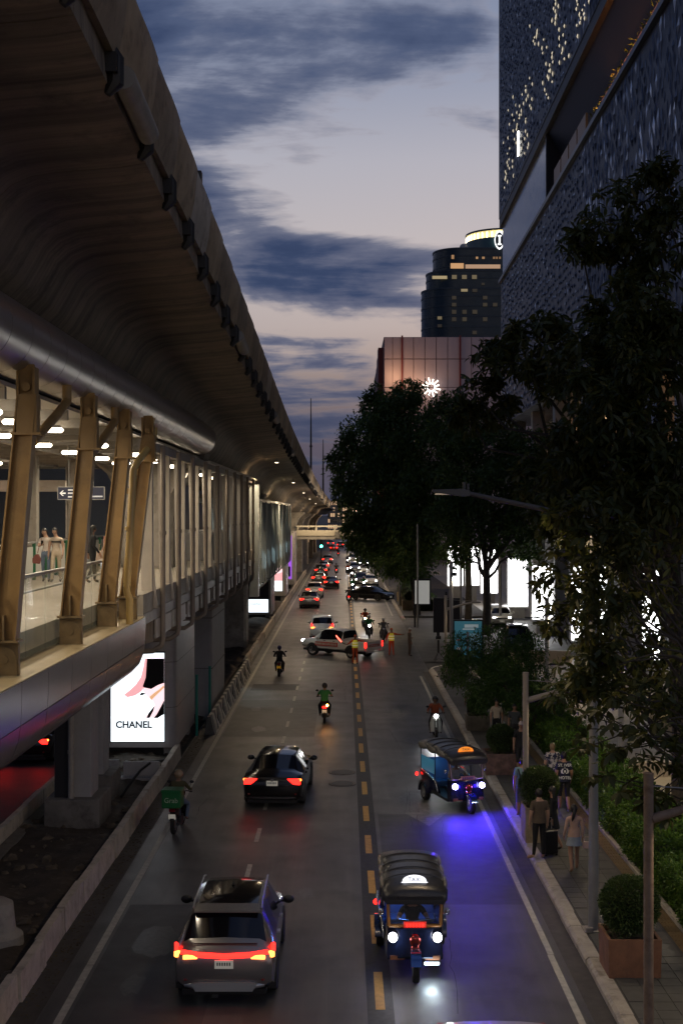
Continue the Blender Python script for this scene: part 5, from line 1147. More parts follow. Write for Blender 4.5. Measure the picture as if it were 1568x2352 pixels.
def make_car(label, kind, x, y, rz, pm, tail=True, head=False, brake=True, detail=None, group=None, cat='car', tl=None):
    sp = SPEC[kind]; L = sp['st'][-1][0]; t = thing({'suv':'sport_utility_car','mpv':'family_van','sedan':'sedan_car'}[kind], label, cat, (x,y,0), rz, group)
    body(t, sp, pm)
    W_ = max(s[4] for s in sp['st'])
    for yy in sp['wb']:
        for s in (-1,1):
            add_wheel(t, s*(W_-.105), yy, sp['r'], sp['ww'])
            m = MB(); pts = [(yy+(sp['r']+.07)*math.cos(a), sp['r']+(sp['r']+.07)*math.sin(a)) for a in [math.pi*k/10 for k in range(11)]]+[(yy-(sp['r']+.07),.16),(yy+(sp['r']+.07),.16)]
            m.prism(pts, s*(W_-.16), s*(W_+.004), 'x'); m.build('wheel_arch', plastic, t)
    mirror(t, W_-.02, sp['st'][sp['front']][0]-.12, sp['st'][sp['front']][2]+.07, pm if detail != 'suv' else black)
    m = MB(); m.bx(-W_*.82,W_*.82,.02,L-.1,.20,.30); m.build('underbody', black, t)
    zb = sp['st'][1][2]
    tm, bm2 = (red_l, red_b) if tail else (red_d, red_d)
    if not brake: bm2 = tm
    if tl == 'bar':
        m = MB(); m.tube([(-.80,.10,zb+.03),(-.5,.03,zb+.0),(0,.0,zb-.02),(.5,.03,zb+.0),(.80,.10,zb+.03)], .05, 8); m.build('light_bar', tm, t, smooth=60)
        for s in (-1,1):
            m = MB(); m.box((s*.62,.015,zb-.035),(.26,.06,.07),rz=-s*.12); m.box((s*.84,.10,zb+.0),(.16,.08,.10),rz=-s*.7); m.build('brake_light', bm2, t, bevel=.015)
            m = MB(); m.box((s*.885,.16,zb+.10),(.05,.10,.16),rz=-s*.5); m.build('tail_light', tm, t, bevel=.01)
    elif tl == 'ell':
        for s in (-1,1):
            m = MB(); m.box((s*.74,.07,zb+.10),(.07,.08,.34),rz=-s*.35); m.build('tail_light', tm, t, bevel=.012); m = MB(); m.box((s*.60,.05,zb-.03),(.34,.06,.09),rz=-s*.15); m.build('brake_light', bm2, t, bevel=.012)
    else:
        lamp_pair(t, 'tail_light', .63, .045, zb-.05, .46, .08, .17, tm, .20); lamp_pair(t, 'brake_light', .80, .055, zb+.0, .15, .11, .06, bm2, .35); lamp_pair(t, 'brake_light', .75, .045, zb-.10, .18, .10, .055, bm2, .3)
    plate(t, -.02 if kind != 'sedan' else -.012, zb-.16 if kind != 'sedan' else zb-.10)
    hm = head_l if head else head_off; zf = sp['st'][-3][2]-.16
    for s in (-1,1):
        m = MB(); m.ell((s*.60,L-.17,zf),(.15,.09,.075),12,8); m.build('head_light', hm, t, smooth=60)
    m = MB(); m.bx(-.42,.42,L-.12,L-.02,zf-.14,zf+.02); m.build('grille', black, t); plate(t, L+.0, zf-.24, True)
    m = MB(); m.tube([(-.72,.10,.36),(-.5,.03,.34),(.5,.03,.34),(.72,.10,.36)], .055, 8); m.build('bumper', plastic if detail != 'suv' else silver_trim, t, smooth=50)
    lamp_pair(t, 'reflector', .66, .045, .47, .16, .05, .04, red_d, .3)
    for s in (-1,1):
        for yy in (sp['st'][5][0]+.25, sp['st'][7][0]+.3):
            m = MB(); m.box((s*(W_-.002),yy,sp['st'][7][2]-.14),(.025,.17,.03)); m.build('door_handle', pm if detail != 'suv' else silver_trim, t)
    if kind != 'sedan':
        for s in (-1,1):
            m = MB(); z0 = max(q[3] for q in sp['st']); m.tube([(s*.64,.75,z0-.05),(s*.64,.95,z0+.02),(s*.64,2.6,z0+.03),(s*.63,2.9,z0-.04)], .018, 6); m.build('roof_rail', silver_trim, t, smooth=50)
        m = MB(); m.loft([[(-.60,.50,1.0*sp['st'][3][3]+.005),(.60,.50,sp['st'][3][3]+.005),(.60,.50,sp['st'][3][3]+.03),(-.60,.50,sp['st'][3][3]+.03)],[(-.62,.85,sp['st'][4][3]+.02),(.62,.85,sp['st'][4][3]+.02),(.62,.85,sp['st'][4][3]+.035),(-.62,.85,sp['st'][4][3]+.035)]]); m.build('spoiler', pm, t)
    if head:
        for s in (-1,1): light('beam', 'SPOT', t, (s*.6,L+.06,zf), 45, (1,.96,.9), .06, (R(82),0,0), 75, .7)
    return t
SPEC['suv_glass'] = dict(SPEC['suv'], glassroof=True)
p_grey = paint('dark_grey', (.15,.14,.135), .6, .25); p_black = paint('black', (.006,.006,.007), .2, .16); p_white = paint('white', (.62,.61,.58), .0, .3); p_silver = paint('silver', (.36,.355,.35), .7, .3); p_red = paint('taxi_red', (.35,.03,.02), .1, .3)
# near cars driving away
SPEC['suv']['glassroof'] = True
t = make_car('dark grey crossover with a full-width red light bar driving away nearest', 'suv', -2.19, 23.85, 0, paint('silver_grey', (.27,.26,.25), .65, .26), detail='suv', tl='bar')
SPEC['suv']['glassroof'] = False
m = MB(); m.prism([(-.52,.27),(.52,.27),(.60,.40),(.46,.43),(-.46,.43),(-.60,.40)], -.035, .06, 'y'); m.build('skid_plate', M('skid_silver', (.50,.52,.52), .35, .6), t)
m = MB(); m.cyl((-.0,2.0,1.64),(0,2.12,1.72),.03,.008); m.build('aerial_fin', black, t)
m = MB(); m.box((0,.10,1.10),(1.2,.02,.02)); m.build('wiper', black, t)
for k in range(4):
    m = MB(); m.bx(-.14+.085*k,-.09+.085*k,-.02,.0,.86,.90); m.build('badge_letter', silver_trim, t)
t = make_car('glossy black sedan with two wide red tail lights driving away in the middle lane', 'sedan', -2.18, 39.6, R(-3), p_black)
m = MB(); m.cyl((0,-.03,.90),(0,.0,.90),.045,n=16); m.build('badge', chrome, t)
make_car('white family van braking behind the turning pickup truck', 'mpv', -1.54, 91.6, 0, p_white, tl='ell')
far = [('silver sport utility car braking in the left lane beyond the van','suv',-3.28,122.8,0,p_silver),('white sport utility car close in front of the silver one','suv',-3.15,138,0,p_white),('black sedan braking in the middle lane, alone','sedan',-1.5,154,0,p_black),('dark sedan in the left lane beside the lone black sedan','sedan',-3.2,164.5,0,p_grey),('grey sport utility car in the queue near the motorcyclist','suv',-3.3,186,0,p_grey),('white car farther up the left-lane queue','sedan',-3.2,203,0,p_white),('silver car alone farther up the left lane','suv',-2.95,229,0,p_silver)]
for lab, kd, x, y, rz, pm in far: make_car(lab, kd, x, y, rz, pm, group='cars queueing away from the camera')
make_car('red and yellow taxi with roof light far under the footbridge', 'sedan', -2.4, 306, 0, p_red, group='cars queueing away from the camera'); make_car('tiny dark car ahead of the taxi at the end of the street', 'suv', -1.0, 335, 0, p_grey, group='cars queueing away from the camera'); make_car('tiny white car at the very end of the street', 'mpv', -3.6, 350, 0, p_white, group='cars queueing away from the camera')
# oncoming
make_car('white car roof just entering at the bottom edge', 'sedan', 2.32, 20.65, R(180), p_white, tail=False)
make_car('black car turning across the oncoming lane in front of the headlights', 'sedan', .95, 136.2, R(180+52), p_black, tail=False, group='cars facing the camera')
make_car('grey car with dazzling headlights behind the turning black car', 'mpv', 2.1, 165, R(180), p_grey, tail=False, head=True, group='cars facing the camera')
for k,(x,y,lab) in enumerate(((3.3,160,'by the kerb behind the turning black car'),(1.6,196,'third in the oncoming queue'),(3.2,214,'by the kerb farther back in the oncoming queue'),(1.6,238,'far back in the oncoming queue'),(3.0,262,'at the back of the oncoming queue'))):
    make_car('car with bright headlights %s' % lab, ('sedan','suv','mpv')[k % 3], x, y+4.5, R(180), (p_white,p_silver,p_black,p_white,p_grey)[k], tail=False, head=True, group='cars facing the camera')
make_car('white car with headlights on in the side entrance by the tree trunk', 'suv', 12.4, 107, R(180), p_white, tail=False, head=True); make_car('black car in the side entrance below the clear white screen', 'suv', 11.6, 88.5, R(176), p_black, tail=False)
t = make_car('dark car with brake lights on the opposite road, hidden by the walkway', 'sedan', -11.4, 46.5, 0, p_black)
for s in (-1,1): light('brake_glow', 'SPOT', t, (s*.6,-.12,.85), 9, (1,.01,.005), .12, (R(-62),0,0), 120, .8)
# ---------------------------------------------------------------- pickup turning out of the entrance
t = thing('pickup_truck', 'white double-cab pickup with red lettering turning across the road', 'pickup truck', (1.85,80.6,0), R(52)); sp = SPEC['cab']; pw_ = p_white
body(t, sp, pw_)
m = MB()
for s in (-1,1): m.bx(s*.80,s*.90,.06,1.86,.52,1.10)
m.bx(-.80,.80,1.78,1.86,.52,1.10); m.bx(-.85,.85,.06,1.86,.46,.56); m.build('cargo_bed', pw_, t, bevel=.03)
m = MB(); m.bx(-.80,.80,0,.055,.55,1.08); m.build('tailgate', pw_, t, bevel=.02)
m = MB(); m.bx(-.55,.55,-.008,-.002,.74,.90); sg = m.build('lettering_panel', M('truck_red', (.42,.05,.04), .5), t)
m = MB()
for k in range(12): m.bx(-.48+.08*k,-.43+.08*k,-.013,-.009,.78,.86)
m.build('lettering', whitep, sg)
m = MB(); m.bx(-.917,-.909,2.15,3.95,.66,.92); sg = m.build('lettering_panel', MATS['truck_red'], t)
m = MB()
for k in range(16): m.bx(-.923,-.919,2.25+.105*k,2.31+.105*k,.72,.86)
m.build('lettering', whitep, sg)
for s in (-1,1):
    m = MB(); m.bx(s*.80,s*.905,-.02,.07,.72,1.05); m.build('tail_light', red_l, t, bevel=.01)
m = MB(); m.bx(-.86,.86,-.14,.0,.40,.54); m.build('bumper', silver_trim, t, bevel=.03); plate(t, -.15, .47)
for yy in sp['wb']:
    for s in (-1,1):
        add_wheel(t, s*.80, yy, sp['r'], sp['ww'], R(14) if yy > 2 else 0); m = MB(); pts = [(yy+.46*math.cos(a), sp['r']+.46*math.sin(a)) for a in [math.pi*k/10 for k in range(11)]]+[(yy-.46,.3),(yy+.46,.3)]; m.prism(pts, s*.74, s*.915, 'x'); m.build('wheel_arch', plastic, t)
mirror(t, .89, 3.7, 1.15, pw_)
for s in (-1,1):
    m = MB(); m.ell((s*.68,5.08,.90),(.15,.12,.10),10,7); m.build('head_light', head_l, t, smooth=60)
    for yy in (2.45,3.2):
        m = MB(); m.box((s*.912,yy,1.0),(.03,.17,.035)); m.build('door_handle', plastic, t)
m = MB(); m.bx(-.45,.45,5.15,5.26,.62,.86); m.build('grille', black, t); m = MB(); m.bx(-.8,.8,.3,5.0,.32,.45); m.build('chassis', black, t)

# ---------------------------------------------------------------- three-wheelers
def tuktuk(label, x, y, rz, bodyc, glow, headc, headpow, sign_mat, frame_mat, sign_txt_mat, gcol):
    t = thing('three_wheeled_taxi', label, 'tuk-tuk', (x,y,0), rz, 'three-wheeled taxis coming towards the camera')
    add_wheel(t, 0, 1.15, .27, .13)
    for s in (-1,1):
        add_wheel(t, s*.62, -1.05, .28, .16)
        m = MB(); pts = [(-1.05+.36*math.cos(a), .28+.36*math.sin(a)) for a in [math.pi*k/10 for k in range(11)]]; pts += [(q[0],q[1]-.03) for q in reversed([(-1.05+.33*math.cos(a), .28+.33*math.sin(a)) for a in [math.pi*k/10 for k in range(11)]])]
        m.prism(pts, s*.50, s*.74, 'x'); m.build('mudguard', bodyc, t, smooth=40)
        m = MB(); m.loft([[(s*.50,-1.58,.42),(s*.62,-1.58,.80),(s*.60,-1.58,.88),(s*.46,-1.58,.5)],[(s*.50,-.9,.42),(s*.66,-.9,.78),(s*.64,-.9,.86),(s*.46,-.9,.5)],[(s*.50,-.15,.36),(s*.58,-.15,.62),(s*.56,-.15,.68),(s*.46,-.15,.4)]]); m.build('side_panel', bodyc, t, smooth=35, bevel=.01)
        m = MB(); m.tube([(s*.66,-1.6,.95),(s*.68,-.9,.93),(s*.60,-.2,.74),(s*.58,-.1,.45)], .02, 6); m.build('side_rail', chrome, t, smooth=60)
        for yy, z0 in ((-1.55,.85),(-.30,.62)):
            m = MB(); m.tube([(s*.60,yy,z0),(s*.585,yy,1.68)], .017, 6); m.build('roof_post', dark, t)
        m = MB(); m.tube([(s*.50,.80,.98),(s*.55,.66,1.66)], .024, 6); m.build('windscreen_post', frame_mat, t)
        m = MB(); m.ell((s*.43,.99,.80),(.085,.07,.085),14,9); hl = m.build('head_light', headc, t, smooth=60)
        m = MB(); m.tube([(s*.43,.90,.80),(s*.43,.965,.80)], [.06,.10], 14); m.build('lamp_bowl', chrome, t, smooth=60)
        light('beam', 'SPOT', t, (s*.43,1.10,.80), headpow, gcol, .06, (R(72),0,0), 172, .8)
        m = MB(); m.tube([(s*.055,1.15,.27),(s*.055,.98,.62),(s*.045,.86,.98)], .02, 6); m.build('fork', chrome, t, smooth=60)
        m = MB(); m.bx(s*.20,s*.48,.93,.96,.36,.44); m.build('fog_lamp_panel', M('copper_trim', (.35,.15,.08), .4, .5), t)
        m = MB(); m.ell((s*.64,.72,1.22),(.05,.03,.07),8,6); m.build('mirror', chrome, t, smooth=60)
        m = MB(); m.ell((s*.70,-1.62,.72),(.05,.03,.06),8,6); m.build('tail_light', red_l, t, smooth=60)
    m = MB(); m.loft([[(-.56,.62,.32),(.56,.62,.32),(.56,.62,.98),(-.56,.62,.98)],[(-.54,.88,.34),(.54,.88,.34),(.52,.84,.97),(-.52,.84,.97)],[(-.30,.98,.40),(.30,.98,.40),(.26,.93,.96),(-.26,.93,.96)]]); m.build('front_cowl', bodyc, t, smooth=30, bevel=.02)
    m = MB(); m.bx(-.56,.56,-1.5,.66,.30,.38); m.build('floor', dark, t)
    m = MB(); m.bx(-.5,.5,-1.62,-1.56,.40,.90); m.build('tail_panel', bodyc, t); plate(t, -1.64, .5)
    m = MB(); pts = [(1.15+.34*math.cos(a), .27+.34*math.sin(a)) for a in [math.pi*.12+math.pi*.7*k/8 for k in range(9)]]; pts += [(1.15+.31*math.cos(a), .27+.31*math.sin(a)) for a in [math.pi*.12+math.pi*.7*k/8 for k in range(8,-1,-1)]]
    m.prism(pts, -.10, .10, 'x'); m.build('front_mudguard', M('blue_chrome', (.10,.18,.40), .15, .9), t, smooth=40)
    m = MB(); m.ell((0,1.0,.74),(.11,.06,.13),12,8); m.ell((0,.98,.58),(.09,.05,.09),10,7); m.build('centre_ornament', M('red_chrome', (.35,.06,.05), .2, .8), t, smooth=50)
    # windscreen frame
    m = MB(); a, b = (.80,.99), (.64,1.68)
    for (p,q,r) in (((-.50,.86,.99),(.50,.86,.99),.035),((-.53,.70,1.66),(.53,.70,1.66),.03),((-.50,.86,.99),(-.53,.70,1.66),.035),((.50,.86,.99),(.53,.70,1.66),.035)): m.tube([p,q],r,8)
    m.build('windscreen_frame', frame_mat, t, smooth=50)
    m = MB(); m.add([(-.48,.85,1.02),(.48,.85,1.02),(.51,.71,1.63),(-.51,.71,1.63)], [(0,1,2,3)]); m.build('windscreen', glass_mat('windscreen_glass', (.1,.12,.14), .18), t)
    m = MB(); m.box((0,.90,1.02),(.44,.02,.13),rx=-.2); p = m.build('number_board', E('number_board', (.6,.03,.02), .55, (.3,.03,.02)) if glow == 'red' else M('orange_board', (.35,.14,.05), .5), t)
    m = MB()
    for k in range(6): m.box((-.15+.06*k,.914,1.02),(.03,.006,.07),rx=-.2)
    m.build('number_print', red_l if glow == 'red' else plate_ink, p)
    # quilted vinyl roof
    m = MB(); rings = []; ys = [-1.70,-1.62,-1.2,-.75,-.3,.15,.55,.80,.98,1.02]; drop = [.10,.03,0,.0,.0,.01,.03,.06,.11,.15]
    for i, (yy, dz) in enumerate(zip(ys, drop)):
        r = []
        for k in range(17):
            a = math.pi*k/16; w = .625-(.04 if i in (0,9) else 0); bul = .035*math.cos(math.pi*2*(yy+1.7)/.62)*(1 if k in (1,2,3,13,14,15) else .3)
            r.append((w*math.cos(a)*(1.0+.02*abs(math.sin(a)))+bul*math.cos(a), yy, 1.63-dz*.9+(.235-.25*dz)*abs(math.sin(a))**.62+bul*.4))
        rings.append(r+[(r[-1][0]+.03,yy,1.60-dz),(r[0][0]-.03,yy,1.60-dz)])
    m.loft(rings); m.build('canopy', M('vinyl_roof', (.028,.028,.031), .33, var=.15, scale=4, bump=.15, bscale=10), t, smooth=48)
    for s in (-1,1):
        for k in range(3):
            m = MB(); yy = -1.35+k*.80; m.ell((s*.615,yy,1.665),(.055,.37,.10),14,9); m.build('side_pad', M('vinyl_pad', (.17,.155,.13), .25), t, smooth=60)
    for yy in (-1.15,-.62,-.08,.42):
        m = MB(); m.tube([(.60*math.cos(a), yy+.02*math.sin(3*a), 1.645+.235*abs(math.sin(a))**.62) for a in [math.pi*k/16 for k in range(17)]], .014, 5); m.build('canopy_seam', M('vinyl_seam', (.05,.05,.052), .3), t, smooth=60)
    m = MB(); m.box((0,1.01,1.57),(1.08,.025,.07)); m.build('visor', M('vinyl_roof', (.028,.028,.031), .33), t)
    # roof sign
    m = MB(); m.prism([(.30*math.cos(a),.0+.15*math.sin(a)) for a in [math.pi*k/14 for k in range(15)]], -.035, .035, 'y'); m.ell((0,0,-.03),(.34,.05,.045),14,6); sg = m.build('roof_sign', sign_mat, t, (0,.74,1.82), smooth=40); sg.scale = (.78,.8,.78)
    text('lettering', 'TAXI', .15, sign_txt_mat, sg, (0,.042,.05), rot=(R(90),0,R(180)))
    m = MB(); m.bx(-.24,.24,-.03,.03,-.15,-.05); m.build('sign_lamp', sign_mat, sg, (0,.02,0))
    # seats
    m = MB(); m.bx(-.52,.52,-1.35,-.85,.42,.60); m.build('passenger_seat', M('blue_vinyl', (.03,.08,.20), .4), t, bevel=.03)
    m = MB(); m.loft([[(-.52,-1.34,.58),(.52,-1.34,.58),(.52,-1.24,.58),(-.52,-1.24,.58)],[(-.52,-1.52,1.25),(.52,-1.52,1.25),(.52,-1.44,1.25),(-.52,-1.44,1.25)]]); m.build('seat_back', MATS['blue_vinyl'], t, bevel=.03)
    m = MB(); m.bx(-.26,.26,-.35,.05,.42,.58); m.build('driver_seat', black, t, bevel=.03)
    m = MB(); m.tube([(-.34,.55,1.02),(0,.62,1.0),(.34,.55,1.02)], .015, 6); m.build('handlebar', chrome, t)
    return t
yellow_frame = M('varnished_frame', (.33,.14,.02), .35, coat=.5)
navy = paint('navy_blue', (.009,.016,.055), .3, .22)
sign_w = E('sign_white_lit', (.9,.92,1), 1.0); sign_a = E('sign_amber_lit', (1,.30,.03), .6)
white_h = E('tuk_head_white', (.93,.95,1), 22); blue_h = E('tuk_head_blue', (.35,.33,1), 26)
t = tuktuk('navy three-wheeled taxi with lit white roof sign, nearest oncoming', 1.37, 26.2, R(180), navy, 'red', white_h, 4, sign_w, yellow_frame, M('sign_ink', (.05,.05,.10), .5), (.85,.9,1))
m = MB(); m.bx(-.46,-.18,1.0,1.03,.29,.33); m.build('under_light', E('under_light', (.75,.92,1), 12), t)
light('under_glow', 'SPOT', t, (-.30,1.05,.33), 26, (.72,.9,1), .06, (R(30),0,0), 120, .9); 
m = MB(); m.tube([(.60,-1.4,1.35),(.60,-.5,1.40)], .015, 6); m.build('light_tube', E('blue_tube', (.10,.32,1), 6), t); light('interior_glow', 'POINT', t, (.1,-.9,1.35), 14, (.12,.30,1), .1)
t = tuktuk('three-wheeled taxi with dazzling blue headlights and amber roof sign turning to the kerb', 3.45, 40.15, R(-163), paint('deep_blue', (.009,.010,.045), .3, .22), 'amber', blue_h, 125, sign_a, M('chrome_frame', (.30,.22,.25), .25, .7), M('sign_ink', (.05,.05,.10), .5), (.05,.012,1))
for k in range(8):
    m = MB(); m.ell((-.42+.12*k,.86+.02*abs(3.5-k)*-.5,1.60-.012*abs(3.5-k)),(.04,.02,.045),8,6); m.build('marker_lamp', M('marker_lamp', (.55,.52,.45), .3, emit=(1,.85,.6), es=.25), t, smooth=60)
m = MB(); m.add([(.585,-1.5,.92),(.585,-.35,.92),(.60,-.35,1.36),(.60,-1.5,1.36)], [(0,1,2,3)]); m.build('side_curtain', M('teal_curtain', (.04,.15,.22), .5, emit=(.08,.35,.55), es=.16), t)
m = MB(); m.tube([(.56,-1.4,.98),(.56,-.6,.96)], .012, 6); m.build('light_tube', E('cyan_tube', (.05,.6,1), 6), t); light('interior_glow', 'POINT', t, (0,-.9,1.3), 3, (.15,.55,1), .1)
for s in (-1,1): light('lamp_halo', 'POINT', t, (s*.30,1.06,.78), 1.6, (.05,.012,1), .05)
light('rear_lamp', 'POINT', t, (0,-1.9,.9), 14, (.85,.88,1), .08)

# ---------------------------------------------------------------- motorcycles
def moto(label, x, y, rz, pm, kind='moto', tail=False, head=False, headc=None, box=None, boxtxt=None, blink=False, plate_mat=None, group='motorcycles on the road'):
    t = thing('scooter' if kind == 'scooter' else 'motorcycle', label, 'scooter' if kind == 'scooter' else 'motorcycle', (x,y,0), rz, group)
    r = .25 if kind == 'scooter' else .29
    add_wheel(t, 0, .62, r, .10); add_wheel(t, 0, -.60, r, .11)
    m = MB(); m.loft([[(-.07,-.85,.62),(.07,-.85,.62),(.05,-.85,.74),(-.05,-.85,.74)],[(-.13,-.5,.48),(.13,-.5,.48),(.12,-.5,.72),(-.12,-.5,.72)],[(-.13,-.05,.38),(.13,-.05,.38),(.10,-.05,.68),(-.10,-.05,.68)],[(-.08,.2,.36),(.08,.2,.36),(.06,.2,.50),(-.06,.2,.50)]]); m.build('body', pm, t, smooth=40, bevel=.02)
    m = MB(); m.loft([[(-.10,-.78,.74),(.10,-.78,.74),(.08,-.78,.80),(-.08,-.78,.80)],[(-.13,-.4,.70),(.13,-.4,.70),(.12,-.4,.80),(-.12,-.4,.80)],[(-.10,.08,.66),(.10,.08,.66),(.09,.08,.74),(-.09,.08,.74)]]); m.build('seat', black, t, smooth=50)
    m = MB(); m.bx(-.12,.12,-.25,.25,.18,.40); m.build('engine', dark, t, bevel=.03)
    w = .22 if kind == 'scooter' else .17
    m = MB(); m.loft([[(-w,.34,.28),(w,.34,.28),(w*.9,.40,.28),(-w*.9,.40,.28)],[(-w*1.1,.30,.62),(w*1.1,.30,.62),(w*.8,.40,.62),(-w*.8,.40,.62)],[(-w*.7,.28,.92),(w*.7,.28,.92),(w*.5,.40,.90),(-w*.5,.40,.90)]]); m.build('leg_shield', pm, t, smooth=40, bevel=.015)
    for s in (-1,1):
        m = MB(); m.tube([(s*.06,.62,r),(s*.055,.52,.55),(s*.05,.40,.90)], .022, 6); m.build('fork', chrome, t)
        m = MB(); m.tube([(0,.36,.98),(s*.18,.34,1.02),(s*.36,.24,1.02)], .015, 6); m.tube([(s*.28,.26,1.02),(s*.36,.24,1.02)], .02, 6); m.build('handlebar', dark, t)
        m = MB(); m.tube([(s*.24,.30,1.03),(s*.30,.34,1.24)], .008, 5); m.ell((s*.33,.34,1.28),(.065,.02,.045),10,6); m.build('mirror', dark, t, smooth=60)
    m = MB(); m.ell((0,.42,.93),(.13,.10,.11),12,8); m.build('headlight_shell', pm, t, smooth=60)
    hm = (headc or head_l) if head else head_off
    m = MB(); m.ell((0,.495,.92),(.085,.04,.075),12,8); m.build('headlight', hm, t, smooth=60)
    if head: light('beam', 'SPOT', t, (0,.58,.92), 60 if kind == 'scooter' else 40, (.95,.96,1), .05, (R(76),0,0), 70, .8)
    m = MB(); m.box((0,-.86,.72),(.17,.05,.08)); m.build('tail_light', red_l if tail else red_d, t, bevel=.012)
    m = MB(); m.box((0,-.87,.54),(.20,.015,.15),rx=.25); m.build('number_plate', plate_mat or plate_m, t)
    m = MB(); pts = [(-.6+(r+.05)*math.cos(a), r+(r+.05)*math.sin(a)) for a in [math.pi*.3+math.pi*.55*k/6 for k in range(7)]]; pts += [(-.6+(r+.03)*math.cos(a), r+(r+.03)*math.sin(a)) for a in [math.pi*.3+math.pi*.55*k/6 for k in range(6,-1,-1)]]; m.prism(pts, -.06, .06, 'x'); m.build('mudguard', black, t)
    m = MB(); m.tube([(.12,.0,.22),(.15,-.35,.25),(.16,-.85,.34)], [.03,.045,.05], 8); m.build('exhaust', dark, t, smooth=50)
    if blink:
        m = MB(); m.ell((.12,-.84,.80),(.05,.04,.05),8,6); m.build('indicator', E('indicator', (1,.52,.10), 22), t, smooth=60); light('indicator_glow', 'POINT', t, (.12,-1.0,.80), 6, (1,.42,.08), .04)
    if box is not None:
        m = MB(); m.bx(-.27,.27,-1.0,-.50,.80,1.26); b = m.build('delivery_box', box, t, bevel=.03); m = MB(); m.bx(-.28,.28,-1.01,-.49,1.22,1.31); m.build('box_lid', box, b, bevel=.02)
        if boxtxt: text('lettering', boxtxt, .19, M('pale_print', (.40,.50,.35), .6), b, (0,-1.006,1.02))
    return t
grab = M('delivery_green', (.008,.13,.032), .5)
moto('motorcycle with a large green delivery box hugging the barrier', -4.72, 37.2, R(-4), p_black, box=grab, boxtxt='Grab')
moto('motorcycle with glowing amber indicator under the green-shirted rider', -.84, 56.5, 0, p_black, tail=True, blink=True)
moto('motorcycle with yellow plate ridden away along the left edge line', -3.57, 72.4, 0, p_black, plate_mat=M('yellow_plate', (.5,.27,.02), .5, emit=(.9,.45,.02), es=.15))
moto('white scooter with one bright round headlight coming towards the camera', 3.65, 52.4, R(180), paint('scooter_white', (.55,.58,.55), 0, .3), 'scooter', head=True)
moto('motorcycle facing the camera with a warm headlight behind the pickup', 1.62, 100.5, R(180), p_black, head=True, headc=E('warm_head', (1,.85,.5), 14))
moto('motorcycle with headlight on right behind the pickup bed, green rider', 1.8, 94, R(180), p_black, head=True)
moto('motorcycle of the grey rider waiting behind the pickup tailgate', 2.75, 91.5, R(180), p_grey)
moto('motorcycle with red tail light stopped by the turning black car', .46, 130, 0, p_black, tail=True)
moto('motorcycle with red tail light between the two queues', -1.14, 191, 0, p_black, tail=True)
moto('tiny motorcycle with red tail light near the far footbridge', -1.2, 268, 0, p_black, tail=True)
for k,(x,y,lab) in enumerate(((1.0,157,'leading the oncoming pack'),(.95,148,'beside the turning black car'),(1.05,176,'second in the oncoming pack'),(.5,190,'at the centre line farther back'),(.6,224,'far back at the centre line'),(2.3,152,'squeezed between the oncoming cars'))):
    moto('motorcycle with bright headlight %s' % lab, x, y, R(180), p_black, head=True, group='oncoming motorcycles')
# ================================================================== people
SK = {k: M('skin_'+k, c, .55) for k, c in dict(light=(.42,.26,.18), mid=(.32,.18,.115), tan=(.22,.12,.075)).items()}
hair_k = M('hair_black', (.010,.008,.007), .45); hair_b = M('hair_blond', (.28,.19,.09), .5); shoe_k = M('shoe_dark', (.018,.016,.015), .5); shoe_t = M('shoe_tan', (.26,.15,.09), .6)
def base_pose(h):
    s = h/1.72
    J = dict(pelvis=(0,0,.97), spine=(0,-.01,1.14), chest=(0,-.01,1.33), neck=(0,.0,1.475), skull=(0,.015,1.60),
             shL=(-.175,-.01,1.405), elL=(-.225,-.03,1.13), wrL=(-.235,.04,.90), haL=(-.232,.06,.81),
             shR=(.175,-.01,1.405), elR=(.225,-.03,1.13), wrR=(.235,.04,.90), haR=(.232,.06,.81),
             hipL=(-.095,0,.92), knL=(-.10,.02,.50), anL=(-.10,-.02,.085), toL=(-.115,.12,.04),
             hipR=(.095,0,.92), knR=(.10,.02,.50), anR=(.10,-.02,.085), toR=(.115,.12,.04))
    return J, s
RAD = dict(pelvis=(.145,.105), spine=(.125,.095), chest=(.155,.11), neck=(.056,.056), skull=(.07,.07), sh=(.068,.068), el=(.046,.046), wr=(.032,.030), ha=(.036,.020), hip=(.092,.095), kn=(.060,.062), an=(.042,.044), to=(.045,.032))
EDG = [('pelvis','spine'),('spine','chest'),('chest','neck'),('neck','skull'),('chest','shL'),('shL','elL'),('elL','wrL'),('wrL','haL'),('chest','shR'),('shR','elR'),('elR','wrR'),('wrR','haR'),('pelvis','hipL'),('hipL','knL'),('knL','anL'),('anL','toL'),('pelvis','hipR'),('hipR','knR'),('knR','anR'),('anR','toR')]
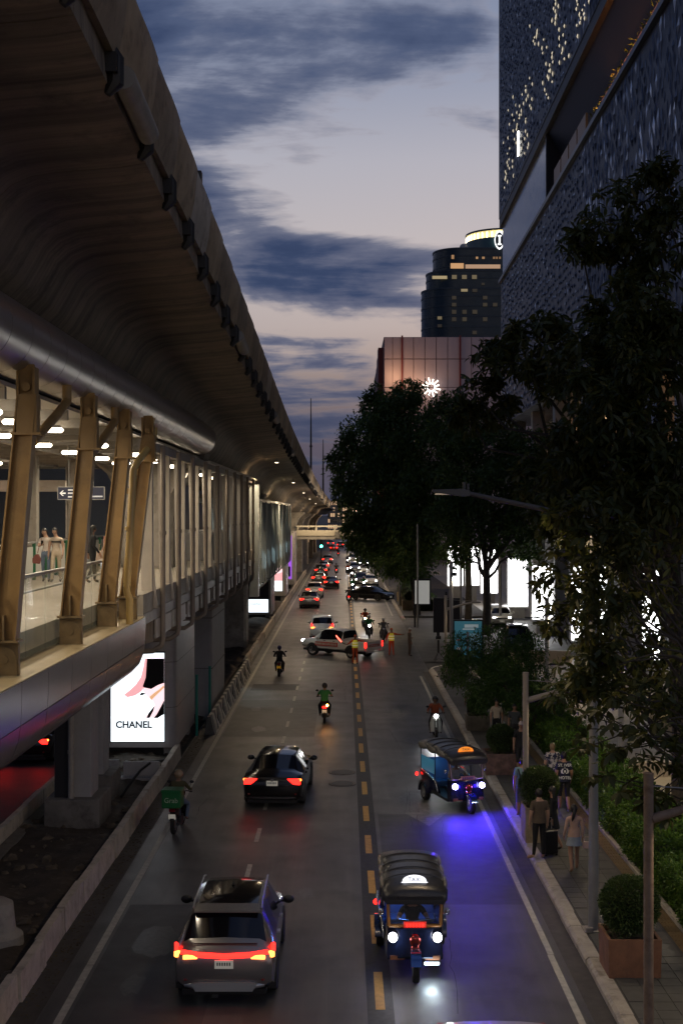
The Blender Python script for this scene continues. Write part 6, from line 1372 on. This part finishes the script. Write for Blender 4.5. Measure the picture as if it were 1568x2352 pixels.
def person(label, x, y, z, rz, pose=None, h=1.72, build=1.0, skin='mid', top=None, bottom=None, shoe=None, sleeve='short', legs='long', hair='short', hairm=None, extra=None, group=None, hands=True, fem=False):
    J, s = base_pose(h); J.update(pose or {}); J = {k: Vector(v)*s for k, v in J.items()}
    me = bpy.data.meshes.new('body'); names = list(J); idx = {n:i for i,n in enumerate(names)}
    me.from_pydata([J[n] for n in names], [(idx[a],idx[b]) for a,b in EDG], [])
    o = bpy.data.objects.new('body', me); COL.objects.link(o)
    sk = o.modifiers.new('skin','SKIN'); sk.use_smooth_shade = True; sb = o.modifiers.new('sub','SUBSURF'); sb.levels = 2; sb.render_levels = 2
    for n in names:
        k = n[:-1] if n[-1] in 'LR' and n[:-1] in RAD else n; r = RAD[k]; f = build if k in ('pelvis','spine','chest','hip','kn','sh','el') else 1.0
        if fem and k in ('chest','sh','spine'): f *= .88
        v = me.skin_vertices[0].data[idx[n]]; v.radius = (r[0]*s*f, r[1]*s*f)
        v.use_root = n == 'pelvis'
    bpy.context.view_layer.update(); ev = o.evaluated_get(bpy.context.evaluated_depsgraph_get()); b = bpy.data.meshes.new_from_object(ev)
    bpy.data.objects.remove(o); bpy.data.meshes.remove(me)
    mats = [SK[skin], top or SK[skin], bottom or SK[skin], shoe or shoe_k]
    segs = [(a,b2) for a,b2 in EDG]; A = np.array([J[a] for a,_ in segs]); B = np.array([J[c] for _,c in segs])
    nf = len(b.polygons); cen = np.zeros(nf*3); b.polygons.foreach_get('center', cen); cen = cen.reshape(-1,1,3)
    AB = B-A; tt = np.clip(((cen-A)*AB).sum(-1)/np.maximum((AB**2).sum(-1),1e-9),0,1); dist = np.linalg.norm(cen-(A+AB*tt[...,None]),axis=-1); key_ = lambda n_: n_[:-1] if n_[-1] in 'LR' and n_[:-1] in RAD else n_
    rb = np.array([(max(RAD[key_(p_)])+max(RAD[key_(q_)]))/2 for p_,q_ in segs])*s; best = (dist/rb).argmin(1); bt = tt[np.arange(nf),best]
    mi = np.zeros(nf,'i')
    for i in range(nf):
        a, c = segs[best[i]]; t_ = bt[i]
        if a in ('pelvis',) and c == 'spine': m_ = 2 if t_ < .25 else 1
        elif a == 'spine' or (a == 'chest' and c != 'neck'): m_ = 1
        elif a == 'chest': m_ = 1 if t_ < .78 else 0
        elif a == 'neck': m_ = 0
        elif a[:2] == 'sh': m_ = 1 if sleeve == 'long' or (sleeve == 'short' and t_ < .62) else 0
        elif a[:2] == 'el': m_ = 1 if sleeve == 'long' and t_ < .92 else 0
        elif a[:2] == 'wr': m_ = 0
        elif a == 'pelvis': m_ = 2
        elif a[:3] == 'hip': m_ = 2 if legs in ('long','shorts') or t_ < .3 else 0
        elif a[:2] == 'kn': m_ = 2 if legs == 'long' and t_ < .93 else (2 if legs == 'shorts' and t_ < .04 else 0)
        else: m_ = 3
        mi[i] = m_
    mb = MB(); nv = len(b.vertices); co = np.zeros(nv*3); b.vertices.foreach_get('co', co); mb.v = [tuple(p) for p in co.reshape(-1,3).tolist()]
    mb.f = [tuple(p.vertices) for p in b.polygons]; mb.m = mi.tolist(); bpy.data.meshes.remove(b)
    # head with brow, nose, ears, jaw
    hc = J['skull']+Vector((0,.01,.03))*s; st = len(mb.v); mb.ell(hc, (.074*s,.092*s,.108*s), 16, 12, 0)
    for i in range(st, len(mb.v)):
        p = Vector(mb.v[i])-hc
        if p.z < -.03*s: p.x *= .86; p.y *= .92 if p.y < 0 else 1.0
        mb.v[i] = tuple(hc+p)
    mb.add([hc+Vector(q)*s for q in ((-.016,.085,-.02),(.016,.085,-.02),(0,.116,-.018),(0,.088,.03))], [(0,1,2),(0,2,3),(1,3,2)], 0)
    for q in (-1,1): mb.ell(hc+Vector((q*.075,-.005,-.005))*s,(.012*s,.022*s,.03*s),6,5,0)
    if hands:
        for q, sd in ((-1,'L'),(1,'R')):
            w, hnd = J['wr'+sd], J['ha'+sd]; d = (hnd-w).normalized(); side = d.cross(Vector((q,0,0.01))).normalized(); out = d.cross(side).normalized()
            base = hnd+d*.012*s
            for k in range(4):
                off = side*(-.024+.016*k)*s; ln = (.062,.072,.068,.054)[k]*s; p0 = base+off; p1 = p0+d*ln*.5; p2 = p1+(d*.8-out*q*.5).normalized()*ln*.5; mb.tube([p0-d*.02*s,p1,p2],[.0085*s,.008*s,.006*s],5,0)
            p0 = w+d*.03*s+side*.028*s; mb.tube([p0,p0+(d*.6+side*.8).normalized()*.032*s,p0+(d*.85+side*.6).normalized()*.058*s],[.010*s,.009*s,.007*s],5,0)
    t = thing('person', label, 'person', (x,y,z), rz, group)
    bo = mb.build('body', mats, t, smooth=180)
    m = MB(); 
    for q in (-1,1): m.ell(hc+Vector((q*.028,.084,.012))*s,(.011*s,.006*s,.007*s),6,5)
    m.build('eyes', M('eye_dark', (.015,.012,.010), .3), t); m = MB(); m.ell(hc+Vector((0,.088,-.052))*s,(.022*s,.006*s,.007*s),6,5); m.build('mouth', M('lip', (.25,.09,.075), .5), t)
    hm = hairm or hair_k
    if hair in ('short','long','tail','bob'):
        m = MB(); m.ell(hc+Vector((0,-.010,.012))*s,(.088*s,.106*s,.120*s),18,14)
        keep = []
        for f in m.f:
            c = sum((Vector(m.v[i]) for i in f), Vector())/len(f)-hc
            if c.y < -.005*s and c.z > -.075*s or c.z > .050*s or (c.z > -.01*s and abs(c.x) > .055*s and c.y < .06*s): keep.append(f)
        m.f = keep; m.m = [0]*len(keep); m.build('hair', hm, t, smooth=180)
    if hair in ('long','bob'):
        m = MB(); Lh = .42 if hair == 'long' else .20; r = []
        for k in range(6):
            u = k/5; w = .082+.02*math.sin(math.pi*u); r.append([(hc.x+w*s*math.cos(a), hc.y-.03*s-.045*s*u+.07*s*math.sin(a)*(1-.35*u), hc.z+.03*s-Lh*u*s) for a in [math.pi+math.pi*q/10 for q in range(11)]]+[(hc.x+w*.8*s*math.cos(a), hc.y-.02*s-.045*s*u+.05*s*math.sin(a)*(1-.35*u), hc.z+.03*s-Lh*u*s) for a in [2*math.pi-math.pi*q/10 for q in range(11)]])
        m.loft(r); m.build('long_hair', hm, t, smooth=60)
    if hair == 'tail':
        m = MB(); m.tube([hc+Vector((0,-.09,.02))*s,hc+Vector((-.02,-.13,-.08))*s,hc+Vector((-.05,-.12,-.22))*s,hc+Vector((-.07,-.10,-.30))*s],[.03*s,.045*s,.035*s,.012*s],8); m.build('ponytail', hm, t, smooth=60)
    if hair == 'cap' or hair == 'cap_k':
        cm = extra.get('capm') if extra else black; m = MB(); m.ell(hc+Vector((0,-.004,.03))*s,(.085*s,.102*s,.098*s),16,10); m.f = [f for f in m.f if sum(m.v[i][2] for i in f)/len(f) > hc.z+.03*s]; m.m = [0]*len(m.f); m.build('cap', cm, t, smooth=60)
        m = MB(); m.ell(hc+Vector((0,.115,.045))*s,(.07*s,.065*s,.010*s),12,6); m.build('cap_peak', cm, t, smooth=60)
    if hair == 'helmet':
        cm = extra.get('capm') if extra else black; m = MB(); m.ell(hc+Vector((0,-.008,.025))*s,(.125*s,.140*s,.135*s),16,12); m.f = [f for f in m.f if not (sum(m.v[i][1] for i in f)/len(f) > hc.y+.06*s and sum(m.v[i][2] for i in f)/len(f) < hc.z+.04*s) and sum(m.v[i][2] for i in f)/len(f) > hc.z-.09*s]; m.m = [0]*len(m.f); m.build('helmet', cm, t, smooth=60)
    e = extra or {}
    def cone(z0, r0, z1, r1, mat, name, sq=.78, n=18, wav=.0, cx=0):
        m = MB(); ks = 5; rr = []
        for k in range(ks+1):
            u = k/ks; rad = r0+(r1-r0)*u; rr.append([((cx+rad*math.cos(2*math.pi*q/n)*(1+wav*u*math.cos(q*math.pi)))*s, (rad*sq*math.sin(2*math.pi*q/n))*s, (z0+(z1-z0)*u)*s) for q in range(n)])
        m.loft(rr, caps=False); m.build(name, mat, t, smooth=180)
    if 'skirt' in e: cone(e['skirt'][0], .15*build, e['skirt'][1], e['skirt'][2], e['skirt'][3], 'skirt', wav=.03)
    if 'hem' in e: cone(1.16, .150*build, e['hem'], .178*build, top, 'shirt_hem', wav=.02)
    if 'vest' in e:
        m = MB(); rr = []
        for (zz, a, c) in ((.98,.175,.135),(1.15,.165,.128),(1.33,.185,.14),(1.44,.14,.105)): rr.append([(a*build*math.cos(2*math.pi*q/18)*s,(-.008+c*build*math.sin(2*math.pi*q/18))*s,zz*s) for q in range(18)])
        m.loft(rr, caps=False); v = m.build('safety_vest', e['vest'], t, smooth=180)
        for zz in (1.08,1.24):
            m = MB(); rr = [[(a*1.01*build*math.cos(2*math.pi*q/18)*s,(-.008+a*.78*build*math.sin(2*math.pi*q/18))*s,z_*s) for q in range(18)] for (z_,a) in ((zz,.178),(zz+.05,.178))]; m.loft(rr, caps=False); m.build('reflective_band', M('reflective', (.7,.66,.5), .4, emit=(1,.95,.6), es=.15), v)
    return t, J
walkA = dict(knL=(-.10,.10,.51), anL=(-.10,.10,.10), toL=(-.11,.24,.06), knR=(.10,-.02,.50), anR=(.10,-.22,.12), toR=(.11,-.09,.045), wrR=(.235,.14,.92), haR=(.23,.18,.84), wrL=(-.235,-.05,.90), haL=(-.232,-.05,.81))
walkB = dict(knR=(.10,.10,.51), anR=(.10,.10,.10), toR=(.11,.24,.06), knL=(-.10,-.02,.50), anL=(-.10,-.20,.12), toL=(-.11,-.07,.045), wrL=(-.235,.12,.92), haL=(-.23,.16,.84))
def cl(name, c, r=.85, v=.12): return M('cloth_'+name, c, r, var=v, scale=14)
Zp = .15
dark_top = cl('black', (.010,.010,.012)); jean = cl('denim', (.11,.15,.22)); blush = cl('blush', (.46,.30,.23))
person('woman in a pale pink blouse and denim miniskirt walking away with a white bag', 5.66, 32.2, Zp, R(3), walkB, 1.63, .95, 'mid', blush, SK['mid'], shoe_t, 'long', 'none', 'tail', extra=dict(hem=.93, skirt=(1.0,.70,.205,cl('denim_light', (.24,.28,.34)))), fem=True)
person('man in a brown T-shirt and black trousers standing at the kerb', 4.98, 33.4, Zp, R(12), dict(anL=(-.14,.02,.085), toL=(-.30,.08,.04)), 1.76, 1.05, 'light', cl('brown', (.105,.078,.052)), dark_top, shoe_t, 'short', 'long', 'short', extra=dict(hem=.92))
person('woman with long dark hair in a short black dress beside a suitcase', 5.46, 34.2, Zp, R(62), walkA, 1.66, .95, 'mid', dark_top, dark_top, shoe_k, 'long', 'none', 'long', extra=dict(skirt=(1.02,.62,.23,dark_top)), fem=True)
m = MB(); m.bx(-.19,.19,-.12,.12,.06,.66); t = thing('suitcase', 'black upright suitcase between the man in brown and the long-haired woman', 'suitcase', (5.30,33.75,Zp), R(20)); m.build('shell', M('suitcase_shell', (.012,.012,.014), .4), t, bevel=.03)
m = MB(); m.tube([(-.1,.08,.66),(-.1,.08,.95),(.1,.08,.95),(.1,.08,.66)], .012, 6); m.build('handle', galv, t)
for q in (-.15,.15):
    for q2 in (-.09,.09):
        m = MB(); m.cyl((q,q2-.012,.03),(q,q2+.012,.03),.03,n=10); m.build('wheel', rubber, t)
t = thing('handbag', 'small pale pink handbag hanging from the hand of the woman in pink', 'bag', (5.98,32.25,.72)); m = MB(); m.prism([(-.10,0),(.10,0),(.075,.17),(-.075,.17)], -.045, .045, 'y'); m.build('pouch', M('bag_pale', (.50,.36,.32), .5), t, bevel=.02); m = MB(); m.tube([(-.06,0,.16),(-.05,0,.28),(.05,0,.28),(.06,0,.16)], .008, 5); m.build('strap', MATS['bag_pale'], t)
p, J = person('man in a light blue shirt and grey shorts half hidden by the lamp post', 5.16, 37.9, Zp, R(0), walkA, 1.73, 1.12, 'mid', cl('light_blue', (.16,.27,.32)), cl('grey', (.12,.12,.13)), shoe_k, 'short', 'shorts', 'short', extra=dict(hem=.93))
m = MB(); m.tube([(-.13,.10,1.40),(-.15,.02,1.48),(-.12,-.12,1.40),(-.05,-.14,1.15),(.1,-.13,.98)], .02, 6); m.build('bag_strap', black, p)
pat = M('printed_shirt', (.02,.025,.06), .8, dirt=(9,(.55,.52,.47),.5,.53)); person('blond person in a black and white patterned shirt walking away', 6.42, 40.3, Zp, R(-4), walkB, 1.72, 1.1, 'light', pat, dark_top, shoe_k, 'short', 'long', 'short', hair_b, extra=dict(hem=.92))
p, J = person('man in a dark navy T-shirt with white hotel print on the back', 6.50, 38.7, Zp, R(2), walkA, 1.74, 1.15, 'mid', cl('navy', (.014,.016,.035)), dark_top, M('shoe_white', (.5,.5,.5), .6), 'short', 'shorts', 'short', extra=dict(hem=.90))
wp = M('white_print', (.50,.48,.43), .7, emit=(1,.95,.85), es=.06)
text('shirt_print', 'ST. IVER', .115, wp, p, (0,-.152,1.40), ext=.012); text('shirt_print', 'HOTEL', .12, wp, p, (0,-.168,1.03), ext=.012)
m = MB()
for q in (-1,1): m.tube([(q*.03,-.152,1.16),(q*.09,-.155,1.18),(q*.08,-.152,1.26),(q*.05,-.15,1.30)], [.014,.022,.02,.016], 6); m.tube([(q*.10,-.15,1.17),(q*.115,-.15,1.25)], .010, 5)
m.ell((0,-.155,1.22),(.03,.01,.04),10,6); m.ell((0,-.15,1.32),(.012,.008,.025),6,5); m.build('emblem_print', wp, p, smooth=60)
person('man with short dark hair mostly hidden behind the large clipped bush', 5.62, 36.9, Zp, R(180), None, 1.72, 1.0, 'tan', cl('dark_grey', (.03,.03,.03)), dark_top, None, 'short', 'long', 'short')
person('bearded man in a white cap and black T-shirt walking towards the camera', 5.95, 44.0, Zp, R(178), walkB, 1.80, 1.12, 'mid', dark_top, cl('black_shorts', (.012,.012,.014)), shoe_k, 'short', 'shorts', 'cap', extra=dict(capm=M('cap_pale', (.50,.42,.38), .7), hem=.93))
person('person in a white shirt and black trousers under the feathery tree', 5.28, 54.5, Zp, R(170), walkA, 1.70, 1.0, 'tan', cl('white', (.46,.42,.36)), dark_top, None, 'short', 'long', 'short')
person('person in dark clothes in the shade of the feathery tree', 6.35, 48.7, Zp, R(175), walkB, 1.70, 1.05, 'tan', cl('charcoal', (.04,.045,.05)), dark_top, None, 'short', 'long', 'short')
person('person in a cream shirt partly behind the feathery tree leaves', 5.85, 50.2, Zp, R(178), walkA, 1.66, 1.0, 'mid', cl('cream', (.42,.35,.26)), dark_top, None, 'short', 'long', 'short')
# traffic marshals in orange
orng = cl('orange', (.42,.065,.018)); yv = M('vest_yellow', (.55,.48,.04), .6, emit=(.8,.7,.05), es=.10); ocap = M('cap_orange', (.45,.07,.02), .7)
armL = dict(elL=(-.42,.02,1.28), wrL=(-.60,.14,1.18), haL=(-.68,.18,1.20), elR=(.40,-.05,1.36), wrR=(.62,-.02,1.36), haR=(.71,0,1.36), anL=(-.13,0,.085), anR=(.14,0,.085))
person('marshal in orange overalls and yellow vest holding a red wand before the pickup', .65, 77.6, 0, R(185), {**armL, 'elL':(-.40,-.05,1.36),'wrL':(-.62,-.02,1.36),'haL':(-.71,0,1.36),'elR':(.38,.05,1.22),'wrR':(.55,.22,1.20),'haR':(.62,.27,1.22)}, 1.74, 1.0, 'tan', orng, orng, shoe_k, 'long', 'long', 'cap', extra=dict(capm=ocap, vest=yv), group='marshals in orange')
t = thing('signal_wand', 'glowing red signal wand raised by the marshal before the pickup', 'wand', (-.02,77.32,1.25)); m = MB(); m.tube([(0,0,0),(-.14,-.06,.12)], .022, 8); m.build('grip', black, t); m = MB(); m.tube([(-.14,-.06,.12),(-.46,-.12,.50)], .032, 8); m.build('glow_tube', E('wand_red', (1,.08,.05), 6), t)
person('marshal in orange overalls and yellow vest pointing beside the pickup tailgate', 2.96, 81.8, 0, R(0), {**armL,'elL':(-.28,.02,1.16),'wrL':(-.32,.10,.98),'haL':(-.33,.14,.90)}, 1.76, 1.0, 'tan', orng, orng, shoe_k, 'long', 'long', 'cap', extra=dict(capm=ocap, vest=yv), group='marshals in orange')
person('guard in brown uniform and white cap watching at the entrance kerb', 4.10, 81.9, .004, R(-75), dict(elL=(-.25,.06,1.12), wrL=(-.12,.20,1.10), haL=(-.05,.22,1.12)), 1.76, 1.0, 'tan', cl('khaki', (.075,.065,.050)), cl('khaki', (.075,.065,.05)), shoe_k, 'long', 'long', 'cap', extra=dict(capm=M('cap_white', (.55,.55,.53), .6)))
# people on the elevated walkway
wy = 38.8; fz = 6.925
person('woman in a white top and jeans holding a phone on the walkway', -8.84, wy, fz, R(186), {**walkA,'elR':(.22,.10,1.16),'wrR':(.10,.28,1.22),'haR':(.06,.33,1.26),'skull':(.05,.03,1.59)}, 1.60, .92, 'light', cl('ivory', (.52,.46,.40)), jean, None, 'short', 'long', 'bob', fem=True)
person('woman in a cream strapless top and trousers walking arm in arm on the walkway', -8.53, wy-.05, fz, R(180), {**walkB,'skull':(.04,.03,1.595)}, 1.61, .95, 'light', cl('cream_top', (.48,.40,.31)), cl('cream_trousers', (.46,.38,.28)), None, 'none', 'long', 'tail', fem=True)
m = MB(); m.loft([[(-8.53+.140*math.cos(6.2832*q/18), wy-.05+.105*math.sin(6.2832*q/18), zz) for q in range(18)] for zz in (fz+1.20,fz+1.235)], caps=False); o_ = m.build('top_band', black); o_.parent = bpy.data.objects['person'] if False else None
for o2 in bpy.data.objects:
    if o2.get('label','').startswith('woman in a cream strapless'): o_.parent = o2; o_.matrix_parent_inverse = (Matrix.Translation(o2.location) @ Matrix.Rotation(o2.rotation_euler.z,4,'Z')).inverted()
t = thing('red_bag', 'dusty red shoulder bag of the woman with the phone', 'bag', (-9.10,wy-.05,fz+.70)); m = MB(); m.prism([(-.13,-.12),(.10,-.14),(.12,.02),(.05,.16),(-.05,.14),(-.13,.02)], -.05, .05, 'y'); m.build('pouch', M('bag_red', (.20,.06,.05), .6), t, bevel=.03); m = MB(); m.tube([(.02,0,.18),(.08,0,.45),(.14,0,.62)], .012, 5); m.build('strap', MATS['bag_red'], t)
t = thing('phone', 'dark phone held up by the woman in white on the walkway', 'phone', (-8.88,wy-.32,fz+1.19)); m = MB(); m.box((0,0,0),(.075,.012,.15),rx=.3); m.build('case', black, t, bevel=.004); m = MB(); m.box((0,.008,0),(.065,.004,.135),rx=.3); m.build('screen', E('phone_screen', (.6,.7,.8), .6), t)
person('person all in black with arms down, walking behind the second slanted column', -7.35, 38.2, fz, R(-60), walkA, 1.68, 1.0, 'mid', dark_top, dark_top, None, 'long', 'long', 'long')
person('person carrying a pale bag half hidden by the yellow downpipe', -7.28, 40.4, fz, R(60), walkB, 1.60, .95, 'light', cl('rose', (.36,.17,.13)), dark_top, None, 'short', 'long', 'long')
t = thing('tote_bag', 'pale tote bag by the yellow downpipe on the walkway', 'bag', (-7.38,39.9,fz+.62)); m = MB(); m.prism([(-.19,0),(.19,0),(.16,.30),(-.16,.30)], -.06, .06, 'y'); m.build('pouch', M('bag_beige', (.48,.36,.28), .6), t, bevel=.02); m = MB(); m.tube([(-.1,0,.29),(-.08,0,.5),(.08,0,.5),(.1,0,.29)], .012, 5); m.build('strap', MATS['bag_beige'], t)
# riders
def rider(label, x, y, rz, top, bottom, helm, build=1.0, sleeve='long', seat=0.0, group='riders', hair='helmet', skin='tan', vest=None, hands=False):
    P = dict(pelvis=(0,-.18,.86), spine=(0,-.14,1.03), chest=(0,-.08,1.22), neck=(0,-.03,1.36), skull=(0,.0,1.48), shL=(-.18,-.06,1.29), shR=(.18,-.06,1.29), elL=(-.30,.08,1.10), elR=(.30,.08,1.10), wrL=(-.31,.27,1.05), wrR=(.31,.27,1.05), haL=(-.30,.34,1.05), haR=(.30,.34,1.05),
             hipL=(-.11,-.16,.82), hipR=(.11,-.16,.82), knL=(-.24,.22,.66), knR=(.24,.22,.66), anL=(-.20,.12,.26), anR=(.20,.12,.26), toL=(-.21,.26,.22), toR=(.21,.26,.22))
    return person(label, x, y, 0, rz, P, 1.72, build, skin, top, bottom, shoe_k, sleeve, 'long', hair, extra=dict(capm=helm), group=group, hands=hands)
gj = cl('rider_green', (.022,.17,.055)); blk = dark_top
hb = M('helmet_black', (.015,.015,.017), .3); hw = M('helmet_white', (.5,.5,.48), .3); hbl = M('helmet_blue', (.02,.02,.10), .3); ho = M('helmet_tan', (.35,.25,.15), .25, .3)
rider('delivery rider in an olive jacket and shiny helmet on the box motorcycle', -4.72, 37.35, R(-4), cl('olive', (.06,.055,.022)), jean, ho, hands=True)
rider('rider in a green delivery shirt seen from behind on the indicating motorcycle', -.84, 56.5, 0, gj, blk, hb, sleeve='short', hands=True)
rider('rider all in black with a blue helmet on the yellow-plate motorcycle', -3.57, 72.4, 0, blk, blk, hbl)
rider('rider with orange sleeves and dark helmet on the white scooter', 3.65, 52.4, R(180), cl('orange_sleeve', (.32,.075,.03)), blk, hb, hands=True)
rider('rider in an orange vest behind the warm headlight', 1.62, 100.5, R(180), orng, blk, hb); rider('green-jacketed rider behind the pickup bed', 1.8, 94, R(180), gj, blk, hw); rider('grey-jacketed rider with a white visor helmet by the tailgate', 2.75, 91.5, R(180), cl('rider_grey', (.12,.12,.12)), blk, hw)
rider('dark rider stopped by the turning black car', .46, 130, 0, blk, blk, hb); rider('dark rider between the two queues', -1.14, 191, 0, blk, blk, hb); rider('tiny dark rider near the far footbridge', -1.2, 268, 0, blk, blk, hb)
for k,(x,y,lab) in enumerate(((1.0,157,'leading the oncoming pack'),(.95,148,'beside the turning black car, facing the camera'),(1.05,176,'second in the oncoming pack'),(.5,190,'at the centre line farther back'),(.6,224,'far back at the centre line'),(2.3,152,'squeezed between the oncoming cars'))):
    rider('dark rider %s' % lab, x, y, R(180), (blk, gj, blk, orng, blk, gj)[k], blk, (hb, hw)[k % 2], group='riders in the oncoming pack')
# drivers of the three-wheelers
def driver(label, x, y, rz, top):
    P = dict(pelvis=(0,-.15,.68), spine=(0,-.15,.86), chest=(0,-.10,1.04), neck=(0,-.06,1.18), skull=(0,-.03,1.30), shL=(-.18,-.08,1.11), shR=(.18,-.08,1.11), elL=(-.30,.12,.95), elR=(.30,.12,.95), wrL=(-.30,.36,1.0), wrR=(.30,.36,1.0), haL=(-.30,.44,1.02), haR=(.30,.44,1.02), hipL=(-.10,-.13,.66), hipR=(.10,-.13,.66), knL=(-.16,.30,.66), knR=(.16,.30,.66), anL=(-.15,.36,.44), anR=(.15,.36,.44), toL=(-.15,.48,.42), toR=(.15,.48,.42))
    return person(label, x, y, 0, rz, P, 1.66, 1.0, 'tan', top, dark_top, None, 'short', 'long', 'short', hands=False)
driver('driver in dark clothes behind the windscreen of the nearest three-wheeler', 1.37, 26.2, R(180), dark_top)
driver('driver in a pale shirt in the blue-lit three-wheeler', 3.45, 40.15, R(-163), cl('driver_pale', (.30,.30,.32)))
